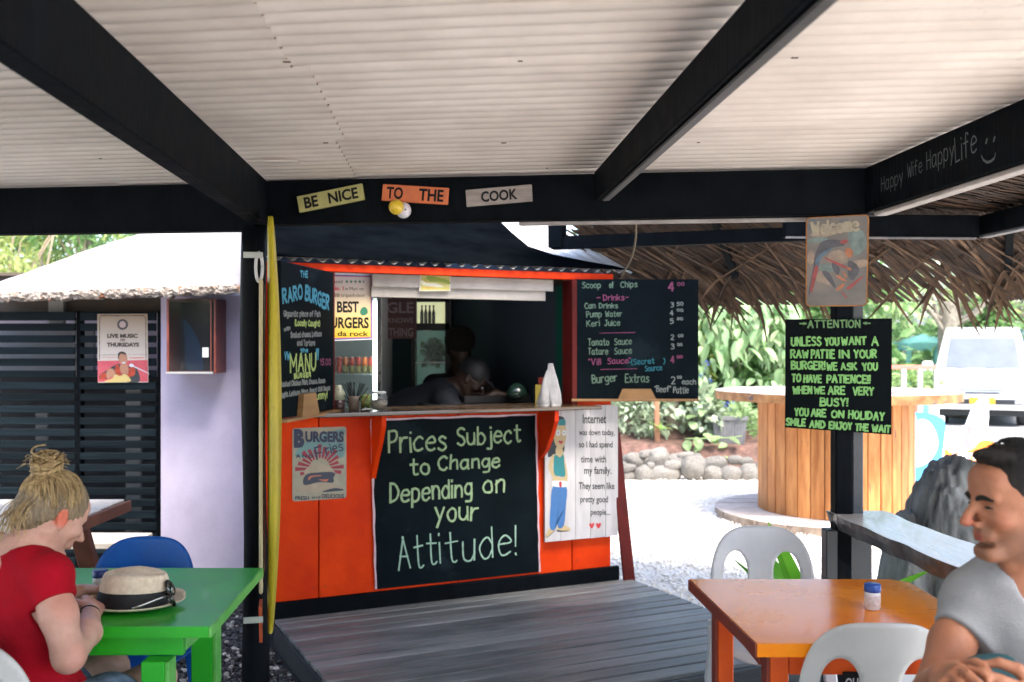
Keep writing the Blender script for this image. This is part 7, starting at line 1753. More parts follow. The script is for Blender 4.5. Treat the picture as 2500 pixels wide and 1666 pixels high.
class Head:
    """local head frame: f forward, l left, u up; sizes in metres"""
    def __init__(s, c, fwd, up=(0, 0, 1), k=1.0):
        f = Vector(fwd).normalized(); u = (Vector(up) - f * Vector(up).dot(f)).normalized(); s.f, s.u, s.l = f, u, u.cross(f); s.c = Vector(c); s.k = k
        s.ax = (tuple(s.f), tuple(s.l), tuple(s.u))
    def P(s, f, l, u): return tuple(s.c + (s.f * f + s.l * l + s.u * u) * s.k)
    def ell(s, F_, c, r, k=.012, op='add', tilt=0.0):
        a = s.ax
        if tilt: ca, sa = math.cos(tilt), math.sin(tilt); a = (tuple(s.f * ca + s.u * sa), tuple(s.l), tuple(s.u * ca - s.f * sa))
        F_.ell(s.P(*c), tuple(x * s.k for x in r), a, k * s.k, op)
    def cone(s, F_, a, b, ra, rb, k=.01, op='add'): F_.cone(s.P(*a), s.P(*b), ra * s.k, rb * s.k, k * s.k, op)
    def face(s, F_, male=True):
        E, C = s.ell, s.cone
        E(F_, (-.012, 0, .030), (.098, .076, .090), .02); E(F_, (.030, 0, -.012), (.060, .060, .075), .03)   # cranium, face block
        C(F_, (-.020, .050, -.050), (.048, .020, -.098), .022, .017, .03); C(F_, (-.020, -.050, -.050), (.048, -.020, -.098), .022, .017, .03)   # jaw
        C(F_, (.069, .014, -.101), (.069, -.014, -.101), .0195 if male else .015, .0195 if male else .015, .014)
        for q in (1, -1): C(F_, (.094, q * .021, -.040), (.080, q * .036, -.068), .0028, .0018, .004, 'cut')   # chin
        E(F_, (.066, 0, .048), (.026, .050, .034), .02)                                            # forehead
        for q in (1, -1):
            C(F_, (.083 if male else .079, q * .010, .016), (.075, q * .042, .017), .0105 if male else .006, .0085, .010)  # brow
            E(F_, (.058, q * .043, -.028), (.022, .019, .018), .016)                                # cheek bone
            E(F_, (.090, q * .031, -.002), (.017, .017, .011), .010, 'cut')                         # eye socket
            E(F_, (.068, q * .031, -.003), (.0145, .0145, .0125), .003)                            # eye ball and lids
            C(F_, (.077, q * .020, -.0095), (.076, q * .041, -.0075), .0035, .003, .004); C(F_, (.078, q * .020, .0065), (.075, q * .042, .005), .0038, .0032, .004)
        C(F_, (.086, 0, .010), (.112, 0, -.026), .0085, .0100, .009); E(F_, (.114, 0, -.035), (.0135, .0120, .0100), .006)   # nose
        for q in (1, -1): E(F_, (.096, q * .0125, -.040), (.0105, .0075, .0075), .005)
        for q in (1, -1): E(F_, (.103, q * .0065, -.0468), (.005, .003, .004), .003, 'cut')
        E(F_, (.074, 0, -.062), (.018, .030, .022), .012)                                          # muzzle
        C(F_, (.0875, .012, -.0605), (.0875, -.012, -.0605), .0042, .0042, .004); C(F_, (.082, .022, -.063), (.0875, .010, -.061), .003, .004, .004); C(F_, (.082, -.022, -.063), (.0875, -.010, -.061), .003, .004, .004)
        C(F_, (.0860, .012, -.0735), (.0860, -.012, -.0735), .0048, .0048, .004)
        C(F_, (.093, .027, -.0655), (.095, 0, -.0668), .0015, .0015, .002, 'cut'); C(F_, (.093, -.027, -.0655), (.095, 0, -.0668), .0015, .0015, .002, 'cut')
        E(F_, (.074, 0, -.084), (.012, .022, .006), .010, 'cut')
        for q in (1, -1):                                                                          # ears
            E(F_, (-.012, q * .076, -.008), (.017, .008, .031), .004, 'add', .18); E(F_, (-.008, q * .083, -.006), (.010, .005, .018), .004, 'cut', .18); C(F_, (-.006, q * .076, -.036), (-.002, q * .074, -.030), .007, .006, .005)
def hand(F_, wrist, palm_dir, palm_n, thumb_side, curl=.6, k=1.0, spread=.10, seed=0):
    """wrist point, direction to the knuckles, palm normal (the side fingers curl to), thumb side direction"""
    w = Vector(wrist); d = Vector(palm_dir).normalized(); n = Vector(palm_n); n = (n - d * n.dot(d)).normalized(); t = Vector(thumb_side); t = (t - d * t.dot(d) - n * t.dot(n)).normalized()
    q = lambda a, b, c: tuple(w + (d * a + t * b + n * c) * k)
    for b in (-.028, -.010, .010, .027): F_.cone(q(.012, b * .7, 0), q(.085, b, 0), .015 * k, .0115 * k, .012 * k)
    L_ = (.062, .076, .082, .074)
    for i, b in enumerate((-.030, -.010, .010, .030)):
        a = 0.0; p = Vector((.085, b, 0)); pr = q(*p); sp = (b / .03) * spread
        for j, fr in enumerate((.45, .31, .24)):
            a += curl * (.55 + .25 * j) + .05 * math.sin(seed + i * 2.1)
            s_ = L_[i] * fr; p2 = p + Vector((math.cos(a) * s_, sp * s_, math.sin(a) * s_)); F_.cone(q(*p), q(*p2), (.0092 - .0012 * j) * k, (.0084 - .0014 * j) * k, .0025 * k); p = p2
    p = [Vector((.020, .030, .004)), Vector((.050, .055, .016)), Vector((.078, .058, .030)), Vector((.098, .048, .042))]
    for j in range(3): F_.cone(q(*p[j]), q(*p[j + 1]), (.0145 - .003 * j) * k, (.0115 - .002 * j) * k, (.008 if j == 0 else .003) * k)
V3 = lambda *a: np.array(a, float)

# ---------------------------------------------------------------- the man in the grey T-shirt
man = thing('person', 'seated man in profile with short dark hair and a pale grey T-shirt', 'person', (0, 0, 0))
HM = Head((1.052, 2.075, 1.180), (-1, -.12, -.04), (.04, 0, 1), 1.0)
xs = axis(.30, (.62, .010), (.86, .0036), (1.20, .0036), (1.55, .009)); ys = axis(1.40, (1.62, .009), (2.24, .0038), (2.60, .010)); zs = axis(-.01, (.80, .011), (.99, .0036), (1.325, .0034))
FB = Field(xs, ys, zs)
HM.face(FB, True)
nk = HM.P(-.034, 0, -.070); nb_ = (1.125, 2.130, 1.020)
FB.cone(nk, nb_, .054, .060, .03); FB.cone(HM.P(.004, 0, -.085), (1.090, 2.100, 1.015), .038, .046, .025)
FB.cone(HM.P(.050, 0, -.098), HM.P(.0, 0, -.112), .014, .022, .02); FB.cone(HM.P(.022, .006, -.118), HM.P(.026, .006, -.128), .012, .012, .012)
rs_, ls_ = (1.004, 2.150, .950), (1.268, 2.055, .955)
def torso(F_, g=0.0):
    F_.ell((1.135, 2.135, .90), (.150 + g, .105 + g, .165 + g), ((.95, -.30, 0), (.30, .95, 0), (0, 0, 1)), .04)
    F_.ell((1.145, 2.160, .68), (.145 + g, .110 + g, .20 + g), ((.95, -.30, 0), (.30, .95, 0), (0, 0, 1)), .05)
    F_.cone(rs_, ls_, .058 + g, .062 + g, .05); F_.cone((1.06, 2.125, 1.000), (1.18, 2.10, 1.000), .054 + g, .054 + g, .04)
    F_.ell((1.160, 2.200, .50), (.165 + g, .135 + g, .12 + g), None, .05)
torso(FB)
re_, rw_ = (.868, 2.075, .765), (.800, 1.842, .893); le_, lw_ = (1.170, 1.800, .800), (.930, 1.735, .868)
FB.chain([rs_, (.935, 2.115, .875), re_], [.046, .043, .038], .025); FB.chain([re_, (.838, 1.965, .825), rw_], [.038, .038, .027], .02)
FB.chain([ls_, (1.235, 1.93, .885), le_], [.055, .049, .043], .025); FB.chain([le_, (1.06, 1.77, .835), lw_], [.043, .041, .028], .02)
hand(FB, rw_, (-.28, -.80, .18), (.55, -.2, -.55), (.25, 0, .9), .62, 1.0, .08, 1)
hand(FB, lw_, (-.95, -.05, .28), (.12, .80, -.2), (0, .1, 1), .72, 1.0, .06, 4)
for q in ((1.09, 2.16, .50), (1.22, 2.10, .50)):
    kn = (q[0] - .38, q[1] - .26, .50); FB.chain([q, kn], [.085, .060], .04); FB.chain([kn, (kn[0] - .01, kn[1] - .02, .28), (kn[0] + .01, kn[1], .07)], [.058, .056, .040], .02); FB.chain([(kn[0] + .02, kn[1] + .01, .035), (kn[0] - .13, kn[1] - .10, .028)], [.034, .026], .02)
SKM = skin('tanned_skin', (.29, .115, .062), (.39, .165, .090), None)
def tint(m, spots):
    """redder lips or darker stubble: a real change of the skin's own colour round given points"""
    nt = m.node_tree; N, L = nt.nodes, nt.links; b = N['Principled BSDF']; src = b.inputs['Base Color'].links[0].from_socket; tc = N.new('ShaderNodeTexCoord')
    nz = N.new('ShaderNodeTexNoise'); nz.inputs['Scale'].default_value = 60; L.new(tc.outputs['Object'], nz.inputs['Vector'])
    for c, r, colr, amt in spots:
        vm = N.new('ShaderNodeVectorMath'); vm.operation = 'DISTANCE'; L.new(tc.outputs['Object'], vm.inputs[0]); vm.inputs[1].default_value = c
        mr = N.new('ShaderNodeMapRange'); mr.interpolation_type = 'SMOOTHSTEP'; L.new(vm.outputs['Value'], mr.inputs[0]); mr.inputs[1].default_value = r; mr.inputs[2].default_value = r * .45; mr.inputs[3].default_value = 0; mr.inputs[4].default_value = amt
        ml = N.new('ShaderNodeMath'); ml.operation = 'MULTIPLY'; L.new(mr.outputs[0], ml.inputs[0]); m2 = N.new('ShaderNodeMapRange'); L.new(nz.outputs['Fac'], m2.inputs[0]); m2.inputs[3].default_value = .7; m2.inputs[4].default_value = 1.25; L.new(m2.outputs[0], ml.inputs[1])
        mx = N.new('ShaderNodeMixRGB'); L.new(ml.outputs[0], mx.inputs[0]); L.new(src, mx.inputs[1]); mx.inputs[2].default_value = (*colr, 1); src = mx.outputs[0]
    L.new(src, b.inputs['Base Color'])
tint(SKM, [(HM.P(.03, .045, -.085), .060, (.15, .085, .055), .55), (HM.P(.075, 0, -.095), .045, (.15, .085, .055), .5), (HM.P(.085, .02, -.053), .022, (.15, .08, .05), .5), (HM.P(.094, .006, -.068), .018, (.32, .075, .055), .8), (HM.P(.110, .0, -.036), .024, (.42, .10, .06), .5), (HM.P(.062, .045, -.028), .026, (.40, .12, .07), .4)])
FB.mesh('body', SKM, man)
FH = Field(axis(.90, (1.26, .0034)), axis(1.94, (2.24, .0036)), axis(1.08, (1.33, .0032)))
HM.ell(FH, (-.014, 0, .033), (.102, .079, .091), .01); HM.ell(FH, (-.060, 0, -.02), (.055, .066, .065), .02); HM.ell(FH, (.036, 0, .098), (.050, .055, .017), .015)
HM.ell(FH, (.125, 0, -.010), (.098, .12, .083), .012, 'cut'); HM.ell(FH, (.075, .05, .012), (.034, .04, .036), .01, 'cut')
HM.ell(FH, (.012, .078, -.052), (.046, .03, .045), .008, 'cut'); HM.ell(FH, (.012, -.078, -.052), (.046, .03, .045), .008, 'cut'); HM.ell(FH, (-.010, .082, -.010), (.020, .02, .030), .006, 'cut')
X, Y, Z_ = FH.x[:, None, None], FH.y[None, :, None], FH.z[None, None, :]
FH.g += .0009 * np.sin(X * 310 + Z_ * 120) * np.sin(Y * 260 + Z_ * 90)
HRM = mat('short_black_hair', (.005, .0045, .004), .6, .5, 60, .9, 420, c2=(.022, .017, .013), grain=(1, 1, 3), spec=.4)
FH.mesh('hair', HRM, man)
mb = MB(); random.seed(61)
for k in range(1500):   # short hairs lying back over the scalp
    a = random.uniform(0, 6.283); e_ = random.uniform(.05, 1.45); d0 = Vector((math.cos(a) * math.cos(e_), math.sin(a) * math.cos(e_), math.sin(e_)))
    p0 = Vector((-.014 + .101 * d0.x, .079 * d0.y, .034 + .0915 * d0.z))
    if p0.x > .060 + random.gauss(0, .004) and p0.z < .098: continue
    if p0.x > .020 and p0.z < .075 and abs(p0.y) > .03: continue
    if p0.z < .045 and p0.x > -.01: continue
    dr = Vector((-.7 if p0.x < .03 else .35, random.gauss(0, .25), .25)); dr = (dr - d0 * dr.dot(d0)).normalized() * random.uniform(.010, .018)
    top_ = .007 * math.exp(-((p0.x - .036) / .045) ** 2) * max(0, d0.z)
    mb.tube([HM.P(*(p0 + d0 * (top_ + .001))), HM.P(*(p0 + dr * .6 + d0 * (top_ + .0035))), HM.P(*(p0 + dr + d0 * (top_ + .0030 + random.uniform(-.001, .002))))], [.0010, .0010, .0004], 4, False)
mb.build('short_hairs', HRM, man)['kind'] = 'stuff'
mb = MB()
for q in (1, -1): mb.tube(smooth_line([HM.P(.0945, q * .010, .0120), HM.P(.0925, q * .026, .0175), HM.P(.0810, q * .047, .0125)]), [.0052, .0055, .0058, .0060, .0060, .0060, .0058, .0052, .0045, .0035, .0025], 6)
mb.build('eyebrows', HRM, man, smooth=True)
mb = MB()
for q in (1, -1): mb.tube([HM.P(.0845, q * .020, -.0034), HM.P(.0858, q * .031, -.0026), HM.P(.0808, q * .043, -.0034)], [.0016, .0034, .0016], 6)
mb.build('eyes', mat('dark_eye', (.01, .008, .007), .2, spec=.8), man, smooth=True)
FT = Field(axis(.80, (1.50, .0055)), axis(1.80, (2.46, .0055)), axis(.42, (1.10, .0055)))
torso(FT, .014)
FT.chain([rs_, (.944, 2.118, .880)], [.061, .060], .03); FT.chain([ls_, (1.24, 1.95, .895)], [.072, .074], .03)
d_ = np.array((.940, 2.118, .892)) - np.array(rs_); 
X, Y, Z_ = FT.x[:, None, None], FT.y[None, :, None], FT.z[None, None, :]
FT.g += (.0070 * np.sin(X * 30 + Z_ * 19 + 1.2 * np.sin(Y * 19)) * np.clip((1.0 - Z_) * 3, 0, 1) + .0028 * np.sin(X * 47 - Z_ * 31 + 3 * np.sin(Z_ * 13 + Y * 9)) + .0008 * np.sin(X * 90 + Z_ * 71 + 4 * np.sin(Y * 15))).astype(np.float32)
def cuttube(F_, p, n, a, b, r):
    """remove cloth beyond the cuff plane (p, n), but only round the limb a-b"""
    n = np.array(n, float); n /= np.linalg.norm(n); X, Y, Z_ = F_.x[:, None, None], F_.y[None, :, None], F_.z[None, None, :]
    a, b = np.array(a, float), np.array(b, float); u = b - a; L2 = float(u @ u); t = np.clip(((X - a[0]) * u[0] + (Y - a[1]) * u[1] + (Z_ - a[2]) * u[2]) / L2, 0, 1.3)
    q = np.sqrt((X - a[0] - t * u[0]) ** 2 + (Y - a[1] - t * u[1]) ** 2 + (Z_ - a[2] - t * u[2]) ** 2) - r
    d = (X - p[0]) * n[0] + (Y - p[1]) * n[1] + (Z_ - p[2]) * n[2]
    F_.g = np.maximum(F_.g, -np.maximum(-d, q)).astype(np.float32)
# sleeves end at the cuff, neckline open
def cutcap(F_, p, n, r):
    """remove what lies beyond the plane (p, n) within radius r"""
    n = np.array(n, float); n /= np.linalg.norm(n); X, Y, Z_ = F_.x[:, None, None], F_.y[None, :, None], F_.z[None, None, :]
    d = (X - p[0]) * n[0] + (Y - p[1]) * n[1] + (Z_ - p[2]) * n[2]; q = np.sqrt((X - p[0]) ** 2 + (Y - p[1]) ** 2 + (Z_ - p[2]) ** 2) - r
    F_.g = np.maximum(F_.g, -np.maximum(-d, q)).astype(np.float32)
cuttube(FT, (.950, 2.122, .893), d_, rs_, re_, .075); cuttube(FT, (1.243, 1.965, .902), np.array((1.24, 1.95, .895)) - np.array(ls_), ls_, le_, .085)
cutcap(FT, (1.105, 2.105, 1.045), (-.20, -.35, 1.0), .085); FT.ell((1.085, 2.040, 1.030), (.048, .055, .062), None, .006, 'cut')
GT = mat('grey_cotton_tshirt', (.27, .275, .282), .9, .07, 5, .3, 320, c2=(.335, .34, .348), patch=((.25, .255, .262), .60, 3), spec=.15)
FT.mesh('tshirt', GT, man)
FS_ = Field(axis(.62, (1.40, .010)), axis(1.78, (2.42, .010)), axis(.36, (.66, .010)))
FS_.ell((1.160, 2.200, .50), (.180, .148, .132), None, .05)
for q in ((1.09, 2.16, .50), (1.22, 2.10, .50)): FS_.cone(q, (q[0] - .36, q[1] - .245, .505), .102, .086, .03)
FS_.mesh('shorts', mat('dark_teal_shorts', (.004, .045, .055), .8, .2, 8, .2, 100), man)
tt = thing('teal_bag', 'dark teal cloth bag held between the man and the orange table', 'bag', (0, 0, 0))
FG = Field(axis(.80, (1.16, .009)), axis(1.86, (2.10, .009)), axis(.50, (.93, .009)))
FG.ell((.955, 2.005, .72), (.085, .045, .155), None, .03); FG.cone((.92, 2.01, .84), (.99, 1.995, .86), .022, .022, .04)
FG.mesh('cloth', _m['dark_teal_shorts'], tt)

# ---------------------------------------------------------------- the woman in red
wom = thing('person', 'seated woman in a red top with a messy blonde bun looking down', 'person', (0, 0, 0))
HW = Head((-1.262, 2.700, 1.045), (.54, .70, -.47), (.16, .30, .93), .89)
xs = axis(-1.75, (-1.42, .009), (-1.06, .0040), (-.90, .009)); ys = axis(2.28, (2.56, .008), (3.02, .0042), (3.40, .010)); zs = axis(-.01, (.70, .010), (.80, .0040), (.97, .008), (1.22, .0038))
FW_ = Field(xs, ys, zs); HW.face(FW_, False)
rs2, ls2 = (-1.226, 2.590, .905), (-1.480, 2.745, .912)
FW_.cone(HW.P(-.035, 0, -.066), (-1.350, 2.660, .945), .045, .050, .03); FW_.cone(HW.P(.006, 0, -.080), (-1.310, 2.680, .935), .034, .045, .025)
AXW = ((.89, -.45, 0), (.45, .89, 0), (0, 0, 1))
def torso_w(F_, g=0.0):
    F_.cone(rs2, ls2, .054 + g, .054 + g, .04); F_.cone((-1.40, 2.685, .945), (-1.31, 2.640, .940), .048 + g, .048 + g, .04)
    F_.ell((-1.335, 2.655, .81), (.132 + g, .095 + g, .165 + g), AXW, .04); F_.ell((-1.290, 2.640, .63), (.115 + g, .094 + g, .18 + g), AXW, .05); F_.ell((-1.245, 2.625, .50), (.165 + g, .140 + g, .11 + g), AXW, .05)
    F_.ell((-1.330, 2.715, .81), (.09 + g, .045 + g, .06 + g), AXW, .04)
torso_w(FW_)
re2, rw2 = (-1.140, 2.520, .718), (-1.196, 2.790, .764); le2, lw2 = (-1.50, 2.90, .745), (-1.300, 3.00, .765)
FW_.chain([rs2, (-1.180, 2.552, .815), re2], [.047, .045, .038], .02); FW_.chain([re2, (-1.155, 2.665, .738), rw2], [.038, .035, .0235], .02)
FW_.chain([ls2, (-1.52, 2.82, .83), le2], [.050, .046, .040], .02); FW_.chain([le2, (-1.40, 2.96, .755), lw2], [.040, .036, .024], .02)
hand(FW_, rw2, (-.28, .85, .04), (-.6, .1, -.75), (-.4, .1, .75), .50, .90, .06, 2)
hand(FW_, lw2, (.80, .12, -.02), (.15, -.5, -.7), (0, -.4, .8), .45, .90, .06, 5)
for q in ((-1.155, 2.590, .50), (-1.335, 2.685, .50)):
    kn = (q[0] + .06, q[1] + .42, .50); FW_.chain([q, kn], [.088, .060], .04); FW_.chain([kn, (kn[0], kn[1] - .04, .28), (kn[0], kn[1] - .10, .07)], [.056, .054, .036], .02); FW_.chain([(kn[0], kn[1] - .10, .033), (kn[0] + .03, kn[1] + .06, .026)], [.030, .022], .02)
SKW = skin('fair_skin', (.50, .27, .20), (.62, .36, .28), None)
tint(SKW, [(HW.P(-.012, -.080, -.008), .034, (.62, .12, .06), .85), (HW.P(-.012, .080, -.008), .034, (.62, .12, .06), .85), (HW.P(.09, 0, -.067), .02, (.5, .14, .12), .7), ((-1.135, 2.52, .86), .07, (.60, .22, .16), .4), ((-1.10, 2.50, .72), .05, (.58, .24, .18), .4), ((-1.2, 2.84, .77), .07, (.60, .24, .18), .5)])
FW_.mesh('body', SKW, wom)
FR_ = Field(axis(-1.66, (-1.03, .0055)), axis(2.44, (2.92, .0055)), axis(.42, (1.02, .0055)))
torso_w(FR_, .011)
c1 = (-1.190, 2.562, .838); FR_.chain([rs2, c1], [.056, .055], .012); c2_ = (-1.515, 2.80, .86); FR_.chain([ls2, c2_], [.066, .063], .02)
X, Y, Z_ = FR_.x[:, None, None], FR_.y[None, :, None], FR_.z[None, None, :]
FR_.g += (.0035 * np.sin(Z_ * 52 + X * 22 + 1.5 * np.sin(Y * 20)) * np.clip((.88 - Z_) * 5, 0, 1) + .0018 * np.sin(X * 70 + Z_ * 60)).astype(np.float32)
cuttube(FR_, (-1.1935, 2.565, .848), np.array(c1) - np.array(rs2), rs2, (-1.180, 2.552, .815), .066); cuttube(FR_, (-1.51, 2.795, .868), np.array(c2_) - np.array(ls2), ls2, (-1.52, 2.82, .83), .070)
FR_.ell((-1.345, 2.660, .990), (.082, .080, .060), None, .006, 'cut'); FR_.ell((-1.385, 2.590, .930), (.050, .050, .040), None, .006, 'cut')
RED = mat('red_cotton_top', (.28, .002, .010), .85, .12, 6, .3, 260, c2=(.42, .005, .017), spec=.15)
FR_.mesh('red_top', RED, wom)
mb = MB()
for q in (0, 1, 2):
    a = Vector((-1.365 + .0 * q, 2.575 + .004 * q, .968 - .018 * q)); b = Vector((-1.445 + .012 * q, 2.62 - .012 * q, .960 - .030 * q)); mb.tube(smooth_line([a, a.lerp(b, .5) + Vector((-.004, -.016, -.012)), b]), .0045, 6)
mb.build('crossed_straps', RED, wom, smooth=True)
FJ = Field(axis(-1.60, (-.95, .010)), axis(2.42, (2.95, .010)), axis(.36, (.66, .010))); FJ.ell((-1.245, 2.625, .50), (.182, .155, .122), AXW, .05)
for q in ((-1.155, 2.590, .50), (-1.335, 2.685, .50)): FJ.cone(q, (q[0] + .025, q[1] + .15, .505), .106, .100, .03)
FJ.mesh('denim_shorts', mat('faded_denim', (.07, .12, .22), .85, .4, 20, .3, 300, c2=(.18, .26, .38), patch=((.32, .36, .42), .64, 26)), wom)
# hair: swept up mass, bun and loose strands
BLN = mat('blonde_hair', (.32, .19, .065), .5, .45, 14, .7, 190, c2=(.66, .48, .24), grain=(1, 1, .35), spec=.45, stretch=(6, 6, 1.2))
BLD = mat('darker_blonde_hair', (.16, .115, .07), .5, .4, 18, .7, 190, c2=(.36, .27, .16), grain=(1, 1, .35), stretch=(6, 6, 1.2))
FHW = Field(axis(-1.42, (-1.10, .0036)), axis(2.54, (2.90, .0036)), axis(.94, (1.29, .0036)))
HW.ell(FHW, (-.016, 0, .036), (.106, .084, .096), .01); HW.ell(FHW, (-.070, 0, -.015), (.055, .066, .062), .02)
HW.ell(FHW, (.125, 0, -.030), (.080, .11, .110), .012, 'cut')
for q in (1, -1): HW.ell(FHW, (.015, q * .084, -.060), (.055, .030, .056), .008, 'cut'); HW.ell(FHW, (-.010, q * .086, -.012), (.021, .02, .034), .006, 'cut')
X, Y, Z_ = FHW.x[:, None, None], FHW.y[None, :, None], FHW.z[None, None, :]
bun = Vector(HW.P(-.088, .0, .130))
dd = np.sqrt((X - bun.x) ** 2 + (Y - bun.y) ** 2 + (Z_ - bun.z) ** 2) + 1e-4; th_ = np.arctan2(Y - bun.y, X - bun.x)
FHW.g += (.0012 * np.sin(th_ * 34 + dd * 26) + .0009 * np.sin(th_ * 71 - dd * 60)).astype(np.float32)
FHW.mesh('hair', BLD, wom)
mb = MB(); random.seed(8)
def strand(P, r, m=None): mb.tube(smooth_line(P, 6), r, 5, True)
for k in range(900):   # strands swept from the hairline up into the bun
    a = random.uniform(0, 6.283); el_ = random.uniform(-.5, .9)
    s0 = Vector((-.02 + .100 * math.cos(a) * math.cos(el_), .082 * math.sin(a) * math.cos(el_), .036 + .092 * math.sin(el_)))
    if s0.x > .040 and s0.z < .085: continue
    if abs(s0.y) > .055 and s0.x > -.04 and s0.z < .02: continue
    n_ = (s0 - Vector((-.02, 0, .036))).normalized(); e = Vector((-.080 + random.gauss(0, .013), random.gauss(0, .013), .108))
    mid = s0.lerp(e, .5); md_ = (mid - Vector((-.02, 0, .036))); mid = Vector((-.02, 0, .036)) + md_.normalized() * max(md_.length, .103)
    strand([HW.P(*(s0 + n_ * .004)), HW.P(*mid), HW.P(*e)], random.uniform(.0007, .0016))
for k in range(110):    # the bun: loops wound round each other
    a0 = random.uniform(0, 6.28); r_ = random.uniform(.010, .040); zt = random.gauss(0, .014); tl = random.gauss(0, .5); P = []
    for j in range(7): a = a0 + j * .62; P.append(bun + Vector((math.cos(a) * r_, math.sin(a) * r_, zt + math.sin(a + tl) * .014)) * 1.0)
    strand(P, random.uniform(.0018, .0042))
for k in range(44):    # flyaway wisps
    a = random.uniform(0, 6.28); p0 = bun + Vector((math.cos(a) * .022, math.sin(a) * .022, random.uniform(-.01, .022))); o_ = Vector((math.cos(a) + random.gauss(0, .4), math.sin(a), random.uniform(-.1, .9))).normalized()
    L_w = random.uniform(.025, .05); strand([p0, p0 + o_ * L_w * .6 + Vector((random.gauss(0, .006), 0, random.gauss(0, .006))), p0 + o_ * L_w + Vector((random.gauss(0, .012), 0, -.3 * L_w))], [.0008] * 13)
for k in range(70):    # loose ends falling at the nape
    s0 = Vector((-.100 + random.gauss(0, .01), random.uniform(-.06, .06), random.uniform(-.035, .03))); strand([HW.P(*s0), HW.P(s0.x - .018, s0.y * 1.1, s0.z - .035), HW.P(s0.x - .010 + random.gauss(0, .01), s0.y * 1.15, s0.z - random.uniform(.06, .10))], [.0011] * 13)
mb.build('hair_strands', BLN, wom, smooth=True)['kind'] = 'stuff'
mb = MB(); n = 20; w0 = Vector(rw2); dirw = (Vector(rw2) - Vector(re2)).normalized(); ux = dirw.cross(Vector((0, 0, 1))).normalized(); uy = dirw.cross(ux)
mb.tube([w0 - dirw * .03 + (ux * math.cos(6.283 * k / n) + uy * math.sin(6.283 * k / n)) * .0285 for k in range(n + 1)], .0018, 6); mb.build('bracelet', INK, wom)
mb = MB(); mb.box(-.035, .035, -.07, .07, 0, .008, .003, Matrix.Translation((-1.235, 2.93, .738)) @ Matrix.Rotation(R(-12), 4, 'Z')); o = mb.build('phone_body', mat('phone_black', (.01, .01, .012), .15, spec=.8), None)
tag(o, 'black phone on the green table under the hands of the woman in red', 'phone')

wom.location = (.018, 0, 0)
# ---------------------------------------------------------------- the cooks inside the kiosk
ck = thing('person', 'cook in a dark cap and navy shirt bent over the bench inside the kiosk', 'person', (0, 0, 0))
HC = Head((-.245, 6.08, 1.312), (.75, -.10, -.62), (.55, 0, .80), .98)
FC = Field(axis(-1.0, (-.42, .012), (-.08, .005), (.10, .012)), axis(5.80, (5.95, .012), (6.22, .006), (6.60, .012)), axis(.13, (1.14, .014), (1.46, .0055)))
HC.face(FC); FC.cone(HC.P(-.04, 0, -.07), (-.40, 6.11, 1.235), .055, .062, .03)
def torso_c(F_, g=0):
    F_.cone((-.40, 5.97, 1.20), (-.40, 6.27, 1.20), .060 + g, .060 + g, .05); F_.cone((-.43, 6.12, 1.18), (-.66, 6.14, 1.08), .125 + g, .135 + g, .06); F_.cone((-.62, 6.14, 1.08), (-.76, 6.16, .93), .14 + g, .14 + g, .05)
torso_c(FC)
for y in (-.09, .09): FC.chain([(-.76, 6.16 + y, .92), (-.72, 6.16 + y, .55), (-.76, 6.16 + y, .20)], [.095, .07, .05], .03); FC.cone((-.76, 6.16 + y, .175), (-.62, 6.14 + y, .17), .04, .035, .02)
for y, s_ in ((-.17, -1), (.17, 1)):
    el2 = (-.30, 6.12 + y * 1.1, 1.20 - .10); wr = (-.10, 6.10 + y * .45, 1.225); FC.chain([(-.40, 6.12 + y, 1.19), (-.34, 6.12 + y * 1.15, 1.13), el2], [.050, .046, .040], .02); FC.chain([el2, wr], [.040, .026], .02)
    hand(FC, wr, (.6, -.15 * s_, -.10), (0, 0, -1), (0, -s_, .1), .5, .95, .08, 3)
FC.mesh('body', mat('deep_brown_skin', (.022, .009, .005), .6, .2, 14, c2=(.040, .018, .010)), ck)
FCS = Field(axis(-1.0, (-.20, .010)), axis(5.82, (6.50, .010)), axis(.80, (1.42, .010))); torso_c(FCS, .014)
for y in (-.17, .17): FCS.chain([(-.40, 6.12 + y, 1.19), (-.34, 6.12 + y * 1.15, 1.13)], [.066, .062], .03)
FCS.ell((-.345, 6.10, 1.255), (.05, .065, .05), None, .006, 'cut')
NV = mat('dark_navy_shirt', (.006, .009, .016), .85, .2, 8, .2, 100, c2=(.012, .016, .026)); FCS.mesh('shirt', NV, ck)
FCC = Field(axis(-.42, (-.05, .005)), axis(5.94, (6.22, .005)), axis(1.24, (1.47, .005))); HC.ell(FCC, (-.014, 0, .040), (.106, .084, .093), .01); HC.ell(FCC, (.0, 0, -.075), (.16, .12, .10), .008, 'cut')
HC.ell(FCC, (.100, 0, .052), (.058, .062, .011), .01, 'add', -.15); FCC.mesh('cap', mat('black_cap', (.006, .007, .009), .6, .2, 20), ck)
mb = MB()
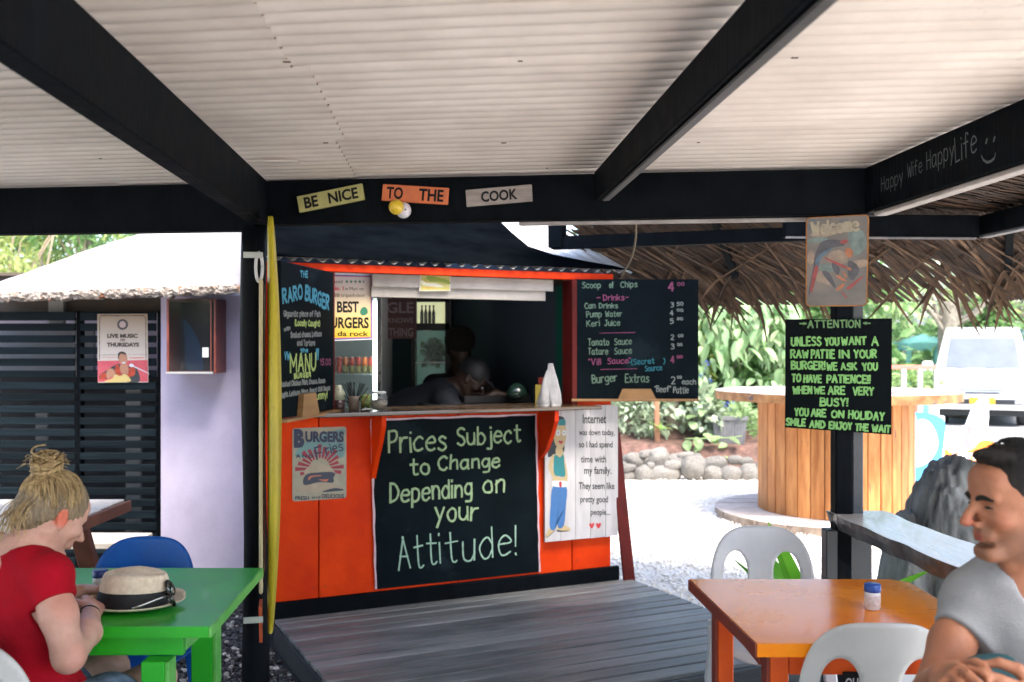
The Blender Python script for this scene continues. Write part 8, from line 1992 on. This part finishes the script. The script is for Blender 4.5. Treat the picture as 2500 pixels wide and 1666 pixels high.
for q in (1, -1): mb.tube([HC.P(.092, q * .031 + .018 * math.cos(a * .52), -.004 + .013 * math.sin(a * .52)) for a in range(13)], .0016, 6)
mb.tube([HC.P(.09, -.048, 0), HC.P(.04, -.078, .002), HC.P(-.01, -.082, .0)], .0016, 6); mb.build('glasses', mat('steel_glasses', (.3, .3, .32), .2, metal=.9), ck)
c2k = thing('person', 'second cook with bushy dark hair standing in the shadow behind the capped cook', 'person', (0, 0, 0))
HD = Head((-.355, 6.66, 1.505), (-.5, .8, -.1), (0, 0, 1), 1.0)
FD = Field(axis(-.75, (.05, .009)), axis(6.42, (6.92, .009)), axis(.13, (1.66, .010))); HD.face(FD); FD.cone(HD.P(-.03, 0, -.07), (-.36, 6.66, 1.33), .055, .06, .03)
FD.cone((-.52, 6.62, 1.27), (-.20, 6.72, 1.27), .06, .06, .05); FD.ell((-.36, 6.67, 1.10), (.17, .11, .22), None, .05); FD.ell((-.36, 6.67, .88), (.16, .11, .16), None, .05)
for x in (-.45, -.27): FD.chain([(x, 6.67, .86), (x, 6.66, .5), (x, 6.67, .17)], [.09, .065, .045], .03)
for x, s_ in ((-.55, -1), (-.17, 1)): FD.chain([(x, 6.66, 1.26), (x + s_ * .03, 6.66, 1.02), (x, 6.60, .82)], [.05, .042, .03], .02); hand(FD, (x, 6.60, .82), (0, -.2, -1), (-s_, 0, 0), (0, -1, 0), .35, .95)
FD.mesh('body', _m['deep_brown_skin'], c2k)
FE = Field(axis(-.60, (-.10, .008)), axis(6.46, (6.86, .008)), axis(.80, (1.66, .009))); HD.ell(FE, (-.02, 0, .045), (.118, .100, .100), .02); HD.ell(FE, (.12, 0, -.03), (.09, .12, .10), .01, 'cut'); FE.mesh('hair', HRM, c2k)
FF = Field(axis(-.66, (-.06, .010)), axis(6.50, (6.84, .010)), axis(.74, (1.34, .010))); FF.ell((-.36, 6.67, 1.10), (.185, .125, .235), None, .05); FF.ell((-.36, 6.67, .90), (.175, .125, .16), None, .05); FF.cone((-.52, 6.62, 1.26), (-.20, 6.72, 1.26), .070, .070, .05)
FF.mesh('shirt', NV, c2k)
